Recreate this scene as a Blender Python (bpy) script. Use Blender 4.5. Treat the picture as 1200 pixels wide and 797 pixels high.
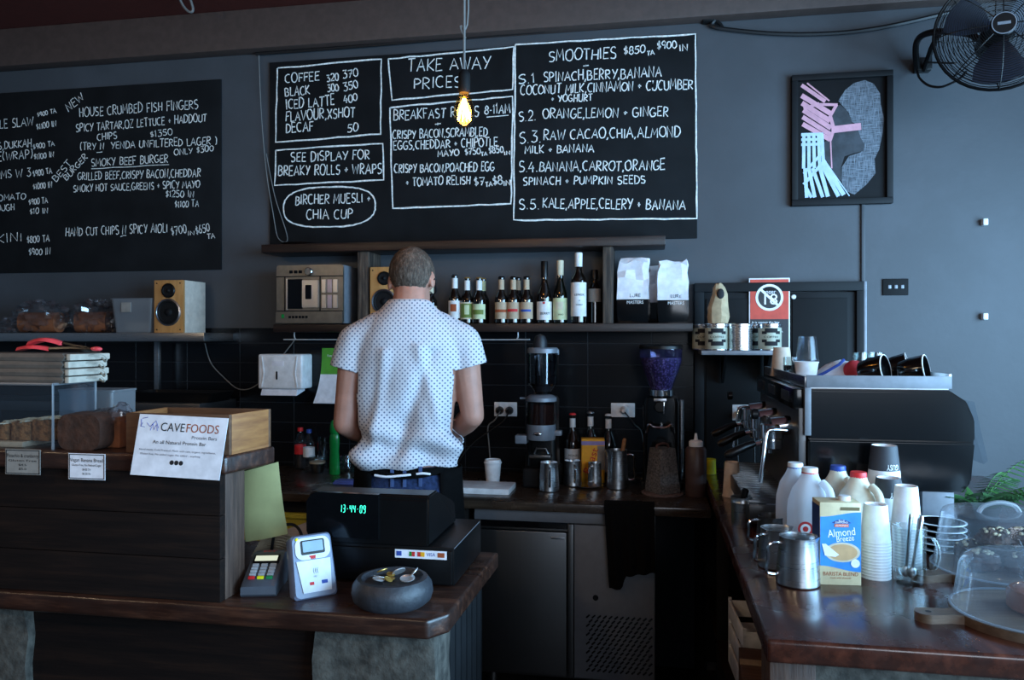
import bpy, bmesh, math, random
from mathutils import Vector, Matrix
R = math.radians
PI = math.pi
rnd = random.Random(7)
SC = bpy.context.scene
COL = SC.collection
for _o in list(bpy.data.objects): bpy.data.objects.remove(_o)

# ------------------------------------------------------------------ camera
F, HOR, H, A, CX = 910.0, 395.0, 1.5, R(10.2), 600.0
CAM = Vector((0, 0, H))
cd = bpy.data.cameras.new('camera'); cam = bpy.data.objects.new('camera', cd); COL.objects.link(cam)
cam.location = CAM; cam.rotation_euler = (R(90), 0, A)
cd.sensor_width = 36; cd.lens = 36 * F / 1200; cd.shift_y = -3.5 / 1200; cd.clip_start = 0.05
SC.camera = cam
# ------------------------------------------------------------------ light
SC.view_settings.view_transform = 'Standard'; SC.view_settings.look = 'None'
SC.view_settings.gamma = 1; SC.view_settings.use_curve_mapping = False
SC.view_settings.exposure = 0.0
SC.cycles.transparent_max_bounces = 32
W = bpy.data.worlds.new('world'); SC.world = W; W.use_nodes = True
W.node_tree.nodes['Background'].inputs[0].default_value = (0.50, 0.62, 0.80, 1)
W.node_tree.nodes['Background'].inputs[1].default_value = 0.10
def area(name, loc, rot, sx, sy, col, power):
    l = bpy.data.lights.new(name, 'AREA'); l.shape = 'RECTANGLE'; l.size = sx; l.size_y = sy
    l.color = col; l.energy = power
    o = bpy.data.objects.new(name, l); COL.objects.link(o); o.location = loc; o.rotation_euler = rot
    return o
# daylight entering by the shop windows: the one in the right wall and the shopfront behind the camera
area('daylight_right_window', (2.55, 0.65, 1.58), (0, R(90), 0), 1.8, 4.0, (0.37, 0.675, 1.0), 430)
area('daylight_shopfront', (1.55, -2.30, 2.05), (R(84), 0, R(12)), 1.7, 1.5, (0.76, 0.86, 1.0), 54)
# more warm filament bulbs hang over the customers' side of the room
for k, q in enumerate(((-2.5, 0.7, 2.35), (-1.1, -0.2, 2.35))):
    l = bpy.data.lights.new('room_bulb', 'POINT'); l.energy = 21; l.color = (1, .74, .48); l.shadow_soft_size = .05
    o = bpy.data.objects.new('room_bulb', l); COL.objects.link(o); o.location = q

# ------------------------------------------------------------------ helpers
def aty(px, py, Y):
    d = Vector((-math.sin(A), math.cos(A), 0)) + Vector((math.cos(A), math.sin(A), 0)) * ((px - CX) / F) + Vector((0, 0, (HOR - py) / F))
    return CAM + d * (Y / d.y)
def atz(px, py, z):
    d = Vector((-math.sin(A), math.cos(A), 0)) + Vector((math.cos(A), math.sin(A), 0)) * ((px - CX) / F) + Vector((0, 0, (HOR - py) / F))
    return CAM + d * ((z - H) / d.z)
def atd(px, py, dc):
    d = Vector((-math.sin(A), math.cos(A), 0)) + Vector((math.cos(A), math.sin(A), 0)) * ((px - CX) / F) + Vector((0, 0, (HOR - py) / F))
    return CAM + d * dc
def depth(p):
    return -(p.x) * math.sin(A) + p.y * math.cos(A)

def lin(c):
    if isinstance(c, str):
        c = [int(c[i:i + 2], 16) / 255 for i in (0, 2, 4)]
    return tuple((v / 12.92 if v <= 0.04045 else ((v + 0.055) / 1.055) ** 2.4) for v in c[:3]) + (1.0,)

class NB:
    """node helper"""
    def __init__(s, name):
        s.m = bpy.data.materials.new(name); s.m.use_nodes = True
        s.t = s.m.node_tree; s.n = s.t.nodes; s.p = s.n['Principled BSDF']; s.out = s.n['Material Output']
    def new(s, typ, **kw):
        n = s.n.new(typ)
        for k, v in kw.items(): setattr(n, k, v)
        return n
    def link(s, a, b): s.t.links.new(a, b)
    def coord(s, scale=(1, 1, 1), rot=(0, 0, 0), kind='Object'):
        tc = s.new('ShaderNodeTexCoord'); mp = s.new('ShaderNodeMapping')
        s.link(tc.outputs[kind], mp.inputs[0]); mp.inputs['Scale'].default_value = scale; mp.inputs['Rotation'].default_value = rot
        return mp.outputs[0]
    def noise(s, vec, scale, detail=4, rough=0.55):
        n = s.new('ShaderNodeTexNoise'); s.link(vec, n.inputs['Vector'])
        n.inputs['Scale'].default_value = scale; n.inputs['Detail'].default_value = detail; n.inputs['Roughness'].default_value = rough
        return n.outputs['Fac']
    def ramp(s, fac, stops):
        r = s.new('ShaderNodeValToRGB'); s.link(fac, r.inputs[0]); e = r.color_ramp.elements
        e[0].position, e[0].color = stops[0][0], lin(stops[0][1]); e[1].position, e[1].color = stops[-1][0], lin(stops[-1][1])
        for p, c in stops[1:-1]:
            k = e.new(p); k.color = lin(c)
        return r.outputs[0]
    def bump(s, h, strength=0.3, dist=0.01):
        b = s.new('ShaderNodeBump'); b.inputs['Strength'].default_value = strength; b.inputs['Distance'].default_value = dist
        s.link(h, b.inputs['Height']); s.link(b.outputs[0], s.p.inputs['Normal'])
    def math(s, op, a, b=None):
        n = s.new('ShaderNodeMath', operation=op)
        for i, v in enumerate((a, b)):
            if v is None: continue
            if isinstance(v, (int, float)): n.inputs[i].default_value = v
            else: s.link(v, n.inputs[i])
        return n.outputs[0]
    def set(s, **kw):
        for k, v in kw.items(): s.p.inputs[k.replace('_', ' ')].default_value = v

def plain(name, col, rough=0.5, metal=0.0, var=0.12, scale=30, bump=0.0, spec=0.5, coat=0.0, sss=0.0):
    b = NB(name); c = lin(col)
    v = b.coord(); f = b.noise(v, scale)
    mr = b.new('ShaderNodeMapRange'); b.link(f, mr.inputs[0]); mr.inputs[1].default_value = .33; mr.inputs[2].default_value = .67; f = mr.outputs[0]
    mx = b.new('ShaderNodeMix', data_type='RGBA'); b.link(f, mx.inputs[0])
    mx.inputs[6].default_value = tuple(x * (1 - var) for x in c[:3]) + (1,); mx.inputs[7].default_value = tuple(min(1, x * (1 + var)) for x in c[:3]) + (1,)
    b.link(mx.outputs[2], b.p.inputs['Base Color'])
    b.set(Roughness=rough, Metallic=metal, Specular_IOR_Level=spec, Coat_Weight=coat)
    if sss: b.set(Subsurface_Weight=sss); b.p.inputs['Subsurface Radius'].default_value = (0.02, 0.01, 0.006)
    if bump: b.bump(f, bump, 0.004)
    return b.m
def wood(name, stops, stretch=(1, 12, 12), scale=3, rough=0.45, bump=0.25, coat=0.0, rr=None):
    b = NB(name); v = b.coord(stretch); f = b.noise(v, scale, 6, 0.62)
    b.link(b.ramp(f, stops), b.p.inputs['Base Color']); b.set(Roughness=rough, Coat_Weight=coat, Coat_Roughness=0.15); b.bump(f, bump, 0.006)
    if rr:
        v2 = b.coord((1, 1, 1)); g = b.noise(v2, 9, 5)
        mr = b.new('ShaderNodeMapRange'); b.link(g, mr.inputs[0]); mr.inputs[1].default_value = 0.3; mr.inputs[2].default_value = 0.7
        mr.inputs[3].default_value = rr[0]; mr.inputs[4].default_value = rr[1]; b.link(mr.outputs[0], b.p.inputs['Roughness'])
    return b.m
def steel(name, col='b8bcc0', rough=0.28, brush=(1, 1, 60)):
    b = NB(name); v = b.coord(brush); f = b.noise(v, 12, 3)
    mr = b.new('ShaderNodeMapRange'); b.link(f, mr.inputs[0]); mr.inputs[3].default_value = rough * 0.75; mr.inputs[4].default_value = rough * 1.35
    b.link(mr.outputs[0], b.p.inputs['Roughness']); b.p.inputs['Base Color'].default_value = lin(col); b.set(Metallic=1.0)
    return b.m
def clear(name, tint='ffffff', gloss=0.06, rough=0.05, haze=0.0, hazecol='c8d4e0'):
    """thin clear plastic or glass: see-through, glossy at grazing angles, a little milky"""
    b = NB(name); b.n.remove(b.p)
    tr = b.new('ShaderNodeBsdfTransparent'); tr.inputs[0].default_value = lin(tint)
    gl = b.new('ShaderNodeBsdfGlossy'); gl.inputs['Roughness'].default_value = rough
    lw = b.new('ShaderNodeLayerWeight'); lw.inputs[0].default_value = 0.5
    fac = b.math('ADD', b.math('MULTIPLY', b.math('POWER', lw.outputs['Facing'], 4.0), 0.7), gloss)
    mx = b.new('ShaderNodeMixShader'); b.link(fac, mx.inputs[0]); b.link(tr.outputs[0], mx.inputs[1]); b.link(gl.outputs[0], mx.inputs[2])
    o = mx.outputs[0]
    if haze:
        df = b.new('ShaderNodeBsdfTranslucent'); df.inputs[0].default_value = lin(hazecol)
        d2 = b.new('ShaderNodeBsdfDiffuse'); d2.inputs[0].default_value = lin(hazecol)
        ad = b.new('ShaderNodeMixShader'); ad.inputs[0].default_value = 0.5; b.link(df.outputs[0], ad.inputs[1]); b.link(d2.outputs[0], ad.inputs[2])
        m2 = b.new('ShaderNodeMixShader'); m2.inputs[0].default_value = haze; b.link(o, m2.inputs[1]); b.link(ad.outputs[0], m2.inputs[2]); o = m2.outputs[0]
    b.link(o, b.out.inputs[0]); return b.m
def emit(name, col, s):
    b = NB(name); b.set(Emission_Strength=s, Roughness=0.4); b.p.inputs['Emission Color'].default_value = lin(col); b.p.inputs['Base Color'].default_value = (0.02, 0.02, 0.02, 1)
    return b.m

# --- mesh pieces
def BM(): return bmesh.new()
def _xf(bm, vs, M):
    if M is not None: bmesh.ops.transform(bm, matrix=M, verts=vs)
def box(bm, x0, x1, y0, y1, z0, z1, bev=0.0, M=None, seg=2):
    r = bmesh.ops.create_cube(bm, size=1.0); vs = r['verts']
    for v in vs:
        v.co = Vector((x0 + (v.co.x + .5) * (x1 - x0), y0 + (v.co.y + .5) * (y1 - y0), z0 + (v.co.z + .5) * (z1 - z0)))
    if bev > 0:
        es = list({e for v in vs for e in v.link_edges})
        g = bmesh.ops.bevel(bm, geom=es, offset=bev, segments=seg, affect='EDGES', profile=0.6)
        vs = list({v for f in g['faces'] for v in f.verts} | {v for v in vs if v.is_valid})
    _xf(bm, vs, M); return vs
def ringverts(bm, pts): return [bm.verts.new(p) for p in pts]
def bridge(bm, a, b):
    n = len(a)
    for i in range(n):
        try: bm.faces.new((a[i], a[(i + 1) % n], b[(i + 1) % n], b[i]))
        except ValueError: pass
def loft(bm, rings, cap0=True, cap1=True, M=None):
    rs = [ringverts(bm, r) for r in rings]
    for a, b in zip(rs, rs[1:]): bridge(bm, a, b)
    if cap0: bm.faces.new(rs[0][::-1])
    if cap1: bm.faces.new(rs[-1])
    vs = [v for r in rs for v in r]; _xf(bm, vs, M); return vs
def lathe(bm, prof, seg=28, c=(0, 0, 0), M=None, squash=1.0):
    rings = []; vs = []
    for r, z in prof:
        if r <= 1e-6:
            v = bm.verts.new((c[0], c[1], c[2] + z)); rings.append([v]); vs.append(v)
        else:
            k = ringverts(bm, [(c[0] + r * math.cos(2 * PI * i / seg), c[1] + squash * r * math.sin(2 * PI * i / seg), c[2] + z) for i in range(seg)])
            rings.append(k); vs += k
    for a, b in zip(rings, rings[1:]):
        if len(a) == 1 and len(b) == 1: continue
        if len(a) == 1:
            for i in range(seg): bm.faces.new((a[0], b[(i + 1) % seg], b[i]))
        elif len(b) == 1:
            for i in range(seg): bm.faces.new((a[i], a[(i + 1) % seg], b[0]))
        else: bridge(bm, a, b)
    _xf(bm, vs, M); return vs
def solid(prof):  # outline closed to the axis
    return [(0, prof[0][1])] + list(prof) + [(0, prof[-1][1])]
def cyl(bm, r, z0, z1, c=(0, 0, 0), seg=24, bev=0.0, M=None):
    p = [(r - bev, z0), (r, z0 + bev), (r, z1 - bev), (r - bev, z1)] if bev else [(r, z0), (r, z1)]
    return lathe(bm, solid(p), seg, c, M)
def cup(bm, r0, r1, z0, z1, t=0.002, seg=28, c=(0, 0, 0), M=None, lip=0.0):
    """open vessel with a wall"""
    p = [(0, z0), (r0, z0), (r1, z1)]
    if lip: p += [(r1 + lip, z1 - lip * .5), (r1 + lip, z1 + lip), (r1, z1 + lip * 1.4)]
    p += [(r1 - t, z1), (r0 - t, z0 + t), (0, z0 + t)]
    return lathe(bm, p, seg, c, M)
def tube(bm, pts, r, seg=8, M=None, closed=False):
    pts = [Vector(p) for p in pts]; n = len(pts); rings = []; up = None
    rr = r if isinstance(r, (list, tuple)) else [r] * n
    for i, p in enumerate(pts):
        a = pts[(i - 1) % n] if (closed or i > 0) else p; b = pts[(i + 1) % n] if (closed or i < n - 1) else p
        t = (b - a).normalized()
        if up is None:
            up = Vector((0, 0, 1)) if abs(t.z) < .9 else Vector((1, 0, 0))
        s = t.cross(up).normalized(); up = s.cross(t).normalized()
        rings.append([p + (s * math.cos(2 * PI * k / seg) + up * math.sin(2 * PI * k / seg)) * rr[i] for k in range(seg)])
    if closed:
        rs = [ringverts(bm, q) for q in rings]
        for i in range(n): bridge(bm, rs[i], rs[(i + 1) % n])
        vs = [v for q in rs for v in q]; _xf(bm, vs, M); return vs
    return loft(bm, rings, M=M)
def arc(c, r, a0, a1, n=12, plane='xz'):
    o = []
    for i in range(n + 1):
        t = a0 + (a1 - a0) * i / n; u, v = r * math.cos(t), r * math.sin(t)
        o.append({'xz': (c[0] + u, c[1], c[2] + v), 'xy': (c[0] + u, c[1] + v, c[2]), 'yz': (c[0], c[1] + u, c[2] + v)}[plane])
    return o
def smooth_path(pts, n=6):
    pts = [Vector(p) for p in pts]; o = []
    for i in range(len(pts) - 1):
        p0 = pts[max(i - 1, 0)]; p1, p2 = pts[i], pts[i + 1]; p3 = pts[min(i + 2, len(pts) - 1)]
        for k in range(n):
            t = k / n
            o.append(0.5 * ((2 * p1) + (p2 - p0) * t + (2 * p0 - 5 * p1 + 4 * p2 - p3) * t * t + (3 * p1 - p0 - 3 * p2 + p3) * t ** 3))
    return o + [pts[-1]]
def ball(bm, c, r, seg=16, M=None):
    if not isinstance(r, (tuple, list)): r = (r, r, r)
    g = bmesh.ops.create_uvsphere(bm, u_segments=seg, v_segments=max(6, seg // 2 + 2), radius=1.0); vs = g['verts']
    for v in vs: v.co = Vector((c[0] + v.co.x * r[0], c[1] + v.co.y * r[1], c[2] + v.co.z * r[2]))
    _xf(bm, vs, M); return vs
def prism(bm, pts, y0, y1, M=None):
    """outline in x,z pushed along y"""
    return loft(bm, [[(x, y0, z) for x, z in pts], [(x, y1, z) for x, z in pts]], M=M)
def prism_x(bm, pts, x0, x1, M=None):
    return loft(bm, [[(x0, y, z) for y, z in pts], [(x1, y, z) for y, z in pts]], M=M)
def rrect(x0, x1, z0, z1, r, n=5):
    o = []
    for cx, cz, a in ((x1 - r, z1 - r, 0), (x0 + r, z1 - r, 90), (x0 + r, z0 + r, 180), (x1 - r, z0 + r, 270)):
        for i in range(n + 1):
            t = R(a + 90 * i / n); o.append((cx + r * math.cos(t), cz + r * math.sin(t)))
    return o
def patch(bm, r, z0, z1, a0, a1, n=10, t=0.0008, c=(0, 0, 0), r1=None, M=None):
    """printed label wrapped on a round thing (angles in degrees, -90 faces -y)"""
    r1 = r if r1 is None else r1; vs = []
    for k in range(n + 1):
        a = R(a0 + (a1 - a0) * k / n); ca, sa = math.cos(a), math.sin(a)
        vs.append([bm.verts.new((c[0] + q * ca, c[1] + q * sa, c[2] + z)) for q, z in ((r + t, z0), (r1 + t, z1), (r1 - .0004, z1), (r - .0004, z0))])
    for a, b in zip(vs, vs[1:]): bridge(bm, a, b)
    bm.faces.new(vs[0]); bm.faces.new(vs[-1][::-1])
    al = [v for q in vs for v in q]; _xf(bm, al, M); return al
def text(bm, body, size, M, align='CENTER', fit=None, wrap=None, depth_=0.0003):
    """printed lettering; M carries text x -> right, y -> up, z -> towards the reader. fit = width; wrap = (radius) bends it on a cylinder about z"""
    cu = bpy.data.curves.new('lettering', 'FONT'); cu.body = body; cu.size = size; cu.align_x = align; cu.align_y = 'CENTER'; cu.resolution_u = 3
    o = bpy.data.objects.new('lettering', cu); COL.objects.link(o)
    dg = bpy.context.evaluated_depsgraph_get(); me = bpy.data.meshes.new_from_object(o.evaluated_get(dg))
    bpy.data.objects.remove(o); bpy.data.curves.remove(cu)
    xs = [v.co.x for v in me.vertices]
    if xs:
        if fit: 
            k = fit / (max(xs) - min(xs)); me.transform(Matrix.Diagonal((k, 1, 1, 1)))
        if wrap:
            for v in me.vertices:
                a = v.co.x / wrap; v.co = Vector((wrap * math.sin(a), v.co.y, wrap * math.cos(a) - wrap))
        me.transform(M); bm.from_mesh(me)
    bpy.data.meshes.remove(me)
FACE = Matrix(((1, 0, 0, 0), (0, 0, -1, 0), (0, 1, 0, 0), (0, 0, 0, 1)))   # reads when looking along +y
def face(x, y, z): return Matrix.Translation((x, y, z)) @ FACE

def mk(name, bm, m, parent=None, label=None, smooth=True, ang=38):
    bmesh.ops.recalc_face_normals(bm, faces=bm.faces)
    me = bpy.data.meshes.new(name); bm.to_mesh(me); bm.free()
    me.materials.append(m)
    if smooth and len(me.polygons):
        me.shade_smooth(); me.set_sharp_from_angle(angle=R(ang))
    o = bpy.data.objects.new(name, me); COL.objects.link(o)
    if parent is not None: o.parent = parent
    if label: o['label'] = label
    return o
def thing(name, label, cat, loc=(0, 0, 0), rz=0.0, group=None):
    o = bpy.data.objects.new(name, None); COL.objects.link(o); o.empty_display_size = 0.05
    o.location = loc; o.rotation_euler = (0, 0, rz); o['label'] = label; o['category'] = cat
    if group: o['group'] = group
    return o
def tag(o, label, cat, group=None):
    o['label'] = label; o['category'] = cat
    if group: o['group'] = group
    return o
def struct(o): o['kind'] = 'structure'; return o
def dup(root, label, loc, rz=0.0):
    r = root.copy(); COL.objects.link(r); r.location = loc; r.rotation_euler = (0, 0, rz); r['label'] = label
    for ch in list(root.children):
        c = ch.copy(); COL.objects.link(c); c.parent = r
        for g in list(ch.children):
            d = g.copy(); COL.objects.link(d); d.parent = c
    return r
# ------------------------------------------------------------------ materials
def wallpaint():
    b = NB('blue_grey_wall_paint'); v = b.coord(); f = b.noise(v, 2.2, 6, .6)
    b.link(b.ramp(f, [(.3, '3b3f44'), (.5, '404449'), (.7, '474b51')]), b.p.inputs['Base Color']); b.set(Roughness=0.55)
    g = b.noise(v, 45, 4); b.bump(g, 0.12, 0.004); return b.m
def tiles():
    b = NB('black_gloss_tiles'); tc = b.new('ShaderNodeTexCoord'); mp = b.new('ShaderNodeMapping'); b.link(tc.outputs['Object'], mp.inputs[0])
    mp.inputs['Rotation'].default_value = (R(-90), 0, 0)
    br = b.new('ShaderNodeTexBrick'); b.link(mp.outputs[0], br.inputs['Vector']); br.offset = 0.0
    br.inputs['Scale'].default_value = 1.0; br.inputs['Brick Width'].default_value = 0.29; br.inputs['Row Height'].default_value = 0.098
    br.inputs['Mortar Size'].default_value = 0.0022; br.inputs['Mortar Smooth'].default_value = 0.1
    br.inputs['Color1'].default_value = lin('0c0d10'); br.inputs['Color2'].default_value = lin('0f1013'); br.inputs['Mortar'].default_value = lin('26282b')
    b.link(br.outputs['Color'], b.p.inputs['Base Color']); b.set(Roughness=0.24, Specular_IOR_Level=0.3)
    inv = b.math('SUBTRACT', 1.0, br.outputs['Fac']); b.bump(inv, 0.5, 0.003); return b.m
def shirt_cloth():
    b = NB('spotted_white_cotton'); tc = b.new('ShaderNodeTexCoord'); sp = b.new('ShaderNodeSeparateXYZ'); b.link(tc.outputs['Object'], sp.inputs[0])
    s = 0.0125
    u = b.math('DIVIDE', b.math('ADD', sp.outputs[0], sp.outputs[2]), s * 1.414); w = b.math('DIVIDE', b.math('SUBTRACT', sp.outputs[0], sp.outputs[2]), s * 1.414)
    fu = b.math('SUBTRACT', b.math('FRACT', u), .5); fw = b.math('SUBTRACT', b.math('FRACT', w), .5)
    d = b.math('ADD', b.math('MULTIPLY', fu, fu), b.math('MULTIPLY', fw, fw)); dot = b.math('LESS_THAN', d, 0.052)
    mx = b.new('ShaderNodeMix', data_type='RGBA'); b.link(dot, mx.inputs[0]); mx.inputs[6].default_value = lin('c2c3c9'); mx.inputs[7].default_value = lin('586078')
    b.link(mx.outputs[2], b.p.inputs['Base Color']); b.set(Roughness=0.9, Specular_IOR_Level=0.2)
    f = b.noise(b.coord((1, 1, .45)), 14, 3); b.bump(f, 0.5, 0.012); return b.m
M = {}
M['wall'] = wallpaint(); M['tile'] = tiles()
M['ceiling'] = plain('dark_red_ceiling_paint', '4a1d18', .5)
M['beam'] = plain('brown_beam_paint', '4a3c37', .6)
M['floor'] = plain('dark_floor', '241f1c', .5, scale=6)
M['board'] = plain('chalkboard_black', '131416', .8, var=.35, scale=5, spec=.2)
M['chalk'] = plain('white_chalk', 'e4e4e0', .95, var=.25, scale=70, spec=.1)
M['darkwood'] = wood('dark_stained_wood', [(.25, '120b09'), (.5, '241611'), (.75, '3a241a')], (1, 14, 14), 4, .42, .3, 0, (.3, .55))
M['shelfwood'] = wood('stained_shelf_board', [(.25, '110907'), (.5, '20120d'), (.8, '38211a')], (1, 12, 12), 4, .4, .25)
M['pale_vinyl'] = plain('pale_vinyl', 'cfc4b6', .4)
M['postwood'] = wood('weathered_post_wood', [(.3, '15110f'), (.45, '2b221c'), (.62, '55463a'), (.8, '8a7b6a')], (14, 14, 1), 5, .7, .5)
M['countertop'] = wood('oiled_counter_wood', [(.25, '1c0d0a'), (.45, '33170f'), (.6, '4a2418'), (.8, '6b3a28')], (5, 1, 5), 4, .25, .12, .4, (.16, .34))
M['countertop2'] = wood('worn_counter_wood', [(.25, '180d0a'), (.5, '2e1a13'), (.65, '4a2d20'), (.85, '7a5c4c')], (1, 9, 9), 5, .3, .25, .2, (.22, .5))
M['benchtop'] = wood('dark_bench_top', [(.25, '1d1613'), (.5, '33281f'), (.75, '4e4034')], (1, 6, 6), 6, .25, .12, .2, (.18, .4))
M['planks'] = wood('dark_planks', [(.25, '0b0605'), (.5, '150c09'), (.75, '24160f')], (1, 14, 14), 4, .8, .35)
M['planks'].node_tree.nodes['Principled BSDF'].inputs['Specular IOR Level'].default_value = .15
M['endplank'] = wood('scratched_grey_brown_plank', [(.25, '261a14'), (.5, '46332a'), (.68, '5c463a'), (.85, '94867a')], (16, 16, 1.4), 4, .6, .4)
M['ply'] = wood('pale_plywood', [(.2, '6e4020'), (.5, '8e5c30'), (.8, 'a87440')], (2, 2, 14), 5, .6, .1)
M['plydark'] = wood('stained_box_wood', [(.2, '3c2618'), (.5, '573a26'), (.8, '6f4e35')], (2, 14, 14), 5, .6, .1)
M['stone'] = plain('rough_grey_stone', '45423c', .95, var=.55, scale=30, bump=.55)
M['steel'] = steel('brushed_steel'); M['ventsteel'] = plain('dull_vent_steel', '6c6e73', .5, .35, var=.06)
M['chrome'] = steel('polished_steel', 'd0d3d6', .12)
M['darksteel'] = steel('dull_fridge_steel', '6a6c6e', .36, (60, 60, 1))
M['greymetal'] = plain('grey_painted_metal', '7b8088', .4, .3)
M['black'] = plain('black_plastic', '09090a', .35, spec=.3)
M['gloss_black'] = plain('gloss_black_enamel', '08090b', .15, spec=.5)
M['matt_black'] = plain('matt_black', '0d0e10', .7, spec=.25)
M['blackpaint'] = plain('black_painted_timber', '101215', .6, var=.3, scale=8, bump=.05, spec=.25)
M['white'] = plain('white_plastic', 'e6e8ea', .35)
M['paperwhite'] = plain('white_paper', 'e4e4ea', .85)
M['papercup'] = plain('white_paper_cup', 'e2e2e4', .6)
M['beigecup'] = plain('beige_paper_cup', 'd6c4b2', .65)
M['ceramic'] = plain('white_ceramic', 'e8e8e8', .15)
M['red'] = plain('red_plastic', 'd42a2e', .4); M['blue'] = plain('blue_plastic', '24489c', .4)
M['yellow'] = plain('yellow_plastic', 'f2ec20', .45); M['green'] = plain('green_bottle_plastic', '12813a', .2, sss=.0)
M['ink'] = plain('black_ink', '15151a', .8); M['redink'] = plain('red_ink', 'c42a2c', .7); M['brownink'] = plain('brown_ink', '9a4a26', .8)
M['greyink'] = plain('grey_ink', '5c5c66', .8); M['blueink'] = plain('blue_ink', '2c4a9c', .7)
M['whiteink'] = plain('white_ink', 'eeeeee', .7)
M['clear'] = clear('clear_plastic', 'f4f8fb', .03, .06, .015)
M['cleardome'] = clear('clear_dome_plastic', 'f2f6fa', .05, .05, .06)
M['frost'] = clear('frosted_plastic', 'e8edf2', .04, .3, .38, 'b8bcc0')
M['milkplastic'] = clear('milky_bottle_plastic', 'ffffff', .03, .25, .93, 'e9edf2')
M['glass'] = clear('clear_glass', 'f2f6f6', .08, .02)
M['smokeglass'] = clear('hopper_plastic', 'e8e6f6', .05, .04, .03, '8080c0')
M['darkhopper'] = clear('smoky_hopper_plastic', 'c2c4c8', .06, .04)
M['brownglass'] = plain('dark_brown_bottle_glass', '0e0906', .06, spec=.7, coat=.5)
M['greenglass'] = plain('dark_green_bottle_glass', '070d08', .06, spec=.7, coat=.5)

# ------------------------------------------------------------------ the setting
YW = 3.6
bm = BM(); box(bm, -4.2, 2.6, YW, YW + .12, 0, 3.25); struct(mk('wall_back', bm, M['wall']))
bm = BM(); box(bm, -4.3, -4.2, -2.4, YW + .12, 0, 3.25); struct(mk('wall_left', bm, M['wall']))
def holed(bm, mkbox, u0, u1, w0, w1, z0, z1, zt):   # a wall with one window opening, out of four blocks
    mkbox(bm, u0, w0, 0, zt); mkbox(bm, w1, u1, 0, zt); mkbox(bm, w0, w1, 0, z0); mkbox(bm, w0, w1, z1, zt)
bm = BM(); holed(bm, lambda b, u, v, z0, z1: box(b, 2.6, 2.72, u, v, z0, z1), -2.4, YW, -1.4, 2.7, .6, 2.55, 3.25); struct(mk('wall_right', bm, M['wall']))
bm = BM(); holed(bm, lambda b, u, v, z0, z1: box(b, u, v, -2.52, -2.4, z0, z1), -4.2, 2.6, .65, 2.45, 1.2, 2.95, 3.25); struct(mk('wall_front', bm, M['wall']))
def window_frame(name, pts):
    bm = BM()
    for p in pts: box(bm, *p, bev=.004)
    return struct(mk(name, bm, M['matt_black']))
window_frame('window_1', [(2.62, 2.70, -1.4, -1.35, .6, 2.55), (2.62, 2.70, 2.65, 2.7, .6, 2.55), (2.62, 2.70, -1.35, 2.65, .6, .65), (2.62, 2.70, -1.35, 2.65, 2.5, 2.55)])
window_frame('window_2', [(.65, .7, -2.5, -2.42, 1.2, 2.95), (2.4, 2.45, -2.5, -2.42, 1.2, 2.95), (.7, 2.4, -2.5, -2.42, 1.2, 1.25), (.7, 2.4, -2.5, -2.42, 2.9, 2.95)])
bm = BM(); box(bm, -4.3, 2.72, -2.5, YW + .12, -.1, 0); struct(mk('floor', bm, M['floor']))
bm = BM(); box(bm, -4.3, 2.72, -2.5, YW + .12, 3.11, 3.23); struct(mk('ceiling', bm, M['ceiling']))
bm = BM(); box(bm, -4.2, 2.6, 3.52, YW, 2.915, 3.11, .006); struct(mk('trim_1', bm, M['beam']))
# tiled splashback behind the bench
tx = aty(813, 480, 3.59).x
bm = BM(); box(bm, -2.95, tx, 3.588, YW, .86, 1.545); struct(mk('trim_2', bm, M['tile']))
# dark painted lower wall behind the left bench
bm = BM(); box(bm, -4.2, -2.95, 3.588, YW, 0, 1.5); struct(mk('trim_3', bm, M['blackpaint']))

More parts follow.
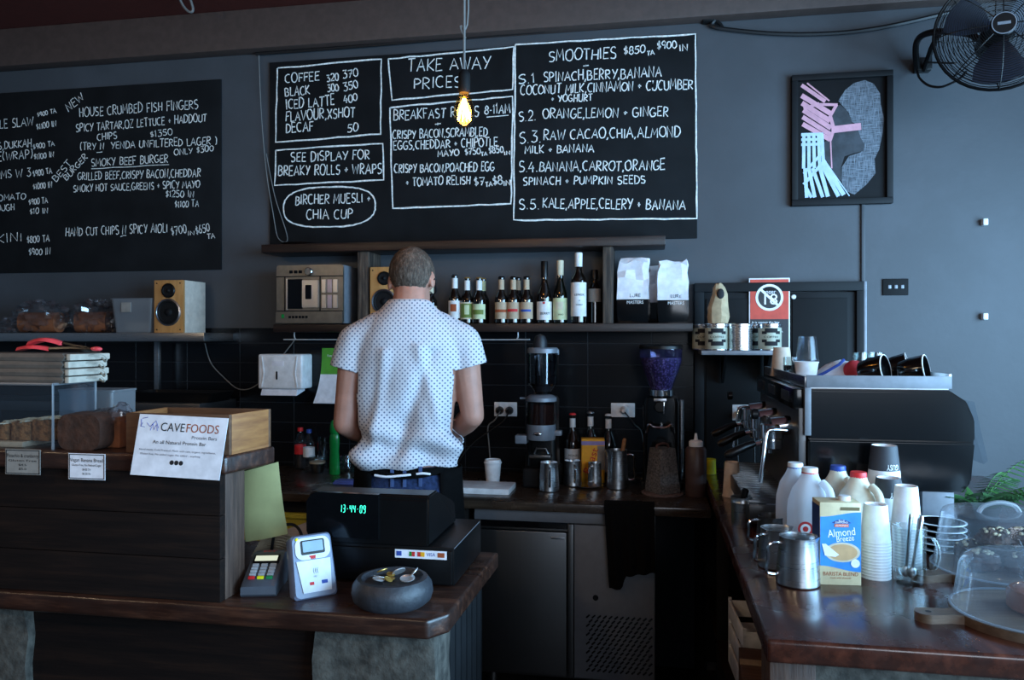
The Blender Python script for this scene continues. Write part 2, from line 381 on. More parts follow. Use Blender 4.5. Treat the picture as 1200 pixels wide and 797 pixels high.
# ------------------------------------------------------------------ chalk handwriting
def _a(cx, cy, rx, ry, a0, a1, n=8):
    return [(cx + rx * math.cos(R(a0 + (a1 - a0) * i / n)), cy + ry * math.sin(R(a0 + (a1 - a0) * i / n))) for i in range(n + 1)]
G = {
 'A': (.75, [[(0, 0), (.36, 1), (.74, 0)], [(.12, .36), (.64, .38)]]),
 'B': (.62, [[(.05, 0), (.05, 1)], [(.05, 1)] + _a(.2, .76, .34, .23, 85, -90, 6) + [(.12, .53)] + _a(.22, .27, .40, .27, 90, -90, 6) + [(.05, 0)]]),
 'C': (.66, [_a(.38, .5, .38, .5, 55, 305, 10)]),
 'D': (.68, [[(.06, 0), (.06, 1)], [(.0, 1)] + _a(.15, .5, .52, .5, 85, -85, 9) + [(.0, 0)]]),
 'E': (.55, [[(.55, 1), (.05, 1), (.05, 0), (.56, 0)], [(.05, .52), (.46, .52)]]),
 'F': (.52, [[(.55, 1), (.05, 1), (.05, 0)], [(.05, .52), (.44, .52)]]),
 'G': (.72, [_a(.38, .5, .38, .5, 55, 330, 10) + [(.72, .42), (.42, .42)]]),
 'H': (.66, [[(.05, 0), (.05, 1)], [(.62, 0), (.62, 1)], [(.05, .5), (.62, .5)]]),
 'I': (.2, [[(.1, 0), (.1, 1)]]),
 'J': (.5, [[(.44, 1), (.44, .2)] + _a(.22, .2, .22, .2, 0, -160, 6)]),
 'K': (.62, [[(.05, 0), (.05, 1)], [(.58, 1), (.07, .45), (.6, 0)]]),
 'L': (.5, [[(.05, 1), (.05, 0), (.52, .0)]]),
 'M': (.82, [[(.02, 0), (.1, 1), (.4, .3), (.7, 1), (.8, 0)]]),
 'N': (.68, [[(.04, 0), (.06, 1), (.6, 0), (.63, 1)]]),
 'O': (.76, [_a(.38, .5, .38, .5, 95, 455, 14)]),
 'P': (.58, [[(.05, 0), (.05, 1)], [(.05, 1)] + _a(.18, .73, .38, .27, 88, -90, 7) + [(.05, .46)]]),
 'Q': (.78, [_a(.38, .5, .38, .5, 95, 455, 14), [(.45, .25), (.78, -.08)]]),
 'R': (.62, [[(.05, 0), (.05, 1)], [(.05, 1)] + _a(.18, .75, .38, .25, 88, -90, 7) + [(.08, .5), (.6, 0)]]),
 'S': (.58, [_a(.3, .75, .26, .25, 40, 260, 7) + _a(.28, .25, .28, .25, 85, -140, 8)]),
 'T': (.62, [[(.0, 1), (.64, 1)], [(.31, 1), (.31, 0)]]),
 'U': (.66, [[(.03, 1), (.03, .3)] + _a(.33, .3, .3, .3, 180, 360, 8) + [(.63, 1)]]),
 'V': (.66, [[(0, 1), (.32, 0), (.66, 1)]]),
 'W': (.9, [[(0, 1), (.2, 0), (.45, .75), (.68, 0), (.9, 1)]]),
 'X': (.62, [[(0, 1), (.6, 0)], [(.6, 1), (0, 0)]]),
 'Y': (.62, [[(0, 1), (.32, .5)], [(.64, 1), (.22, 0)]]),
 'Z': (.6, [[(.02, 1), (.58, 1), (.0, 0), (.6, 0)]]),
 '0': (.6, [_a(.3, .5, .3, .5, 90, 450, 12)]), '1': (.28, [[(0, .78), (.16, 1), (.16, 0)]]),
 '2': (.58, [_a(.28, .72, .27, .28, 160, -30, 7) + [(.0, 0), (.58, .02)]]),
 '3': (.56, [[(.02, 1), (.5, 1), (.2, .6)] + _a(.24, .3, .3, .3, 80, -140, 8)]),
 '4': (.6, [[(.34, 1), (.0, .36), (.6, .36)], [(.42, .62), (.4, -.05)]]),
 '5': (.56, [[(.52, 1), (.1, 1), (.06, .58)] + _a(.24, .3, .3, .3, 100, -140, 8)]),
 '6': (.56, [[(.45, 1), (.1, .5)] + _a(.28, .27, .26, .27, 150, 510, 10)]),
 '7': (.56, [[(0, 1), (.55, 1), (.18, 0)], [(.12, .5), (.48, .52)]]),
 '8': (.56, [_a(.28, .75, .22, .24, -90, 270, 10), _a(.28, .26, .27, .26, 90, 450, 10)]),
 '9': (.54, [_a(.25, .72, .24, .27, 0, 360, 10) + [(.42, 0)]]),
 '+': (.42, [[(0, .42), (.4, .44)], [(.2, .64), (.18, .2)]]), ',': (.2, [[(.14, .1), (.04, -.16)]]), '.': (.18, [[(.06, .05), (.11, .02)]]),
 '$': (.5, [_a(.24, .68, .2, .18, 40, 260, 6) + _a(.24, .32, .22, .18, 85, -140, 6), [(.25, 1.05), (.24, -.02)]]),
 '(': (.28, [_a(.3, .5, .26, .6, 110, 250, 6)]), ')': (.28, [_a(0, .5, .26, .6, 70, -70, 6)]),
 '-': (.4, [[(.02, .45), (.38, .45)]]), '&': (.6, [[(.58, 0), (.1, .72), (.25, 1), (.42, .8), (.05, .25), (.2, 0), (.55, .4)]]), "'": (.14, [[(.07, 1), (.05, .8)]]), ' ': (.36, []),
}
def ribbon(bm, pts, w, y):
    """flat chalk stroke on the board plane; pts in world x,z"""
    P = [Vector((p[0], p[1])) for p in pts]
    Q = [P[0]]
    for p in P[1:]:
        if (p - Q[-1]).length > 1e-5: Q.append(p)
    if len(Q) < 2: return
    row = []
    for i, p in enumerate(Q):
        d0 = (Q[i] - Q[i - 1]).normalized() if i else (Q[1] - Q[0]).normalized()
        d1 = (Q[i + 1] - Q[i]).normalized() if i < len(Q) - 1 else d0
        d = d0 + d1
        d = d.normalized() if d.length > .3 else d1
        n = Vector((-d.y, d.x)); k = w * .5 * rnd.uniform(.75, 1.15)
        a = p + n * k; c = p - n * k
        row.append((bm.verts.new((a.x, y, a.y)), bm.verts.new((c.x, y, c.y))))
    for a, b in zip(row, row[1:]): bm.faces.new((a[0], a[1], b[1], b[0]))
def chalk(bm, s, x0, y0, x1, y1, hp, Y, w=1.5, base=None):
    """one written line: baseline from pixel (x0,y0) to (x1,y1), letter height hp pixels, set down on the board face at depth Y"""
    n = sum(G[c][0] + .16 for c in s) - .16
    p0, p1 = aty(x0, y0, Y), aty(x1, y1, Y); top = aty(x0, y0 - hp * .82, Y)
    e = (Vector((p1.x, p1.z)) - Vector((p0.x, p0.z))) / n; hh = top.z - p0.z; up = Vector((-e.y, e.x)).normalized() * hh
    wm = w * hh / (hp * .82); u = 0.0
    for c in s:
        gw, st = G[c]; sc = rnd.uniform(.9, 1.1); jy = rnd.uniform(-.05, .05); sl = rnd.uniform(-.03, .07)
        for line in st:
            pts = []
            for (gx, gy) in line:
                gx += sl * gy; gy = gy * sc + jy
                q = Vector((p0.x, p0.z)) + e * (u + gx) + up * gy
                pts.append((q.x + rnd.uniform(-.03, .03) * hh, q.y + rnd.uniform(-.03, .03) * hh))
            ribbon(bm, pts, wm, Y)
        u += gw + .16
def stroke(bm, pxs, Y, w=2.2, wob=.5):
    pts = []
    for a, b in zip(pxs, pxs[1:]):
        k = max(2, int(math.hypot(b[0] - a[0], b[1] - a[1]) / 12))
        for i in range(k): pts.append((a[0] + (b[0] - a[0]) * i / k + rnd.uniform(-wob, wob), a[1] + (b[1] - a[1]) * i / k + rnd.uniform(-wob, wob)))
    pts.append(pxs[-1]); wp = [aty(x, y, Y) for x, y in pts]
    ribbon(bm, [(p.x, p.z) for p in wp], w * .0038, Y)
YB = 3.59
def board(name, x0, x1, z0, z1, label):
    t = thing(name, label, 'chalkboard', ((x0 + x1) / 2, YB, z0))
    bm = BM(); box(bm, x0 - (x0 + x1) / 2, (x1 - x0) / 2, 0, YW - YB, 0, z1 - z0, .002)
    mk('panel', bm, M['board'], t); return t
xl0 = aty(316, 73, YB).x; xl1 = aty(817, 40, YB).x
bd = board('menu_chalkboard', xl0, xl1, 1.945, 2.866, 'wide black menu chalkboard listing coffee, take away and smoothies above the bottle shelf')
bm = BM(); YC = YB - .0012
for L in [("COFFEE", 334, 97, 374, 94, 13), ("320", 383, 96, 397, 94, 10), ("370", 402, 92, 420, 89, 11), ("BLACK", 334, 113, 363, 110, 13), ("300", 384, 108, 397, 106, 10), ("350", 403, 107, 420, 103, 11),
          ("ICED LATTE", 335, 128, 392, 123, 14), ("400", 403, 121, 419, 118, 11), ("FLAVOUR,XSHOT", 335, 142, 416, 137, 14), ("DECAF", 335, 156, 367, 153, 13), ("50", 407, 155, 420, 154, 12),
          ("SEE DISPLAY FOR", 341, 190, 433, 186, 13), ("BREAKY ROLLS + WRAPS", 326, 206, 447, 203, 14), ("BIRCHER MUESLI +", 346, 240, 434, 237, 13), ("CHIA CUP", 359, 257, 413, 256, 14),
          ("TAKE AWAY", 478, 84, 574, 80, 17), ("PRICES", 485, 104, 540, 102, 15), ("BREAKFAST ROLLS", 461, 141, 561, 136, 14), ("8-11AM", 568, 134, 598, 132, 13), ("+", 510, 148, 517, 147, 8),
          ("CRISPY BACON,SCRAMBLED", 460, 163, 571, 159, 12), ("EGGS,CHEDDAR + CHIPOTLE", 461, 176, 583, 171, 12), ("MAYO", 513, 184, 538, 182, 9), ("$750", 545, 182, 563, 180, 9), ("TA", 564, 183, 571, 182, 5), ("$850", 573, 180, 590, 178, 9), ("IN", 591, 182, 598, 181, 5),
          ("CRISPY BACON,POACHED EGG", 462, 203, 579, 200, 12), ("+ TOMATO RELISH", 476, 218, 551, 216, 12), ("$7", 556, 218, 568, 217, 12), ("TA", 569, 219, 577, 218, 6), ("$8", 578, 217, 589, 216, 12), ("IN", 590, 218, 598, 217, 7),
          ("SMOOTHIES", 643, 72, 722, 68, 15), ("$850", 731, 64, 756, 62, 11), ("TA", 758, 65, 767, 64, 6), ("$900", 770, 58, 793, 56, 11), ("IN", 796, 60, 806, 59, 9), ("+", 683, 79, 690, 78.5, 6),
          ("S.1", 607, 98, 627, 97, 14), ("SPINACH,BERRY,BANANA", 637, 96, 775, 90, 14), ("COCONUT MILK,CINNAMON + CUCUMBER", 610, 111, 812, 104, 13), ("+ YOGHURT", 646, 120, 694, 118, 10),
          ("S.2.", 608, 142, 628, 141, 13), ("ORANGE,LEMON + GINGER", 636, 139, 783, 136, 13), ("S.3.", 608, 168, 634, 167, 15), ("RAW CACAO,CHIA,ALMOND", 637, 164, 797, 160, 14), ("MILK + BANANA", 615, 180, 696, 178, 11),
          ("S.4.", 608, 202, 630, 201, 14), ("BANANA,CARROT,ORANGE", 632, 201, 779, 199, 14), ("SPINACH + PUMPKIN SEEDS", 613, 217, 756, 215, 11), ("S.5.", 608, 245, 632, 245, 14), ("KALE,APPLE,CELERY + BANANA", 636, 244, 803, 246, 14)]:
    chalk(bm, *L, YC, w=1.35)
stroke(bm, [(570, 137), (596, 135)], YC, 1.2)
for P in [[(325, 80), (447, 69), (446, 157), (323, 167), (325, 80)], [(323, 176), (449, 168), (450, 211), (322, 217), (323, 176)],
          [(455, 69), (602, 55), (601, 105), (459, 117), (455, 69)], [(457, 126), (601, 113), (599, 239), (460, 244), (457, 126)],
          [(604, 52), (815, 40), (817, 256), (602, 258), (604, 52)]]:
    stroke(bm, P, YC, 2.0)
import itertools
ov = [(386 + 54 * math.copysign(abs(math.cos(t)) ** .7, math.cos(t)), 242.5 - 2 * math.cos(t) - 23.5 * math.copysign(abs(math.sin(t)) ** .8, math.sin(t))) for t in [2 * PI * k / 40 for k in range(41)]]
stroke(bm, ov, YC, 2.0, .3)
o = mk('chalk_writing', bm, M['chalk']); o.parent = bd; o.data.transform(Matrix.Translation(-bd.location))
xb1 = aty(259, 94, YB).x
bd = board('menu_chalkboard', -3.80, xb1, 1.84, 2.80, 'black menu chalkboard listing burgers and chips at the far left of the wall')
bm = BM()
for L in [("NEW", 80, 131, 99, 116, 11), ("HOUSE CRUMBED FISH FINGERS", 93, 137, 232, 127, 13), ("SPICY TARTAR,OZ LETTUCE + HADDOUT", 89, 155, 242, 142, 11), ("CHIPS", 114, 165, 137, 162, 9), ("$1350", 176, 161, 202, 158, 9),
          ("(TRY N  YENDA UNFILTERED LAGER )", 94, 176, 254, 169, 10), ("ONLY $300", 204, 182, 250, 177, 8), ("SMOKY BEEF BURGER", 107, 195, 197, 190, 11), ("BEST", 66, 214, 84, 192, 10), ("BURGER", 78, 212, 103, 185, 9),
          ("GRILLED BEEF,CRISPY BACON,CHEDDAR", 91, 211, 235, 207, 11), ("SMOKY HOT SAUCE,GREENS + SPICY MAYO", 86, 225, 234, 220, 10), ("$1250 IN", 194, 231, 227, 231, 9), ("$1100 TA", 205, 243, 233, 242, 9),
          ("HAND CUT CHIPS N SPICY AIOLI", 77, 277, 196, 272, 12), ("$700", 201, 276, 219, 273, 12), ("IN", 220, 276, 228, 275, 6), ("$650", 230, 275, 246, 271, 11), ("TA", 243, 280, 252, 279, 7),
          ("PLE SLAW", -6, 151, 39, 147, 12), ("$900 TA", 44, 137, 66, 132, 6), ("$1100 IN", 43, 152, 66, 148, 8), ("OS,DUKKAH", -8, 176, 37, 172, 11), ("$900 TA", 39, 175, 64, 171, 7), ("LE(WRAP)", -8, 189, 38, 185, 12), ("$1100 IN", 40, 187, 63, 184, 8),
          ("OMS W 3", -6, 210, 36, 206, 12), ("$900 TA", 39, 207, 61, 203, 8), ("$1000 IN", 39, 222, 61, 220, 8), ("OMATO", -2, 236, 30, 233, 9), ("$900 TA", 34, 240, 56, 238, 8), ("OUGH", -4, 248, 17, 246, 9), ("$10 IN", 35, 251, 56, 250, 8),
          ("KINI", -3, 285, 26, 282, 12), ("$800 TA", 32, 285, 58, 283, 10), ("$900 IN", 34, 299, 59, 298, 9)]:
    chalk(bm, *L, YC, w=1.05)
stroke(bm, [(107, 198), (198, 193)], YC, 1.0); stroke(bm, [(113, 179), (120, 178)], YC, 1.0); stroke(bm, [(141, 277), (148, 276)], YC, 1.0)
o = mk('chalk_writing', bm, M['chalk']); o.parent = bd; o.data.transform(Matrix.Translation(-bd.location))
# ------------------------------------------------------------------ bottle shelf on the wall
def loc(*pts): return [p for p in pts]
sx0, sx1 = aty(306, 290, 3.40).x, aty(780, 283, 3.40).x; lx0, lx1 = aty(320, 383, 3.40).x, aty(812, 383, 3.40).x
ZS = 1.56
sh = thing('bottle_shelf', 'dark timber two-board wall shelf under the wide menu chalkboard', 'shelf', (0, 3.5, 1.52))
bm = BM(); box(bm, sx0, sx1, -.10, .10, 1.897 - 1.52, 1.937 - 1.52, .004); mk('upper_board', bm, M['shelfwood'], sh)
bm = BM(); box(bm, lx0, lx1, -.10, .10, 1.523 - 1.52, ZS - 1.52, .004); mk('lower_board', bm, M['shelfwood'], sh)
for p0, p1 in ((419, 432), (706.5, 718.5)):
    a, b = aty(p0, 340, 3.43).x, aty(p1, 340, 3.43).x
    bm = BM(); box(bm, a, b, -.07, .095, ZS - 1.52, 1.897 - 1.52, .003); mk('upright', bm, M['postwood'], sh)
# hanging wire rail under the lower board
a, b = aty(345, 398, 3.44), aty(607, 398, 3.44)
t = thing('wire_rail', 'thin bright wire rail hooked under the bottle shelf', 'rail', (a.x, 3.44, a.z))
bm = BM(); L = b.x - a.x
tube(bm, smooth_path([(0, 0, 1.523 - a.z), (0, 0, .012), (.008, 0, .002), (.02, 0, 0), (L - .02, 0, 0), (L - .008, 0, .002), (L, 0, .012), (L, 0, 1.523 - a.z)], 4), .003)
mk('rail', bm, plain('bright_wire', 'b4b8bc', .35, .3), t)

def bottle(name, label, cat, px, py_top, Y, zb, r, glass, shoulder, neck, rn, group, parts, pz=None):
    """round bottle; shoulder/neck = heights as a share of the whole; parts = wraps and caps"""
    p = aty(px, py_top, Y); h = p.z - zb
    t = thing(name, label, cat, (p.x, Y, zb), 0, group)
    bm = BM(); zs, zn = shoulder * h, neck * h
    prof = [(0, .004), (r * .8, 0), (r, .006), (r, zs)]
    for k in range(1, 7):
        u = k / 6; s = u * u * (3 - 2 * u); prof.append((r + (rn - r) * s, zs + (zn - zs) * u))
    prof += [(rn * .96, h * .93), (rn * 1.12, h * .935), (rn * 1.12, h * .97), (rn, h * .975), (0, h * .975)]
    lathe(bm, prof, 22); mk('glass_body', bm, M[glass], t)
    for q in parts:
        bm = BM()
        if q[0] == 'label':
            patch(bm, r, q[1] * h, q[2] * h, q[4] - 90, q[5] - 90, 14); o = mk('label', bm, M[q[3]], t)
            if len(q) > 6:
                for (z0, z1, a0, a1, m) in q[6]:
                    bm = BM(); patch(bm, r + .0007, z0 * h, z1 * h, a0 - 90, a1 - 90, 8); mk('label_print', bm, M[m], o)
            if len(q) > 7:
                bm = BM()
                for (s, z, sz) in q[7]:
                    text(bm, s, sz, Matrix.Rotation(R(12), 4, 'Z') @ face(0, -(r + .0022), z * h), wrap=r + .0022)
                mk('label_lettering', bm, M['ink'], o)
        elif q[0] == 'neck': patch(bm, rn * 1.0, q[1] * h, q[2] * h, -180, 179.5, 20, .0012, r1=rn * .96); mk('neck_label', bm, M[q[3]], t)
        elif q[0] == 'cap': lathe(bm, [(0, h), (rn * .9, h), (rn * 1.22, h - .004), (rn * 1.3, h * .972), (rn * 1.1, h * .968), (0, h * .968)], 20); mk('cap', bm, M[q[1]], t)
        elif q[0] == 'capsule': lathe(bm, [(0, h), (rn * 1.1, h - .001), (rn * 1.2, h - .004), (rn * 1.14, q[1] * h), (rn * .8, q[1] * h)], 20); mk('capsule', bm, M[q[2]], t)
    return t
M['silver'] = steel('silver_foil', 'c0c4cc', .3); M['gold'] = plain('gold_cap', 'b08a50', .35, .5)
M['lab_white'] = plain('white_bottle_label', 'd8d8d8', .7); M['lab_cream'] = plain('cream_bottle_label', 'c9bea4', .7); M['lab_kraft'] = plain('tan_bottle_label', 'b09a80', .7)
M['lab_green'] = plain('green_bottle_label', '6a7c34', .7); M['lab_pale'] = plain('pale_green_label', 'c4cba0', .7); M['lab_grey'] = plain('grey_bottle_label', '8a8680', .7)
GB = 'beer bottles on the wall shelf'; GW = 'wine bottles on the wall shelf'
beer = lambda lab, px, py, Y, r, neckm, capm, parts: bottle('beer_bottle', lab, 'bottle', px, py, Y, ZS, r, 'brownglass', .50, .74, .0125, GB, [('neck', .72, .93, neckm), ('cap', capm)] + parts)
beer('dark beer bottle half hidden behind the right ear of the man', 505, 330, 3.50, .030, 'lab_cream', 'gold', [('label', .1, .42, 'lab_cream', -80, 80)])
beer('silver capped beer bottle with red and white label, nearest the man', 533, 322, 3.48, .029, 'lab_white', 'silver', [('label', .12, .47, 'lab_white', -85, 85, [(.25, .40, -28, 28, 'brownink')])])
beer('beer bottle with rectangular dark green picture label', 547.5, 325, 3.48, .031, 'lab_white', 'gold', [('label', .10, .46, 'lab_cream', -85, 85, [(.13, .43, -60, 60, 'lab_green'), (.2, .4, -10, 30, 'lab_pale')])])
beer('beer bottle with rounded pale green label, right of the green picture label', 561.5, 325, 3.47, .031, 'lab_white', 'gold', [('label', .10, .42, 'lab_pale', -75, 75, [(.2, .3, -50, 50, 'lab_green')])])
beer('beer bottle standing close behind the one with the rounded pale green label', 566, 326, 3.555, .030, 'lab_pale', 'gold', [])
beer('black capped beer bottle with plain tan label, left of the red banded one', 587.5, 324, 3.47, .029, 'lab_kraft', 'black', [('label', .10, .45, 'lab_kraft', -85, 85, [(.24, .30, -60, 60, 'brownink')])])
beer('black capped beer bottle with tan label and red band', 601.5, 324, 3.47, .029, 'lab_kraft', 'black', [('label', .10, .45, 'lab_kraft', -85, 85, [(.25, .31, -50, 50, 'redink')])])
beer('beer bottle standing behind the red banded beer bottle', 607, 325, 3.55, .029, 'lab_kraft', 'black', [])
beer('black capped beer bottle with tan label and blue band', 617, 324, 3.47, .029, 'lab_kraft', 'black', [('label', .10, .45, 'lab_kraft', -85, 85, [(.25, .30, -50, 50, 'blueink')])])
wine = lambda lab, px, py, Y, r, sh_, nk, rn, gl, parts: bottle('wine_bottle', lab, 'bottle', px, py, Y, ZS, r, gl, sh_, nk, rn, GW, parts)
wine('dark wine bottle with blue-black capsule and low white label with red mark', 638, 306, 3.48, .034, .40, .72, .0135, 'brownglass', [('capsule', .74, 'black'), ('label', .06, .35, 'lab_white', -85, 85, [(.31, .345, -5, 12, 'redink')], [('BERRY', .16, .016)])])
wine('dark wine bottle with cream capsule and pale green sketched label', 656.5, 305, 3.48, .032, .42, .72, .0135, 'greenglass', [('capsule', .76, 'lab_cream'), ('label', .06, .40, 'lab_pale', -85, 85, [(.22, .34, -30, 30, 'lab_cream')], [('VINO', .14, .010)])])
wine('tallest dark wine bottle with white capsule and tall white label', 678, 296, 3.46, .034, .60, .76, .0145, 'brownglass', [('capsule', .80, 'lab_white'), ('label', .10, .575, 'lab_white', -88, 88, [], [('LENOX', .40, .014), ('A', .32, .009), ('SHIRAZ', .26, .009)])])
wine('dark wine bottle with small grey label, beside the shelf upright', 696.5, 316, 3.52, .031, .62, .78, .0135, 'brownglass', [('capsule', .82, 'black'), ('label', .40, .64, 'lab_grey', -85, 85)])

# coffee bags
def coffee_bag(label, x0, x1, ytop, Y, dpt, seed, rz, txt=True):
    a, b = aty(x0, ytop, Y), aty(x1, ytop, Y); w = (b.x - a.x); h = a.z - ZS
    rr = random.Random(seed)
    t = thing('coffee_bag', label, 'bag', ((a.x + b.x) / 2, Y, ZS), rz, 'white coffee bags on the wall shelf')
    def ring(z, sw, sd, tw, off):
        o = []
        for x, y in ((-1, -1), (-.45, -1.08), (.1, -1.1), (.6, -1.05), (1, -1), (1.02, 0), (1, 1), (0, 1.05), (-1, 1), (-1.02, 0)):
            o.append((x * w / 2 * sw + rr.uniform(-.004, .004) * tw + off, y * dpt / 2 * sd + rr.uniform(-.005, .005) * tw, z + rr.uniform(-.006, .006) * tw))
        return o
    zb = .36 * h
    bm = BM(); loft(bm, [ring(0, .92, .9, .1, 0), ring(.012, .96, .95, .3, 0), ring(zb * .5, 1, 1, .5, 0), ring(zb, 1, 1, 0, 0)], True, True); mk('black_base', bm, M['gloss_black'], t, smooth=True, ang=25)
    bm = BM(); loft(bm, [ring(zb, 1.004, 1.01, 0, 0), ring(.5 * h, .99, .98, 1, 0), ring(.66 * h, .97, .85, 1.6, .002), ring(.8 * h, .95, .6, 1.8, .003), ring(.92 * h, .93, .32, 1.6, .004), ring(h * .985, .9, .10, 1.2, .004)]); mk('white_body', bm, M['paperwhite'], t, ang=16)
    if txt:
        bm = BM(); text(bm, 'LURE', .022, face(.012, -dpt / 2 * 1.13, zb + .016), fit=w * .34); mk('upper_lettering', bm, M['ink'], t)
        bm = BM(); text(bm, 'MASTERS', .02, face(.012, -dpt / 2 * 1.13, zb - .014), fit=w * .52); mk('lower_lettering', bm, M['whiteink'], t)
    return t
coffee_bag('white foil coffee bag beside the shelf upright, black printed base', 724, 761, 302, 3.48, .075, 3, R(-6))
coffee_bag('white foil coffee bag at the right end of the shelf, black printed base', 770, 806, 305, 3.46, .075, 5, R(3))
coffee_bag('white coffee bag half hidden between the two printed coffee bags', 759, 786, 311, 3.555, .06, 9, 0, False)

# stereo + speaker on the shelf
a, b = aty(324, 309, 3.385), aty(402, 375, 3.385); w = b.x - a.x; h = 1.835 - ZS
M['champagne'] = plain('champagne_plastic', '6e685f', .32, .55); M['discpink'] = plain('pink_grey_disc', 'a8969a', .3, .3); M['dkwin'] = plain('dark_window', '0b0b0d', .1)
st = thing('stereo', 'champagne grey mini stereo with round knob on the bottle shelf', 'stereo', (a.x, 3.385, ZS))
P = lambda u, v: (u * w, v * h)
bm = BM(); box(bm, 0, w, .012, .2, .003, h, .006); mk('case', bm, M['greymetal'], st)
bm = BM(); prism(bm, rrect(0, w, .003, h, .012), 0, .014); fp = mk('front_panel', bm, M['champagne'], st)
def sub(name, x0, x1, v0, v1, m, par, y0=-.005, y1=.004, r=.003):
    bm = BM(); prism(bm, rrect(x0 * w, x1 * w, v0 * h, v1 * h, r), y0, y1); return mk(name, bm, M[m], par)
sub('cassette_window', .17, .40, .26, .76, 'dkwin', st); sub('window_trim', .155, .175, .24, .77, 'silver', st, -.006)
sub('deck_panel', .40, .64, .28, .74, 'silver', st, -.01); sub('display', .455, .545, .42, .66, 'dkwin', fp, -.013, -.009)
for v_ in (.215, .80): sub('panel_seam', .0, 1.0, v_, v_ + .014, 'dkwin', fp, -.003, .003, .0005)
sub('panel_seam', .125, .137, .22, .80, 'dkwin', fp, -.003, .003, .0005); sub('panel_seam', .655, .668, .22, .80, 'dkwin', fp, -.003, .003, .0005)
for u_ in (.69, .775, .86):
    for v_ in (.27, .53): sub('disc_slot', u_, u_ + .06, v_, v_ + .22, 'silver' if u_ != .775 else 'discpink', fp, -.006, .003, .002)
sub('lower_band', .0, 1.0, .02, .20, 'champagne', st, -.008); sub('power_button', .09, .13, .10, .17, 'green', fp, -.011, -.007)
for k in range(6): sub('button', .2 + .05 * k, .235 + .05 * k, .10, .14, 'dkwin', fp, -.011, -.007, .002)
for k in range(3): sub('button', .2 + .07 * k, .25 + .07 * k, .86, .91, 'dkwin', fp, -.004, .004, .002)
bm = BM(); cyl(bm, .019, 0, .018, bev=.003, M=Matrix.Translation((.50 * w, .0, .885 * h)) @ Matrix.Rotation(R(90), 4, 'X')); mk('volume_knob', bm, M['chrome'], st)
def speaker(label, px0, px1, py0, Y, zb, dpt, front, side):
    a, b = aty(px0, py0, Y), aty(px1, py0, Y); w = b.x - a.x; h = a.z - zb
    t = thing('bookshelf_speaker', label, 'speaker', (a.x, Y, zb))
    bm = BM(); box(bm, 0, w, .016, dpt, 0, h, .003); mk('cabinet', bm, M[side], t)
    bm = BM(); box(bm, 0, w, 0, .0165, 0, h, .003); mk('front_baffle', bm, M[front], t)
    for nm, cz, r in (('woofer', .39, .37), ('tweeter', .80, .20)):
        r = r * w; mt = Matrix.Translation((w * .5, 0, cz * h)) @ Matrix.Rotation(R(90), 4, 'X')
        bm = BM(); lathe(bm, [(r * 1.16, -.004), (r * 1.16, .004), (r * 1.05, .007), (r, .003), (r, -.004)], 32, M=mt); o = mk(nm, bm, M['silver' if nm == 'woofer' else 'black'], t)
        bm = BM(); lathe(bm, [(r * 1.03, .004), (r * .9, .006), (r * .82, .002), (r * .34, -.012 + .013), (r * .3, .005), (r * .15, .009), (0, .010)], 32, M=mt); mk('cone', bm, M['matt_black'], o)
    for x in (.1, .9):
        for z in (.06, .94):
            bm = BM(); cyl(bm, .0035, -.001, .0015, M=Matrix.Translation((x * w, 0, z * h)) @ Matrix.Rotation(R(90), 4, 'X'), seg=10); mk('screw', bm, M['black'], t)
    return t
M['spkwood'] = wood('speaker_wood_veneer', [(.3, '9a6a38'), (.5, 'b5814a'), (.7, 'c4935c')], (8, 8, 1), 4, .45, .05)
speaker('wood fronted bookshelf speaker on the bottle shelf behind the head of the man', 433.5, 467, 313, 3.42, ZS, .17, 'spkwood', 'black')

# ------------------------------------------------------------------ steel wall shelf, left, and what is on it
ZL = 1.52
t = thing('steel_wall_shelf', 'long stainless steel wall shelf at the far left', 'shelf', (-1.6, 3.5, 1.478))
xs1 = aty(239, 392, 3.33).x + 1.6
bm = BM(); box(bm, -1.9, xs1, -.17, .10, 0, ZL - 1.478, .004); mk('shelf_plate', bm, M['steel'], t)
for px in (183, -60):
    x = aty(px, 430, 3.5).x + 1.6
    bm = BM(); box(bm, x - .012, x + .012, .0, .024, aty(183, 452, 3.5).z - 1.478 - .045, 0, .002); mk('post', bm, M['steel'], t)
bm = BM(); a = aty(215, 390, 3.325)
speaker('wood fronted bookshelf speaker with pale vinyl sides on the steel shelf', 180.5, 214.5, 328.5, 3.37, ZL, .19, 'spkwood', 'pale_vinyl')
# clear tub
a, b = aty(132, 350, 3.40), aty(181, 350, 3.40); w = b.x - a.x; h = a.z - ZL
t = thing('plastic_tub', 'clear tapered plastic tub beside the wooden speaker', 'tub', ((a.x + b.x) / 2, 3.46, ZL))
def tubring(s, z): return [(x * s, y * s * .7, z) for x, y in rrect(-w / 2, w / 2, -w / 2, w / 2, .02)]
bm = BM(); loft(bm, [tubring(.84, .0), tubring(.99, h - .004), tubring(1.03, h - .003), tubring(1.03, h), tubring(.97, h), tubring(.82, .004)]); mk('body', bm, M['frost'], t)
bm = BM(); box(bm, -.05, .0, -w * .352 - .002, -w * .352 + .004, h * .6, h * .88); mk('sticker', bm, M['lab_grey'], t)
bm = BM(); box(bm, -.06, .07, -.04, .04, .006, .055, .015); mk('contents', bm, M['lab_kraft'], t)
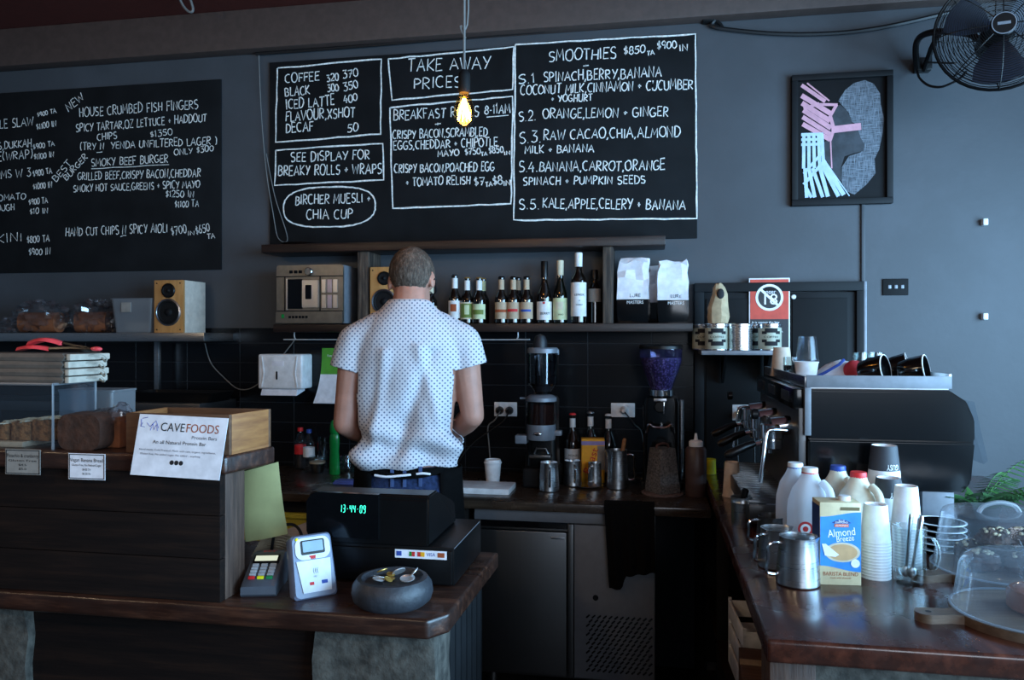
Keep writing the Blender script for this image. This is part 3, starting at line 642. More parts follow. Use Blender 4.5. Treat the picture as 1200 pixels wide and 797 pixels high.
# bread in crinkled clear bags
M['bread'] = plain('brown_bread_crust', '6e3f24', .7, var=.4, scale=18, bump=.4); M['crumb'] = plain('cake_crumb', '8a6a48', .9, var=.5, scale=40, bump=.6)
M['wrap'] = clear('crinkled_clear_wrap', 'f4f4f6', .16, .10, .03, 'd0d0d8')
def crinkled(bm, c, r, seed, amp=.22, seg=26):
    vs = ball(bm, c, r, seg); q = random.Random(seed)
    for v in vs: v.co = Vector(c) + (v.co - Vector(c)) * (1 + q.uniform(-amp, amp))
    return vs
for lab, x0, x1, yt, seed in (('crinkled clear bag of brown bread, left of the two on the steel shelf', 30, 82, 352, 1), ('crinkled clear bag of bread next to the clear plastic tub', 80, 123, 350, 2)):
    a, b = aty(x0, yt, 3.44), aty(x1, yt, 3.44); w = b.x - a.x; h = a.z - ZL
    t = thing('bagged_bread', lab, 'bread', ((a.x + b.x) / 2, 3.40 + .09 * (seed - 1), ZL), R(8 * seed), 'bagged bread on the steel shelf')
    bm = BM(); prism_x(bm, rrect(-.05, .05, .004, h * .62, .04), -w * .36, w * .36); mk('loaf', bm, M['bread'], t)
    bm = BM(); crinkled(bm, (0, 0, h * .48), (w * .52, .075, h * .47), seed)
    for v in bm.verts: v.co.z = max(v.co.z, .002)
    mk('clear_wrapper', bm, M['wrap'], t, ang=10)
    bm = BM(); crinkled(bm, (-w * .62 * (1 if seed == 1 else -.8), -.02, .035), (.05, .05, .035), seed + 20, .4, 14)
    for v in bm.verts: v.co.z = max(v.co.z, .002)
    mk('twisted_end', bm, M['wrap'], t, ang=8)
# lower left back bench with black tray
a, b = aty(120, 468, 3.4), aty(255, 468, 3.4)
zt = a.z
t = thing('steel_low_shelf', 'low stainless shelf below the wooden speaker holding the black tray', 'shelf', (-1.9, 3.3, 0))
bm = BM(); box(bm, -1.6, b.x + 1.9, -.05, .27, zt - .045, zt, .004); mk('shelf_plate', bm, M['darksteel'], t)
for x in (-1.5, b.x + 1.86):
    bm = BM(); prism_x(bm, [(.27, zt - .045), (-.02, zt - .045), (.27, zt - .2)], x - .01, x + .01); mk('bracket', bm, M['darksteel'], t)
a, b = aty(158, 455, 3.36), aty(258, 455, 3.36); h = .045
t = thing('baking_tray', 'black baking tray on the steel bench below the wooden speaker', 'tray', ((a.x + b.x) / 2, 3.40, zt))
w = b.x - a.x
def tr(s, z, d=.2): return [(x * s, y * s, z) for x, y in rrect(-w / 2, w / 2, -d / 2, d / 2, .02)]
bm = BM(); loft(bm, [tr(.9, 0), tr(1, h), tr(.975, h), tr(.88, .004)]); mk('tray', bm, M['black'], t)

# ------------------------------------------------------------------ towel dispenser, notice, outlets
a, b = aty(302, 415, 3.47), aty(354, 415, 3.47); z0 = aty(330, 459, 3.47).z; w = b.x - a.x; h = a.z - z0
t = thing('paper_towel_dispenser', 'white paper towel dispenser on the black tiles', 'dispenser', (a.x, 3.588, z0))
bm = BM(); box(bm, 0, w, -.118, -.0005, .012, h, .012, seg=3); mk('cover', bm, M['white'], t)
bm = BM(); prism(bm, [(w * .1, .02), (w * .1 + .012, h * .5), (w * .1, h - .01), (w * .1 - .004, h - .01), (w * .1 + .006, h * .5), (w * .1 - .004, .02)], -.121, -.116); mk('moulded_rib', bm, M['white'], t); bm = BM(); prism(bm, [(w * .88, .02), (w * .88 - .012, h * .5), (w * .88, h - .01), (w * .88 + .004, h - .01), (w * .88 - .006, h * .5), (w * .88 + .004, .02)], -.121, -.116); mk('moulded_rib', bm, M['white'], t)
bm = BM(); prism(bm, rrect(w * .42, w * .45, h * .32, h * .54, .003), -.121, -.117); mk('level_slot', bm, M['dkwin'], t)
bm = BM(); prism(bm, rrect(w * .32, w * .58, h * .68, h * .82, .003), -.120, -.117); mk('badge', bm, M['paperwhite'], t)
bm = BM(); prism_x(bm, [(-.10, .014), (-.115, -.018), (-.112, -.020), (-.02, .0), (-.02, .014)], w * .06, w * .86); mk('paper_towel', bm, M['paperwhite'], t)
# green and white notice
M['noticegreen'] = plain('green_print', '4f9a2c', .6)
a, b = aty(376.5, 408, 3.575), aty(412, 408, 3.575); zb = aty(380, 472, 3.575).z; w = b.x - a.x; h = a.z - zb
t = thing('wall_notice', 'green and white paper notice curling off the tiles behind the man', 'notice', (a.x, 3.588, zb))
def curl(z0, z1, sh0, n=8):
    rows = []
    for k in range(n + 1):
        z = z0 + (z1 - z0) * k / n; y = -.004 - .05 * (1 - z / h) ** 3; s = -.012 * (1 - z / h) ** 2 * 2
        rows.append((y, z, s))
    bm = BM(); loft(bm, [[(s, y, z), (w + s, y, z), (w + s, y + .0012, z), (s, y + .0012, z)] for y, z, s in rows]); return bm
mk('white_half', curl(0, h * .52, 0), M['paperwhite'], t); mk('green_half', curl(h * .52, h, 0), M['noticegreen'], t)
bm = BM(); text(bm, 'Food safety', .016, face(w * .42, -.0075, h * .86)); mk('heading', bm, M['whiteink'], t)
M['cord'] = plain('black_cord', '101012', .5); M['greycord'] = plain('grey_cord', '6d6c6a', .6)
def outlet(label, x0, x1, y0, y1, Y, plugs, m='white'):
    a, b = aty(x0, y0, Y), aty(x1, y1, Y); w = b.x - a.x; h = a.z - b.z
    t = thing('power_outlet', label, 'power outlet', (a.x, Y, b.z))
    bm = BM(); box(bm, 0, w, -.009, -.0004, 0, h, .003); mk('plate', bm, M[m], t)
    for k in (.25, .75):
        bm = BM(); box(bm, k * w - .006, k * w + .006, -.012, -.008, h * .76, h * .9, .001); mk('switch', bm, M[m], t)
    for (u, v, m2) in plugs:
        mt = Matrix.Translation((u * w, -.008, v * h)) @ Matrix.Rotation(R(90), 4, 'X')
        bm = BM(); lathe(bm, [(0, 0), (.019, 0), (.019, .012), (.013, .03), (.008, .045), (0, .046)], 16, M=mt); mk('plug', bm, M[m2], t)
    return t
YT = 3.588
OA = outlet('white double power outlet with two black plugs, left of the smoky grinder', 579.5, 606, 471, 488, YT, [(.25, .42, 'black'), (.68, .42, 'black')])
OB = outlet('white power outlet with a white plug, left of the beans grinder', 716, 744, 472, 489, YT, [(.55, .5, 'white')])
def cord(label, pts, m='cord', r=.0035, name='wall_cable', par=None):
    bm = BM(); tube(bm, smooth_path(pts, 6), r, 6)
    if par is not None:
        o = mk('cord', bm, M[m], par); o.data.transform((Matrix.Translation(par.location) @ par.rotation_euler.to_matrix().to_4x4()).inverted()); return o
    p = Vector(pts[0]); o = mk(name, bm, M[m]); o.data.transform(Matrix.Translation(-p)); o.location = p; return tag(o, label, 'cord')
Y0 = YT - .05
cord('black cord from the white plug down behind the beans grinder', [aty(731, 482, Y0), aty(737, 489, Y0), aty(744, 498, Y0), aty(752, 508, Y0 + .02), aty(756, 545, Y0 + .02)], par=OB)
cord('grey cord with a tag hanging from the double outlet to the bench', [aty(586, 482, Y0), aty(580, 492, Y0), aty(572, 500, Y0 + .02), aty(573, 520, Y0 + .03), aty(575, 545, 3.57)], 'greycord', par=OA)
cord('dark cord looping from the double outlet behind the man', [aty(597, 482, Y0), aty(588, 495, Y0), aty(560, 515, Y0), aty(545, 530, Y0), aty(535, 545, Y0)], par=OA)
cord('thin grey cord running from the steel shelf down the dark tiles', [aty(240, 402, 3.58), aty(247, 425, 3.58), aty(262, 442, 3.58), aty(280, 456, 3.58), aty(300, 452, 3.58), aty(322, 428, 3.575), aty(345, 399, 3.575)], 'greycord', .003)
cord('pair of thin strings hanging beside the wide menu chalkboard', [aty(303, 55, 3.58), aty(306, 130, 3.58), aty(312, 200, 3.58), aty(320, 250, 3.575), aty(326, 279, 3.575), aty(337, 279, 3.575), aty(322, 230, 3.575), aty(312, 180, 3.58)], 'greycord', .0022, 'hanging_string')
a = aty(352, 282, 3.5)
t = thing('serving_tray', 'thin round silver tray lying on the upper shelf board', 'tray', (a.x, 3.5, 1.937)); bm = BM(); lathe(bm, [(0, .004), (.07, .004), (.088, .012), (.094, .011), (.072, 0), (0, 0)], 36); mk('tray', bm, M['chrome'], t)

# ------------------------------------------------------------------ black cupboard door, sign, tins
xd0, xd1 = aty(814, 335, 3.56).x, aty(1012, 335, 3.56).x; zd = aty(900, 331, 3.56).z
t = thing('cupboard_doors', 'pair of black painted cupboard doors behind the coffee machine', 'cupboard', ((xd0 + xd1) / 2, YW, 0)); hw = (xd1 - xd0) / 2
bm = BM()
box(bm, -hw, hw, -.05, 0, zd - .04, zd, .003); box(bm, -hw, -hw + .04, -.05, 0, 0, zd - .04, .002); box(bm, hw - .03, hw, -.05, 0, 0, zd - .04, .002); mk('frame', bm, M['blackpaint'], t)
xm = aty(925, 400, 3.56).x - (xd0 + xd1) / 2
for i, (u, v) in enumerate(((-hw + .04, xm - .003), (xm + .003, hw - .03))):
    bm = BM(); box(bm, u, v, -.034, -.004, .05, zd - .045, .002); o = mk('door_panel', bm, M['blackpaint'], t)
    bm = BM(); box(bm, u + .01, v - .035, -.040, -.033, zd - .20 if False else .9, zd - .07, .003); mk('raised_field', bm, M['matt_black'], o)
bm = BM(); box(bm, hw + .0005, hw + .012, -.045, 0, 0, zd, .002); mk('steel_edge', bm, M['greymetal'], t)
a = aty(930, 348, 3.56); bm = BM(); cyl(bm, .010, 0, .012, M=Matrix.Translation((a.x - t.location.x, -.034, a.z)) @ Matrix.Rotation(R(90), 4, 'X'), bev=.003); mk('white_knob', bm, M['white'], t)
# sign
a, b = aty(878, 326, 3.545), aty(926, 326, 3.545); zb = aty(900, 412, 3.545).z; w = b.x - a.x; h = a.z - zb
M['signred'] = plain('sign_red', 'c8402c', .45); M['signblack'] = plain('sign_black', '1b1c20', .5)
t = thing('age_limit_sign', 'red and black under 18 liquor sign with white edge behind the coffee tins', 'sign', (a.x, 3.557, zb))
bm = BM(); box(bm, 0, w, -.004, 0, 0, h, .001); mk('backing', bm, M['white'], t)
bm = BM(); box(bm, .005, w - .005, -.0052, -.003, h * .44, h - .006); mk('red_field', bm, M['signred'], t)
bm = BM(); box(bm, .005, w - .005, -.0052, -.003, .006, h * .44); mk('black_field', bm, M['signblack'], t)
cx, cz, r = w * .5, h * .735, w * .34
mt = Matrix.Translation((cx, -.0052, cz)) @ Matrix.Rotation(R(90), 4, 'X')
bm = BM(); cyl(bm, r * .85, 0, .0008, M=mt, seg=40); mk('dark_disc', bm, M['signblack'], t)
bm = BM(); text(bm, '18', r * 1.15, face(cx, -.0066, cz - r * .18), fit=r * .95); text(bm, 'under', r * .5, face(cx, -.0066, cz + r * .42), fit=r * .9); mk('numerals', bm, M['whiteink'], t)
bm = BM(); lathe(bm, [(r * .82, 0), (r, 0), (r, .002), (r * .82, .002), (r * .82, 0)], 44, M=mt); box(bm, -r * .9, r * .9, -.0022, -.0008, -r * .09, r * .09, M=Matrix.Translation((cx, -.0052, cz)) @ Matrix.Rotation(R(44), 4, 'Y')); mk('prohibition_ring', bm, M['whiteink'], t)
bm = BM()
for k, s in enumerate(('It is against the law', 'to sell or supply', 'alcohol to, or to obtain')): text(bm, s, .014, face(.012, -.0056, h * (.395 - .062 * k)), 'LEFT', fit=[.12, .098, .135][k] * w / .18)
mk('lettering', bm, M['whiteink'], t)
# tin shelf and tins
ZT = 1.444
a, b = aty(822, 415, 3.30), aty(926, 415, 3.30)
t = thing('tin_shelf', 'narrow pale shelf holding the coffee tins', 'shelf', (a.x, 3.42, ZT - .018))
bm = BM(); box(bm, 0, b.x - a.x, -.12, .128, 0, .018, .002); mk('board', bm, M['greymetal'], t)
for x in (.1, (b.x - a.x) - .07):
    bm = BM(); prism_x(bm, [(.128, 0), (-.05, 0), (.128, -.13)], x, x + .012); mk('bracket', bm, M['matt_black'], t)
M['tin'] = steel('tin_plate', 'c8ccd0', .25); M['tinlabel'] = plain('tin_label', 'a8ab98', .5)
def tin(label, px, r, h, Y, lid=True, lab=True, m='tin'):
    p = aty(px, 412, Y)
    t = thing('coffee_tin', label, 'tin', (p.x, Y, ZT), 0, 'coffee tins on the narrow shelf')
    bm = BM(); cyl(bm, r, 0, h - .012, seg=30, bev=.002); mk('can', bm, M[m], t)
    bm = BM(); cyl(bm, r + .0015, h - .014, h, seg=30, bev=.002); mk('lid', bm, M['tin'], t)
    if lab:
        bm = BM(); patch(bm, r, .006, h - .018, -175, -5, 18); l = mk('label', bm, M['tinlabel'], t)
        for s in (-1, 1):
            bm = BM(); patch(bm, r + .0008, h * .5 + s * h * .24 - .009, h * .5 + s * h * .24 + .009, -122, -58, 8)
            patch(bm, r + .0008, h * .5 + s * h * .15 - .005, h * .5 + s * h * .15 + .007, -112 - 26, -112, 5); patch(bm, r + .0008, h * .5 + s * h * .15 - .005, h * .5 + s * h * .15 + .007, -68, -68 + 26, 5)
            mk('label_emblem', bm, M['ink'], l)
        bm = BM(); text(bm, 'COFFEE', .012, face(0, -r - .0016, h * .5), fit=r * 1.3, wrap=r + .002); mk('label_lettering', bm, M['ink'], l)
    return t
tin('coffee tin with black emblem, half hidden behind at the left end', 824, .046, .112, 3.47)
tin('coffee tin with black emblem, below the brown paper bag', 839.5, .046, .112, 3.345)
tin('plain shiny tin without label, between the labelled coffee tins', 867, .049, .112, 3.345, lab=False)
tin('coffee tin with black emblem, half hidden right of the plain tin', 886, .044, .112, 3.47)
tin('coffee tin with black emblem, below the red sign', 902, .046, .112, 3.345)
# brown paper bag
p = aty(841.5, 383, 3.345); ZP = ZT + .113
t = thing('paper_bag', 'crumpled brown paper bag standing open on a coffee tin', 'bag', (p.x, 3.345, ZP)); M['kraft'] = plain('kraft_paper', 'b09a7a', .85, var=.2)
q = random.Random(4); bm = BM(); rings = []
for z, rx, ry, ox in ((0, .040, .03, 0), (.03, .046, .036, .001), (.065, .044, .034, .0), (.095, .034, .028, .004), (.125, .030, .024, .006), (.15, .024, .02, .004), (.165, .014, .012, .002)):
    rings.append([(ox + rx * math.cos(2 * PI * k / 14) * q.uniform(.86, 1.1), ry * math.sin(2 * PI * k / 14) * q.uniform(.86, 1.1), z + q.uniform(-.004, .004) * (z > 0)) for k in range(14)])
loft(bm, rings); mk('bag', bm, M['kraft'], t, ang=20)
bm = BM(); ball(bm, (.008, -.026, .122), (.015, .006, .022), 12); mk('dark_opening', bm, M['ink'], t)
OC = outlet('white double power outlet with two black plugs, left of the coffee machine', 858, 890, 474, 493, 3.566, [(.3, .38, 'black'), (.65, .38, 'black')])
for lab, pts in (('black cord from the left plug of the outlet beside the coffee machine', [(868, 486), (866, 500), (864, 520), (866, 560)]), ('black cord from the right plug of the outlet beside the coffee machine', [(879, 486), (882, 500), (884, 520), (884, 560)])):
    cord(lab, [aty(x, y, 3.50) for x, y in pts], par=OC)
a, b = aty(1034, 327, YW), aty(1064, 346, YW)
t = thing('switch_plate', 'dark switch plate on the blue wall right of the cupboard', 'switch', (a.x, YW, b.z)); w = b.x - a.x; h = a.z - b.z
bm = BM(); box(bm, 0, w, -.008, -.0004, 0, h, .002); mk('plate', bm, M['matt_black'], t)
for k in range(3):
    bm = BM(); box(bm, w * (.2 + .25 * k), w * (.32 + .25 * k), -.011, -.007, h * .4, h * .62, .001); mk('rocker', bm, M['greymetal'], t)
for lab, px, py in (('small white wall peg right of the framed artwork', 1152, 261), ('small white wall peg low on the blue wall, above the coffee machine', 1152, 371)):
    p = aty(px, py, YW); t = thing('wall_peg', lab, 'wall peg', (p.x, YW, p.z), 0, 'wall pegs'); bm = BM(); box(bm, -.010, .010, -.03, -.0003, -.014, .014, .004); mk('peg', bm, M['white'], t)
a, b = aty(1011, 243, YW), aty(1011, 330, YW)
t = thing('wall_conduit', 'thin vertical conduit painted blue below the framed artwork', 'conduit', (a.x, YW, b.z)); bm = BM(); box(bm, -.008, .008, -.012, -.0003, 0, a.z - b.z + .02, .004); mk('conduit', bm, M['wall'], t)
cord('black cable sagging along the top of the wall', [aty(x, y, 3.575) for x, y in ((300, 63), (420, 54), (560, 42), (700, 31), (826, 20), (834, 30), (850, 34), (900, 39), (950, 40), (1000, 37), (1050, 29), (1115, 14))], 'cord', .009)
p = aty(828, 24, YW); t = thing('cable_bracket', 'dark cable bracket right of the wide chalkboard top', 'bracket', (p.x, YW, p.z)); bm = BM(); box(bm, -.02, .03, -.045, -.0003, -.02, .03, .006); tube(bm, [(.03, -.02, 0), (.06, -.02, -.03), (.07, -.02, -.05)], .008); mk('bracket', bm, M['matt_black'], t)

# ------------------------------------------------------------------ framed artwork
a, b = aty(928, 88, 3.57), aty(1047, 85, 3.57); zb = aty(990, 239.5, 3.57).z; w = b.x - a.x; h = a.z - zb
t = thing('framed_artwork', 'black framed collage of a profile with pink and white stripes', 'picture', (a.x, YW, zb))
bm = BM(); f = .026
for q in ((0, w, 0, f), (0, w, h - f, h), (0, f, f, h - f), (w - f, w, f, h - f)): box(bm, q[0], q[1], -.032, -.0005, q[2], q[3], .003)
mk('frame', bm, M['blackpaint'], t)
bm = BM(); box(bm, f, w - f, -.012, -.002, f, h - f); pn = mk('artwork_panel', bm, plain('black_art_paper', '0b0c0f', .6, spec=.2), t)
M['pink'] = plain('pink_paper', 'd49aa8', .7); M['palestripe'] = plain('pale_blue_paper', 'b9d0e6', .7); M['facegrey'] = plain('dark_face_print', '33373d', .7, var=.4, scale=20)
def hatch():
    b = NB('pale_hatched_print'); v = b.coord((1, 1, 1), (0, R(45), 0)); f1 = b.noise(b.coord((8, 1, 120), (0, R(40), 0)), 3.0, 3); f2 = b.noise(b.coord((120, 1, 8), (0, R(40), 0)), 3.0, 3)
    b.link(b.ramp(b.math('MAXIMUM', f1, f2), [(.42, '2c3036'), (.58, '6c747e'), (.75, '98a0aa')]), b.p.inputs['Base Color']); b.set(Roughness=.8); return b.m
M['hatch'] = hatch()
# artwork coordinates are taken from a 676 x 797 crop of the picture
AX = lambda x, y: ((x / 676 * 140 + 920 - 928) / 119.0 * w, h - ((y / 797 * 165 + 80 - 88) / 151.5) * h)
from mathutils.geometry import tessellate_polygon
def flat(name, polys, m, y):
    bm = BM()
    for i, pl in enumerate(polys):
        co = [Vector((AX(*p)[0], y - .00004 * i, AX(*p)[1])) for p in pl]; vs = [bm.verts.new(q_) for q_ in co]
        for a_ in tessellate_polygon([co]):
            try: bm.faces.new([vs[k_] for k_ in a_])
            except ValueError: pass
    return mk(name, bm, M[m], pn, smooth=False)
def bar(x0, y0, x1, y1, wd):
    d = Vector((x1 - x0, y1 - y0)).normalized(); n = Vector((-d.y, d.x)) * wd * .64
    return [(x0 + n.x, y0 + n.y), (x1 + n.x, y1 + n.y), (x1 - n.x, y1 - n.y), (x0 - n.x, y0 - n.y)]
blob = [(310, 190), (350, 130), (400, 95), (460, 82), (510, 105), (545, 160), (550, 220), (568, 300), (560, 380), (540, 470), (515, 520), (520, 600), (470, 660), (400, 715), (350, 690), (330, 640), (330, 560), (370, 500), (440, 480), (450, 440), (420, 400), (425, 330), (385, 310), (370, 260)]
flat('hatched_shape', [blob], 'hatch', -.0125)
flat('face_profile', [[(262, 290), (290, 225), (320, 212), (355, 245), (380, 285), (388, 320), (420, 350), (436, 400), (458, 440), (452, 475), (400, 484), (345, 500), (325, 560), (328, 640), (250, 560), (222, 500), (222, 420), (260, 400)]], 'facegrey', -.0135)
flat('pink_stripes', [bar(98, 150, 270, 262, 22), bar(100, 192, 262, 300, 22), bar(108, 232, 268, 340, 22), bar(104, 270, 268, 378, 20), bar(104, 310, 264, 405, 20), bar(98, 92, 235, 190, 17), bar(130, 82, 258, 188, 7),
     bar(110, 225, 200, 200, 14), bar(200, 205, 305, 212, 12), bar(300, 210, 265, 270, 14), bar(262, 270, 285, 350, 16), bar(285, 345, 262, 410, 14), bar(270, 350, 438, 338, 30), bar(265, 410, 272, 565, 6)], 'pink', -.0145)
flat('pale_stripes', [bar(x, 370, x - 2 + k * 3, 560, 15) for k, x in enumerate((112, 140, 168, 196, 215))] + [bar(96, 370, 222, 372, 14), bar(96, 398, 222, 400, 12), bar(96, 426, 222, 427, 12), bar(110, 590, 222, 470, 12), bar(110, 650, 222, 530, 14)] +
     [bar(118 + 22 * k, 560, 128 + 46 * k, 724, 16) for k in range(3)] + [bar(200, 545, 250, 722, 18), bar(212, 535, 310, 722, 18), bar(222, 520, 340, 715, 20), bar(228, 515, 372, 722, 5), bar(120, 660, 155, 724, 14)], 'palestripe', -.0155)

# ------------------------------------------------------------------ wall fan
c = aty(1171, 37, 3.05); k = depth(c) / 910
fan = thing('wall_fan', 'black caged wall fan above the right end of the counter', 'fan', (c.x, YW, c.z)); dy = 3.05 - YW; rF = 68 * k
mt = Matrix.Translation((0, dy, 0)) @ Matrix.Rotation(R(-12), 4, 'Z') @ Matrix.Rotation(R(90), 4, 'X')
bm = BM()
n = 24
for i in range(n):
    u = (i + 1) / n; r = rF * (.20 + .80 * u); z = .075 * (1 - u ** 3) + .0
    tube(bm, [(r * math.cos(2 * PI * j / 40), r * math.sin(2 * PI * j / 40), z) for j in range(40)], .0013 if i < n - 1 else .006, 5, M=mt, closed=True)
for i in range(9):
    u = (i + 1) / 9; r = rF * (.25 + .75 * u); z = -.075 * (1 - u ** 3)
    tube(bm, [(r * math.cos(2 * PI * j / 40), r * math.sin(2 * PI * j / 40), z) for j in range(40)], .0016, 5, M=mt, closed=True)
for i in range(8):
    a = 2 * PI * i / 8; 
    tube(bm, [(rF * (.2 + .8 * u) * math.cos(a), rF * (.2 + .8 * u) * math.sin(a), .075 * (1 - u ** 3)) for u in (0, .3, .6, .8, .92, 1)], .0022, 5, M=mt)
    tube(bm, [(rF * (.2 + .8 * u) * math.cos(a), rF * (.2 + .8 * u) * math.sin(a), -.075 * (1 - u ** 3)) for u in (0, .3, .6, .8, .92, 1)], .0022, 5, M=mt)
mk('cage', bm, M['black'], fan)
bm = BM(); cyl(bm, rF * .20, .062, .085, seg=32, bev=.004, M=mt); cb = mk('hub_badge', bm, M['black'], fan)
bm = BM(); box(bm, -.02, .02, -.005, .005, .0852, .0862, M=mt); lathe(bm, [(rF * .17, .0852), (rF * .185, .0852), (rF * .185, .0862), (rF * .17, .0862), (rF * .17, .0852)], 32, M=mt); mk('badge_mark', bm, M['greymetal'], cb)
for i in range(3):
    bm = BM(); rows = []
    for u in (.18, .4, .65, .88):
        hw = .35 + .25 * math.sin(PI * u); row = []
        for s in (-1, -.3, .3, 1): row.append((rF * u * math.cos(s * hw), rF * u * math.sin(s * hw), .022 * s))
        rows.append(row + [(x, y, z - .003) for x, y, z in row[::-1]])
    loft(bm, rows, M=mt @ Matrix.Rotation(2 * PI * i / 3 + .5, 4, 'Z')); mk('blade', bm, M.setdefault('fanblue', plain('haze_tinted_blade', '222a3a', .5)), fan)  # blue lift in the blade colour stands in for bluish lens haze
bm = BM(); cyl(bm, .055, -.17, -.02, seg=24, bev=.012, M=mt); mk('motor', bm, M['black'], fan)
W3 = lambda px, py, Y: aty(px, py, Y) - fan.location
bm = BM(); tube(bm, smooth_path([(0, dy + .12, 0), W3(1135, 40, 3.25), W3(1104, 37, 3.32), W3(1084, 40, 3.40), W3(1075, 48, 3.46), W3(1073, 60, 3.5), W3(1075, 80, 3.56), W3(1076, 82, 3.595)], 6), .013, 8); tube(bm, [W3(1100, 40, 3.36), W3(1092, 56, 3.45), W3(1083, 82, 3.56)], .012, 8); mk('bracket_arm', bm, M['black'], fan)
bm = BM(); a_, b_ = W3(1070, 72, YW), W3(1088, 86, YW); box(bm, a_.x, b_.x, -.05, -.0005, b_.z, a_.z, .004); mk('wall_plate', bm, M['black'], fan)
bm = BM(); tube(bm, smooth_path([W3(1075, 84, 3.56), W3(1078, 92, 3.5), W3(1088, 100, 3.45), W3(1102, 102, 3.4), W3(1116, 97, 3.3), W3(1126, 91, 3.15), W3(1132, 84, 3.1)], 6), .005, 6); tube(bm, [W3(1086, 73, 3.5), W3(1112, 74, 3.2), W3(1120, 74, 3.08)], .004, 6); mk('cable', bm, M['cord'], fan)

# ------------------------------------------------------------------ hanging filament bulb
p = aty(544, 128, 2.36); kb = depth(p) / 910
t = thing('pendant_bulb', 'glowing filament bulb hanging on a pale cord before the chalkboard', 'pendant light', (p.x, p.y, 3.11))
d = lambda y: H + (395 - y) * kb - 3.11
bm = BM(); tube(bm, [(0, 0, 0), (0, 0, d(82))], .004, 8); tube(bm, smooth_path([(.004, 0, 0), (.012, .004, d(12)), (-.012, 0, d(30)), (.004, 0, d(45))], 5), .003, 6); mk('cord', bm, M['greycord'], t)
bm = BM(); lathe(bm, [(0, d(82)), (.008, d(82)), (.017, d(86)), (.019, d(90)), (.019, d(106)), (.015, d(109)), (0, d(109))], 24); mk('lamp_socket', bm, M['matt_black'], t)
M['bulbglass'] = clear('amber_bulb_glass', 'ffd9a0', .06, .02); M['filament'] = emit('filament_glow', 'ffb648', 90.0); M['bulbgas'] = emit('x', 'ffffff', 0)
R0 = 12.5 * kb
prof = [(.012, d(107)), (.016, d(110)), (R0 * .75, d(118)), (R0 * .98, d(127)), (R0, d(132)), (R0 * .93, d(139)), (R0 * .7, d(145)), (R0 * .35, d(148.5)), (0, d(150))]
bm = BM(); lathe(bm, prof, 28); b_ = mk('glass_bulb', bm, M['bulbglass'], t)
bm = BM()
for i in range(9):
    a = 2 * PI * i / 9
    tube(bm, [(.004 * math.cos(a), .004 * math.sin(a), d(116)), (R0 * .62 * math.cos(a), R0 * .62 * math.sin(a), d(141))], .0022, 5)
mk('filament', bm, M['filament'], b_)
l = bpy.data.lights.new('bulb_light', 'POINT'); l.energy = 3.0; l.color = (1, .62, .25); l.shadow_soft_size = .03
lo = bpy.data.objects.new('bulb_light', l); COL.objects.link(lo); lo.parent = t; lo.location = (0, 0, d(128))
# cable loop at the ceiling
cord('pale cable loop at the dark red ceiling', [aty(208, -8, 3.3), aty(213, 4, 3.3), aty(219, 12, 3.3), aty(224, 14, 3.3), aty(226, 10, 3.3), aty(222, -4, 3.3)], 'greycord', .006, 'cable_loop')
# ------------------------------------------------------------------ back bench
ZB = .864; YBF = 2.95; XR = .217; ZR = .92; ZF = .90
t = thing('timber_bench', 'dark timber bench top along the tiled wall behind the man', 'bench', (-1.04, YBF, ZB - .034))
bm = BM(); box(bm, -1.25, XR + 1.04 - .001, 0, YT - YBF - .001, 0, .034, .005); mk('bench_slab', bm, M['benchtop'], t)
# under bench fridge
x0, x1 = aty(556, 700, 2.985).x, aty(768, 700, 2.985).x; zt = ZB - .036; zb = .19
t = thing('bench_fridge', 'stainless steel under-bench fridge with slotted vent panel', 'fridge', (x0, 2.985, 0)); w = x1 - x0
bm = BM(); box(bm, 0, w, .03, .58, zb - .02, zt, .004); mk('cabinet', bm, M['darksteel'], t)
bm = BM(); box(bm, 0, w, -.004, .03, zt - .045, zt - .004, .003); mk('top_rail', bm, M['ventsteel'], t)
px = lambda x: aty(x, 700, 2.985).x - x0
pz = lambda y: aty(660, y, 2.985).z
bm = BM(); box(bm, .005, px(664), -.004, .028, zb, pz(624), .006); dr = mk('door', bm, M['darksteel'], t)
bm = BM(); box(bm, .005, px(664), .008, .028, pz(621), pz(611), .002); mk('door_handle_recess', bm, M['dkwin'], dr)
bm = BM(); box(bm, px(646), px(662), -.007, -.003, pz(632), pz(629.5), .001); mk('badge', bm, M['silver'], dr)
bm = BM(); box(bm, px(664) + .004, px(672), -.002, .03, zb, zt - .05, .003); mk('mullion', bm, M['darksteel'], t)
bm = BM(); box(bm, px(673), w - .002, -.003, .028, zb, zt - .05, .003); vp = mk('vent_panel', bm, M['ventsteel'], t)
bm = BM(); dx, dz = .0215, .017
for i in range(12):
    for j in range(13):
        cx = px(689) + i * dx + (.0 if j % 2 == 0 else dx * .5); cz = pz(782) + j * dz
        if cx > w - .016 or cz > pz(709): continue
        prism(bm, rrect(-.0095, .0095, -.0032, .0032, .003, 2), -.0042, -.0025, M=Matrix.Translation((cx, 0, cz)) @ Matrix.Rotation(R(-42), 4, 'Y'))
v_ = mk('vent_slots', bm, M['dkwin'], vp); v_['kind'] = 'stuff'
bm = BM(); cyl(bm, .011, .0, .005, M=Matrix.Translation((px(698), -.001, pz(698))) @ Matrix.Rotation(R(90), 4, 'X'), bev=.001); mk('lock', bm, M['dkwin'], vp)
for x in (.06, w - .06):
    for y in (.08, .5):
        bm = BM(); cyl(bm, .02, 0, zb - .02, c=(x, y, 0)); mk('leg', bm, M['darksteel'], t)
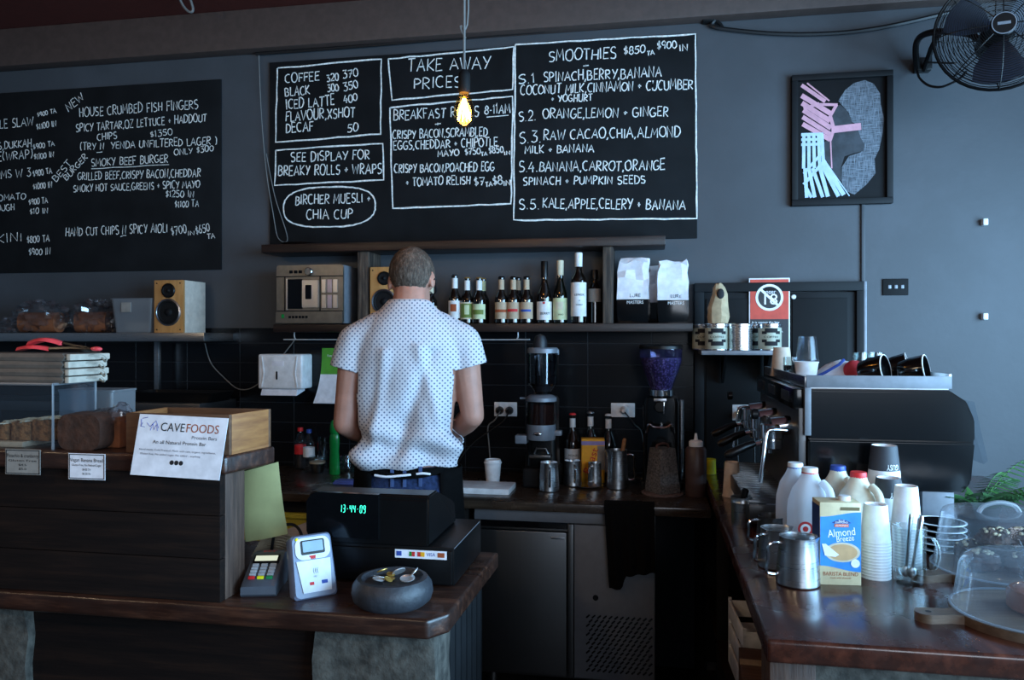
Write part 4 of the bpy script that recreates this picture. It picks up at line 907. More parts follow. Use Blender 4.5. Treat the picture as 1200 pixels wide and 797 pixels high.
# yellow drawers
M['yellowpaint'] = plain('yellow_drawer_paint', 'b8a634', .45)
x0, x1 = -1.75, aty(548, 640, 2.99).x
t = thing('drawer_cabinet', 'yellow fronted drawer cabinet under the bench at the left', 'cabinet', (x0, 2.99, 0)); w = x1 - x0
bm = BM(); box(bm, 0, w, .02, .55, .08, ZB - .036, .003); mk('carcass', bm, M['matt_black'], t)
zz = ZB - .075
for k in range(4):
    for j in range(2):
        u0, u1 = j * w / 2 + .005, (j + 1) * w / 2 - .005
        bm = BM(); box(bm, u0, u1, 0, .02, zz - .155, zz - .015, .004); o = mk('drawer', bm, M['yellowpaint'], t)
        bm = BM(); box(bm, u0 + .03, u1 - .03, -.012, .001, zz - .035, zz - .022, .003); mk('pull', bm, M['yellowpaint'], o)
    zz -= .17
# black towel hanging from the bench edge
xa, xb = aty(707, 600, 2.93).x, aty(767, 600, 2.93).x
t = thing('black_towel', 'black towel hanging from the bench edge over the fridge vent panel', 'towel', ((xa + xb) / 2, YBF, ZB)); w = xb - xa
q = random.Random(2); M['blackcloth'] = plain('black_cloth', '0a0a0b', .95, spec=.1, bump=.5)
bm = BM(); front = []; 
zbot = lambda u: aty(0, 0, 2.9).z * 0 + (aty(715, 692, 2.93).z if u < .28 else aty(740, 678, 2.93).z + (u - .4) * .03) - ZB
rows = []
for k in range(15):
    s = k / 14; row = []
    for i in range(25):
        u = i / 24; zb_ = zbot(u) if u < .28 or u > .36 else zbot(.27) + (zbot(.37) - zbot(.27)) * (u - .28) / .08
        wob = .010 * math.sin(u * 21 + 1) * min(1, s * 3) * (.5 + .5 * s)
        if s < .12: y, z = .06 - s / .12 * .075, .008
        else: y, z = -.020 + wob, .006 + (zb_) * (s - .12) / .88
        xx = (u - .5) * w * (1 - .10 * s) + .012 * s
        row.append((xx, y, z))
    rows.append(row)
top = [ringverts(bm, r) for r in rows]; bot = [ringverts(bm, [(x, y + .006 * (k > 1), z - (.006 if k <= 1 else 0)) for x, y, z in r]) for k, r in enumerate(rows)]
for g_, in ((top,), (bot,)):
    for a, b in zip(g_, g_[1:]):
        for i in range(24): bm.faces.new((a[i], a[i + 1], b[i + 1], b[i]))
for a, b in zip(top + top[::-1][:0], top[1:]): pass
for k in range(14):
    bm.faces.new((top[k][0], top[k + 1][0], bot[k + 1][0], bot[k][0])); bm.faces.new((top[k][24], bot[k][24], bot[k + 1][24], top[k + 1][24]))
for i in range(24): bm.faces.new((top[14][i], top[14][i + 1], bot[14][i + 1], bot[14][i])); bm.faces.new((top[0][i], bot[0][i], bot[0][i + 1], top[0][i + 1]))
mk('towel', bm, M['blackcloth'], t)

# ------------------------------------------------------------------ things standing on the bench
def on(px, py, z): return atz(px, py, z)
def jug(name, label, px, py, z, rb, rt, h, handle_deg, group=None, mat='steel', spout=True):
    p = on(px, py, z); t = thing(name, label, 'jug', (p.x, p.y, z), 0, group)
    bm = BM(); lathe(bm, [(0, .002), (rb * .9, 0), (rb, .004), (rb * .99, h * .2), ((rb + rt) / 2, h * .6), (rt, h * .92), (rt * 1.03, h), (rt * .98, h), (rt * .95, h * .9), (rb * .9, .01), (0, .008)], 32)
    if spout:
        a = R(handle_deg) + PI
        for v in bm.verts:
            r = math.hypot(v.co.x, v.co.y)
            if r > 1e-4 and v.co.z > h * .7:
                c = math.cos(math.atan2(v.co.y, v.co.x) - a)
                if c > .8: k = 1 + .28 * ((c - .8) / .2) ** 1.5 * (v.co.z / h - .7) / .3; v.co.x *= k; v.co.y *= k
    mk('body', bm, M[mat], t)
    a = R(handle_deg); bm = BM(); rd = lambda r, zz: (math.cos(a) * r, math.sin(a) * r, zz)
    tube(bm, smooth_path([rd(rt * .98, h * .86), rd(rt + .012, h * .88), rd(rt + .03, h * .82), rd(rt + .032, h * .5), rd(rb + .026, h * .27), rd(rb + .008, h * .22), rd(rb * .97, h * .24)], 5), .0042, 8); mk('handle', bm, M['chrome'], t)
    return t
jug('milk_jug', 'small stainless milk jug on the bench, left of the two beside it', 643.5, 575, ZB, .042, .036, .118, -80)
jug('milk_jug', 'small stainless milk jug standing behind the silver saucer', 671, 569, ZB, .039, .035, .108, -75)
jug('milk_jug', 'smallest stainless jug standing on the silver saucer before the yellow box', 697, 569, ZB + .006, .030, .027, .098, -110)
jug('steel_pitcher', 'tall dull steel pitcher with handle at right and wooden spoon inside', 723.5, 572, ZB, .046, .040, .162, 5)
p = on(690, 571, ZB); t = thing('saucer', 'silver saucer under the smallest jug on the bench', 'saucer', (p.x, p.y + .005, ZB)); bm = BM(); lathe(bm, [(0, 0), (.04, 0), (.062, .008), (.06, .0095), (.04, .004), (0, .004)], 32); mk('plate', bm, M['chrome'], t)
p = on(728, 572, ZB); t = thing('wooden_spoon', 'wooden spoon handle sticking out of the tall steel pitcher', 'spoon', (p.x - .005, p.y, ZB + .012)); bm = BM(); tube(bm, [(-.012, 0, 0), (.018, 0, .19), (.02, 0, .197)], [.007, .009, .006], 10); mk('handle', bm, M['ply'], t)
# syrup bottles
M['syrupclear'] = clear('syrup_bottle_glass', 'c0c8cc', .12, .02); M['syrupdark'] = plain('dark_syrup', '1c1008', .1, spec=.6, coat=.5)
def syrup(label, px, ytop, Y, gl, cap, lab, txt):
    p = aty(px, ytop, Y)
    t = bottle('syrup_bottle', label, 'bottle', px, ytop, Y, ZB, .036, gl, .52, .78, .0125, 'syrup bottles on the bench', [('cap', cap), ('neck', .78, .92, 'lab_white')] + ([('label', .12, .46, lab, -75, 75, [], [(txt, .36, .014)])] if lab else []))
    if gl == 'syrupclear':
        bm = BM(); cyl(bm, .033, .004, (p.z - ZB) * .42); mk('syrup', bm, M['syrupdark'], t)
    return t
syrup('dark syrup bottle with red cap, left of the three behind the yellow box', 671, 484, 3.50, 'syrupdark', 'red', 'lab_white', 'MONIN')
syrup('clear syrup bottle with silver cap directly behind the yellow box', 692, 482, 3.51, 'syrupclear', 'silver', None, '')
syrup('clear syrup bottle with pale cap, right of the three behind the steel pitcher', 713, 485, 3.50, 'syrupclear', 'white', 'lab_white', 'VANILLA')
p = on(694, 566, ZB); t = thing('drink_box', 'yellow cardboard drink box with violet band before the syrup bottles', 'box', (p.x, p.y + .03, ZB), R(8)); M['boxyellow'] = plain('yellow_card', 'e8a81c', .6); M['violet'] = plain('violet_print', '8c80b8', .6)
hb = (567 - 514) * depth(p) / 910 * .97
bm = BM(); box(bm, -.05, .05, -.03, .03, 0, hb, .001); mk('carton', bm, M['boxyellow'], t)
bm = BM(); box(bm, -.0505, .0505, -.0305, .0305, hb * .86, hb * .95); mk('violet_band', bm, M['violet'], t)
bm = BM(); text(bm, 'Roast', .045, Matrix.Translation((-.01, -.0312, hb * .5)) @ Matrix.Rotation(R(-70), 4, 'Y') @ FACE, fit=hb * .6); mk('lettering', bm, M['redink'], t)
bm = BM(); box(bm, .018, .0503, -.031, -.0295, hb * .3, hb * .84); mk('picture_panel', bm, M['lab_grey'], t)
# takeaway cup with lid
p = on(577.5, 565, ZB); t = thing('takeaway_cup', 'white takeaway coffee cup with lid behind the white chopping board', 'cup', (p.x, p.y, ZB)); bm = BM(); cup(bm, .029, .037, 0, .085, seg=28); mk('cup', bm, M['papercup'], t)
bm = BM(); lathe(bm, [(.0385, .083), (.040, .086), (.0385, .089), (.036, .091), (.034, .100), (.030, .100), (.028, .096), (0, .096), (0, .083)], 28); mk('lid', bm, M['white'], t)
c0 = on(605, 571, ZB); c1 = on(596, 581, ZB)
t = thing('chopping_board', 'white chopping board lying on the bench right of the man', 'board', (-.42, c1.y - .0, ZB)); bm = BM(); x1 = c1.x + .42; box(bm, x1 - .33, x1, 0.005, .17, .0, .024, .004); mk('board', bm, M['white'], t)
# grinders
def grinder_smoky():
    p = on(634, 571, ZB); k = depth(p) / 910
    t = thing('coffee_grinder', 'dark doser coffee grinder with smoky cylinder hopper and grey lid', 'grinder', (p.x, p.y + .06, ZB)); d = lambda y: (571 - y) * k
    bm = BM(); box(bm, -.075, .075, -.09, .10, 0, d(548), .012, seg=3); mk('base', bm, M['matt_black'], t)
    bm = BM(); loft(bm, [[(x, y + .03, z) for x, y in rrect(-r, r, -r, r, r * .4)] for z, r in ((d(548), .066), (d(520), .062), (d(470), .062), (d(466), .055))]); mk('motor_body', bm, M['black'], t)
    y0 = -.055
    bm = BM(); lathe(bm, solid([(.058, d(515)), (.062, d(512)), (.062, d(497))]), 30, (0, y0, 0)); ds = mk('doser', bm, M['greymetal'], t)
    bm = BM(); lathe(bm, [(.062, d(497)), (.062, d(471)), (.058, d(471)), (.058, d(497)), (.062, d(497))], 30, (0, y0, 0)); mk('doser_window', bm, M['darkhopper'], t)
    bm = BM(); lathe(bm, solid([(.056, d(497)), (.056, d(474))]), 26, (0, y0, 0)); mk('ground_coffee', bm, plain('ground_coffee', '6a3a2c', .9, var=.4, scale=60), t)
    bm = BM(); lathe(bm, solid([(.066, d(470)), (.066, d(466)), (.05, d(463))]), 30, (0, y0, 0)); box(bm, -.09, -.04, y0 - .01, y0 + .01, d(468), d(466)); mk('doser_lid', bm, M['greymetal'], t)
    bm = BM(); ball(bm, (-.008, y0 - .061, d(507)), (.018, .004, .008), 16); mk('badge', bm, M['chrome'], ds)
    bm = BM(); box(bm, -.108, -.058, y0 - .03, y0 + .03, d(520), d(510), .006); box(bm, .056, .088, y0 - .02, y0 + .02, d(510), d(504), .004); mk('lever', bm, M['greymetal'], t)
    bm = BM(); box(bm, -.045, .045, y0 - .04, y0 + .03, d(536), d(532), .004); tube(bm, [(-.03, y0, d(532)), (-.02, y0, d(526)), (.02, y0, d(526)), (.03, y0, d(532))], .005); mk('portafilter_fork', bm, M['darksteel'], t)
    bm = BM(); lathe(bm, [(.035, d(463)), (.04, d(458)), (.066, d(450)), (.068, d(414)), (.065, d(414)), (.063, d(450)), (.037, d(457)), (.032, d(463))], 32); hp = mk('hopper', bm, M['darkhopper'], t)
    bm = BM(); lathe(bm, solid([(.036, d(460)), (.058, d(450)), (.061, d(442))]), 26); mk('coffee_beans', bm, M['ink'], hp)
    bm = BM(); lathe(bm, solid([(.066, d(414)), (.066, d(409)), (.06, d(407.5))]), 32); cyl(bm, .010, 0, .022, c=(.06, 0, d(416))); mk('hopper_lid', bm, M['greymetal'], t)
    bm = BM(); lathe(bm, [(.03, d(408)), (.03, d(400)), (.022, d(394)), (0, d(391))], 20, (-.012, 0, 0)); mk('lid_knob', bm, plain('dark_blue_knob', '15181f', .5), t)
grinder_smoky()
def grinder_beans():
    p = on(775, 577, ZB); k = depth(p) / 910
    t = thing('coffee_grinder', 'black on-demand coffee grinder with a wide clear hopper full of beans', 'grinder', (p.x, p.y + .125, ZB)); d = lambda y: (577 - y) * k
    bm = BM(); box(bm, -.085, .085, -.10, .11, 0, d(566), .008, seg=3); mk('base', bm, M['black'], t)
    bm = BM(); loft(bm, [[(x, y, z) for x, y in rrect(-r, r, -.07, .10, .02)] for z, r in ((d(566), .075), (d(500), .074), (d(474), .074), (d(468), .068))]); mk('motor_body', bm, M['gloss_black'], t)
    bm = BM(); cyl(bm, .009, d(566), d(470), c=(.084, -.04, 0), bev=.002); mk('steel_pillar', bm, M['steel'], t)
    bm = BM(); cyl(bm, .024, 0, .018, bev=.004, M=Matrix.Translation((-.005, -.072, d(478))) @ Matrix.Rotation(R(90), 4, 'X')); kn = mk('dose_knob', bm, M['black'], t)
    bm = BM(); box(bm, .008, .013, -.094, -.088, d(486), d(472), .001); mk('pointer', bm, M['chrome'], kn)
    bm = BM(); box(bm, -.03, .022, -.078, -.068, d(471.5), d(468.5), .001); mk('name_plate', bm, M['silver'], t)
    bm = BM(); tube(bm, smooth_path([(-.06, -.10, d(508)), (-.05, -.12, d(498)), (-.03, -.12, d(501)), (.02, -.12, d(501)), (.04, -.12, d(498)), (.05, -.10, d(508))], 4), .006, 8); tube(bm, [(0, -.07, d(502)), (0, -.12, d(501))], .008); mk('portafilter_fork', bm, M['chrome'], t)
    bm = BM(); lathe(bm, [(.045, d(468)), (.052, d(466)), (.052, d(459)), (.045, d(458)), (.03, d(458)), (.03, d(468)), (.045, d(468))], 28); mk('collar', bm, M['chrome'], t)
    prof = [(.046, d(460)), (.056, d(450)), (.078, d(434)), (.088, d(424)), (.089, d(409))]
    bm = BM(); lathe(bm, prof + [(r - .003, z) for r, z in prof[::-1]] + [prof[0]], 34); hp = mk('hopper', bm, M['smokeglass'], t)
    bm = BM(); lathe(bm, solid([(.042, d(459.5)), (.052, d(450)), (.073, d(434)), (.083, d(424)), (.083, d(420))]), 34); mk('coffee_beans', bm, beansmat(), hp)
    bm = BM(); lathe(bm, solid([(.092, d(409.5)), (.092, d(406)), (.086, d(404.5))]), 34); mk('hopper_lid', bm, M['black'], t)
def beansmat():
    b = NB('roasted_beans'); v = b.new('ShaderNodeTexVoronoi'); b.link(b.coord(), v.inputs['Vector']); v.inputs['Scale'].default_value = 110
    b.link(b.ramp(v.outputs['Distance'], [(.1, '8a7ca0'), (.5, '453a58'), (.9, '1a1522')]), b.p.inputs['Base Color']); b.set(Roughness=.35); b.bump(v.outputs['Distance'], -.8, .006); return b.m
grinder_beans()
# box grater in front of the beans grinder
p = on(776, 576, ZB); k = depth(p) / 910
t = thing('box_grater', 'worn box grater standing before the beans grinder', 'grater', (p.x, p.y - .06, ZB + .012), R(38)); hg = 50 * k
M['grater'] = plain('worn_grater_metal', '6a6460', .5, .5, var=.6, scale=120, bump=1.0); M['graterb'] = plain('rusty_grater_side', '4a2c22', .6, .3, var=.3, scale=60)
bm = BM(); loft(bm, [rr_ for rr_ in [[(x, y, z) for x, y in rrect(-r, r, -r, r, .006, 2)] for z, r in ((0, .052), (hg, .038))]], True, True); mk('grating_faces', bm, M['grater'], t)
bm = BM(); prism_x(bm, [(-.046, .012), (.046, .012), (.034, hg - .01), (-.034, hg - .01)], .0, .0012, M=Matrix.Translation((.0515, 0, 0)) @ Matrix.Rotation(R(-6.6), 4, 'Y')); mk('rusty_face', bm, M['graterb'], t)
bm = BM(); tube(bm, smooth_path([(-.03, 0, hg - .004), (-.026, 0, hg + .012), (0, 0, hg + .018), (.026, 0, hg + .012), (.03, 0, hg - .004)], 5), .005, 8); mk('handle', bm, M['graterb'], t)
p2 = Vector((p.x, p.y - .06, ZB)); t = thing('woven_mat', 'small round woven mat under the box grater', 'mat', p2)
bm = BM()
for r, z in ((.078, .006), (.066, .006), (.054, .006), (.042, .006), (.03, .006), (.018, .006)): tube(bm, [(r * math.cos(2 * PI * i / 40), r * math.sin(2 * PI * i / 40), z) for i in range(40)], .006, 6, closed=True)
mk('coils', bm, plain('dull_pink_rope', '5e4c48', .9, var=.4, scale=90), t)
# sauce bottle, yellow cup, beige cup
p = on(815.5, 581, ZB); k = depth(p) / 910; t = thing('sauce_bottle', 'brown squeeze bottle with white nozzle at the bench corner', 'bottle', (p.x, p.y, ZB)); h = 58 * k; r = 12.3 * k
bm = BM(); lathe(bm, solid([(r * .92, 0), (r, .005), (r, h * .93), (r * .85, h * .985), (r * .6, h)]), 28); mk('bottle_body', bm, plain('brown_sauce_plastic', '4a3a38', .4), t)
bm = BM(); lathe(bm, solid([(r * .66, h), (r * .66, h + .018), (r * .5, h + .024), (r * .2, h + .026), (r * .1, h + .052)]), 24); mk('nozzle_cap', bm, M['white'], t)
p = on(834.5, 573, ZB); t = thing('yellow_cup', 'upturned yellow plastic cup between the sauce bottle and the beige paper cup', 'cup', (p.x - .006, p.y + .05, ZB)); bm = BM(); lathe(bm, [(.029, 0), (.025, .118), (.0, .118), (0, .116), (.0235, .115), (.0275, 0), (.029, 0)], 26); mk('cup', bm, M['yellow'], t)
p = on(851, 581, ZR); k = depth(p) / 910; t = thing('paper_cup', 'upturned beige paper cup at the far end of the right counter', 'cup', (p.x + .02, p.y, ZR)); bm = BM(); lathe(bm, [(10.5 * k + .002, 0), (10.5 * k + .002, .004), (10.5 * k, .005), (8 * k, 40 * k), (7.2 * k, 40 * k), (7 * k, 38.5 * k), (0, 38.5 * k), (0, 37.5 * k), (7 * k, 37.5 * k), (10 * k, 0), (10.5 * k + .002, 0)], 28); mk('cup', bm, M['beigecup'], t)
# ---- left end of the bench
def pet(label, px, ytop, ybase, cap, liquid=None, lab=None, r=None):
    p = on(px, ybase, ZB); k = depth(p) / 910; h = (ybase - ytop) * k; r = r or 6.5 * k
    t = thing('water_bottle', label, 'bottle', (p.x, p.y, ZB), 0)
    bm = BM(); prof = [(0, .003), (r * .85, 0), (r, .006)]
    for i in range(6): prof += [(r * .96, h * (.08 + .09 * i)), (r, h * (.125 + .09 * i))]
    prof += [(r, h * .66), (r * .7, h * .78), (r * .36, h * .87), (r * .36, h * .95), (0, h * .95)]
    lathe(bm, prof, 20); mk('plastic_body', bm, M['clear'], t)
    bm = BM(); cyl(bm, r * .48, h * .91, h, seg=16, bev=.001); mk('cap', bm, M[cap], t)
    if liquid: bm = BM(); lathe(bm, solid([(r * .84, .004), (r * .9, .01), (r * .9, h * .55)]), 18); mk('drink', bm, M[liquid], t)
    if lab: bm = BM(); patch(bm, r + .0004, h * .36, h * .58, -180, 179, 20); mk('label', bm, M[lab], t)
pet('cola bottle with red cap and red label at the left end of the bench', 352, 501, 549, 'red', 'syrupdark', 'red')
pet('clear water bottle with blue cap on the bench left of the coffee glass', 362, 503, 553, 'blue', None, 'lab_white', .026)
def tumbler(name, label, px, ytop, ybase, wtop, wbot, inside=None, m='glass', cat='glass', up=True, z=ZB, dy=0):
    p = on(px, ybase, z); k = depth(p) / 910; h = (ybase - ytop) * k; r0, r1 = wbot / 2 * k, wtop / 2 * k
    t = thing(name, label, cat, (p.x, p.y + dy, z))
    bm = BM(); lathe(bm, [(0, 0), (r0, 0), ((r0 + r1) / 2 + .002, h * .5), (r1, h), (r1 - .002, h), ((r0 + r1) / 2, h * .5), (r0 - .002, .006), (0, .006)], 26); mk('glass', bm, M[m], t)
    if inside: bm = BM(); lathe(bm, solid([(r0 - .003, .007), (r0 + (r1 - r0) * .45 - .001, h * .5), (r0 + (r1 - r0) * .6 - .001, h * .62)]), 24); mk('drink', bm, M[inside[0]], t); 
    return t, h, r0, r1
M['blackcoffee'] = plain('black_coffee', '0d0705', .1); M['crema'] = plain('crema', 'b09a80', .6)
t, h, r0, r1 = tumbler('coffee_glass', 'short glass of black coffee with tan foam on the bench', 372, 535, 555, 20, 14, ('blackcoffee',))
bm = BM(); cyl(bm, r1 * .93, h * .62, h * .72); mk('foam', bm, M['crema'], t)
tumbler('tall_glass', 'tall clear glass behind the coffee glass', 375, 513, 549, 15, 13, dy=.03)
jug('mixing_cup', 'steel mixing cup with a folded paper on top behind the coffee glass', 383, 544, ZB, .027, .036, .13, 60, spout=False)
p = on(383, 544, ZB); t = thing('folded_paper', 'folded white paper resting across the steel mixing cup', 'paper', (p.x - .01, p.y, ZB + .1335), R(10)); bm = BM(); prism_x(bm, [(-.03, 0), (.03, 0), (.036, .012), (.02, .03), (-.02, .034), (-.034, .016)], -.045, .04); mk('paper', bm, M['paperwhite'], t, ang=10)
tumbler('steel_cup', 'bright steel cup behind the water bottle', 358, 495, 541, 13, 14, None, 'chrome', 'cup', dy=.05)
p = on(392, 556, ZB); k = depth(p) / 910; t = thing('detergent_bottle', 'green washing-up liquid bottle on the bench beside the man', 'bottle', (p.x, p.y, ZB)); h = 64 * k
bm = BM(); lathe(bm, [(0, 0), (.022, 0), (.026, .006), (.024, h * .2), (.021, h * .42), (.024, h * .62), (.021, h * .72), (.016, h * .76), (0, h * .76)], 24, squash=.7); mk('bottle_body', bm, M['green'], t)
bm = BM(); lathe(bm, solid([(.019, h * .755), (.021, h * .78), (.021, h * .9), (.016, h * .97), (.009, h)]), 20); mk('cap', bm, M['green'], t)
tumbler('water_glass', 'clear upturned glass right of the green detergent bottle', 406, 533, 553, 15, 20); tumbler('water_glass', 'clear upturned glass half hidden by the left elbow of the man', 421, 531, 553, 15, 20)
p = on(412, 567, ZB); t = thing('blue_cloth', 'folded blue cloth on the bench behind the cash register', 'cloth', (p.x, p.y, ZB)); bm = BM(); box(bm, -.075, .07, -.03, .03, 0, .010, .004); box(bm, -.07, .06, -.026, .028, .010, .016, .003); mk('cloth', bm, plain('blue_cloth', '5668b8', .9), t)
# ------------------------------------------------------------------ the man
MX, MY = -.844, 2.63
man = thing('person', 'man in white spotted t-shirt, jeans and black apron seen from behind at the bench', 'person', (MX, MY, 0), R(13))
KM = .00305
def mp(px, py, y=0.0): return Vector(((px - 483) * KM, y, 1.5 - (py - 395) * KM))
def cone(bm, a, b, ra, rb, seg=14, flat=1.0):
    """tapered limb piece with round ends"""
    a, b = Vector(a), Vector(b); L = (b - a).length; q = (b - a).to_track_quat('Z', 'Y').to_matrix().to_4x4()
    prof = [(0, -ra)] + [(ra * math.cos(t), ra * math.sin(t)) for t in (-1.2, -.8, -.4)] + [(ra, 0), (rb, L)] + [(rb * math.cos(t), L + rb * math.sin(t)) for t in (.4, .8, 1.2)] + [(0, L + rb)]
    lathe(bm, prof, seg, M=Matrix.Translation(a) @ q, squash=flat)
def chain(bm, pts):
    for (a, ra), (b, rb) in zip(pts, pts[1:]): cone(bm, a, b, ra, rb)
def ellrings(bm, rs, seg=28, p=2.3):
    out = []
    for cx, cy, z, rx, ry in rs:
        row = []
        for i in range(seg):
            t = 2 * PI * i / seg; c, s = math.cos(t), math.sin(t)
            row.append((cx + rx * math.copysign(abs(c) ** (2 / p), c), cy + ry * math.copysign(abs(s) ** (2 / p), s), z))
        out.append(row)
    loft(bm, out)
def remesh(bm, vox, it=6, fac=.5):
    bmesh.ops.recalc_face_normals(bm, faces=bm.faces)
    me = bpy.data.meshes.new('tmp'); bm.to_mesh(me); bm.free(); o = bpy.data.objects.new('tmp', me); COL.objects.link(o)
    m = o.modifiers.new('r', 'REMESH'); m.mode = 'VOXEL'; m.voxel_size = vox
    if it: s = o.modifiers.new('s', 'SMOOTH'); s.iterations = it; s.factor = fac
    dg = bpy.context.evaluated_depsgraph_get(); r = bpy.data.meshes.new_from_object(o.evaluated_get(dg)); bpy.data.objects.remove(o)
    nb = BM(); nb.from_mesh(r); bpy.data.meshes.remove(r); return nb
# joints (local frame: he faces +y, x to the right of the picture)
shL, shR = mp(424, 399, -.01), mp(545, 399, -.01)
elL, elR = mp(411, 494, -.015), mp(557, 486, -.015)
wrL, wrR = mp(438, 524, .22), mp(528, 520, .22)
# head tilted forward
HC = mp(486, 330, .055)
hm = Matrix.Translation(HC) @ Matrix.Rotation(R(-30), 4, 'X') @ Matrix.Rotation(R(-6), 4, 'Z')
def head(bm):
    ball(bm, (0, -.012, .022), (.076, .097, .093), 28, M=hm)          # skull
    ball(bm, (0, .032, -.045), (.060, .068, .085), 24, M=hm)           # face and jaw
    ball(bm, (0, .074, -.105), (.030, .026, .024), 14, M=hm)           # chin
    cone(bm, hm @ Vector((0, .098, .0)), hm @ Vector((0, .112, -.032)), .008, .014)   # nose
    cone(bm, hm @ Vector((-.022, .090, -.066)), hm @ Vector((.022, .090, -.066)), .010, .010)   # lips
    cone(bm, hm @ Vector((-.05, .078, .025)), hm @ Vector((.05, .078, .025)), .012, .012)       # brow
    for s in (-1, 1):
        ball(bm, (s * .079, -.002, -.012), (.009, .020, .034), 14, M=hm @ Matrix.Rotation(R(-s * 14), 4, 'Z'))   # ears
        ball(bm, (s * .032, .080, .006), (.014, .010, .010), 12, M=hm)
def hand(bm, w, d, s):
    """palm, four curled fingers and a thumb closing on a cloth; s = thumb side"""
    d = d.normalized(); up = Vector((0, 0, 1)); side = d.cross(up).normalized(); up = side.cross(d)
    pc = w + d * .05
    for k in (-1.5, -.5, .5, 1.5): cone(bm, w + side * k * .012 + d * .012, w + d * .085 + side * k * .0195, .015, .0115, 10)
    for k, L in zip((-1.5, -.5, .5, 1.5), (.9, 1.0, 1.06, .95) if s > 0 else (.95, 1.06, 1.0, .9)):
        a = w + d * .088 + side * k * .0205; b = a + (d * .036 - up * .014) * L; c = b + (d * .012 - up * .026) * L; e = c + (-d * .006 - up * .020) * L
        chain(bm, [(a, .0100), (b, .0092), (c, .0085), (e, .0072)])
    a = w + d * .03 + side * s * .028; b = a + d * .03 + side * s * .026 - up * .012; c = b + d * .026 + side * s * .004 - up * .014; e = c + d * .022 - side * s * .008 - up * .006
    chain(bm, [(a, .0145), (b, .0120), (c, .0105), (e, .0085)])
bm = BM(); head(bm)
chain(bm, [(mp(483.5, 372, -.005), .064), (mp(484, 350, .015), .060), (mp(485, 332, .04), .058)])
ellrings(bm, [(0, .0, 1.0, .150, .10), (0, 0, 1.12, .150, .095), (0, 0, 1.28, .165, .10), (0, 0, 1.42, .175, .10), (0, -.005, 1.52, .150, .075), (0, -.005, 1.575, .075, .055)])
for sh_, el, wr, s in ((shL, elL, wrL, 1), (shR, elR, wrR, -1)):
    chain(bm, [(Vector((sh_.x * .55, -.005, 1.49)), .055), (sh_, .058), (sh_.lerp(el, .5), .050), (el, .041), (el.lerp(wr, .3), .043), (el.lerp(wr, .7), .034), (wr, .026)])
    dr_ = Vector((s * .35, 1, -.35)); chain(bm, [(wr, .027), (wr + dr_.normalized() * .02, .025)]); hand(bm, wr, dr_, s)
for s in (-1, 1):
    hp, kn, an = Vector((s * .085, .0, .93)), Vector((s * .10, .03, .49)), Vector((s * .115, -.01, .09))
    chain(bm, [(hp, .085), (kn, .056), (kn.lerp(an, .35) + Vector((0, -.012, 0)), .055), (an, .036)]); chain(bm, [(an, .034), (an + Vector((s * .004, .12, -.058)), .022)])
skin = plain('skin', 'ab7b69', .55, var=.10, scale=25, sss=.08)
mk('body', remesh(bm, .0055, 5), skin, man, smooth=True, ang=180)
# eyes on the hidden face
# hair: short crop over the skull, following the hairline
bm = BM(); vs = ball(bm, (0, -.012, .024), (.0815, .103, .099), 40, M=hm)
inv = hm.inverted()
def hairline(l):   # keep if above the line
    y = l.y; ax = abs(l.x)
    low = -.068 if y < -.05 else (-.068 + (y + .05) * .75 if y < 0 else (-.03 + y * 1.15))
    if ax > .058 and -.03 < y < .035: low = max(low, .018)
    return l.z > low
for v in list(bm.verts):
    l = inv @ v.co
    if not hairline(l): v.co = hm @ (Vector((0, -.012, .0)) + (l - Vector((0, -.012, .0))) * .86)
q = random.Random(5)
nb = remesh(bm, .006, 2, .4)
for v in nb.verts: v.co += v.normal * q.uniform(-.0012, .0022)
def hairmat():
    b = NB('short_brown_hair'); f = b.noise(b.coord((1, 1, .25)), 160, 4, .7); g = b.noise(b.coord(), 20, 3)
    b.link(b.ramp(b.math('ADD', b.math('MULTIPLY', f, .7), b.math('MULTIPLY', g, .3)), [(.3, '2a221d'), (.5, '4d4138'), (.7, '7c6e62')]), b.p.inputs['Base Color']); b.set(Roughness=.7, Specular_IOR_Level=.25); b.bump(f, 1.0, .004); return b.m
mk('hair', nb, hairmat(), man, ang=180)
# spectacles
M['dkframe'] = plain('dark_spectacle_frame', '14161c', .3)
bm = BM()
for s in (-1, 1):
    tube(bm, smooth_path([hm @ Vector(p) for p in ((s * .06, .098, .004), (s * .074, .075, .006), (s * .083, .0, .004), (s * .084, -.018, -.004), (s * .082, -.028, -.016))], 5), .003, 6)
    tube(bm, [hm @ Vector((s * .034 + .024 * math.cos(2 * PI * i / 18), .100 - .01 * abs(math.cos(2 * PI * i / 18)), .002 + .017 * math.sin(2 * PI * i / 18))) for i in range(18)], .002, 6, closed=True)
tube(bm, [hm @ Vector((-.012, .106, .004)), hm @ Vector((0, .110, .006)), hm @ Vector((.012, .106, .004))], .002, 6)
mk('spectacles', bm, M['dkframe'], man)
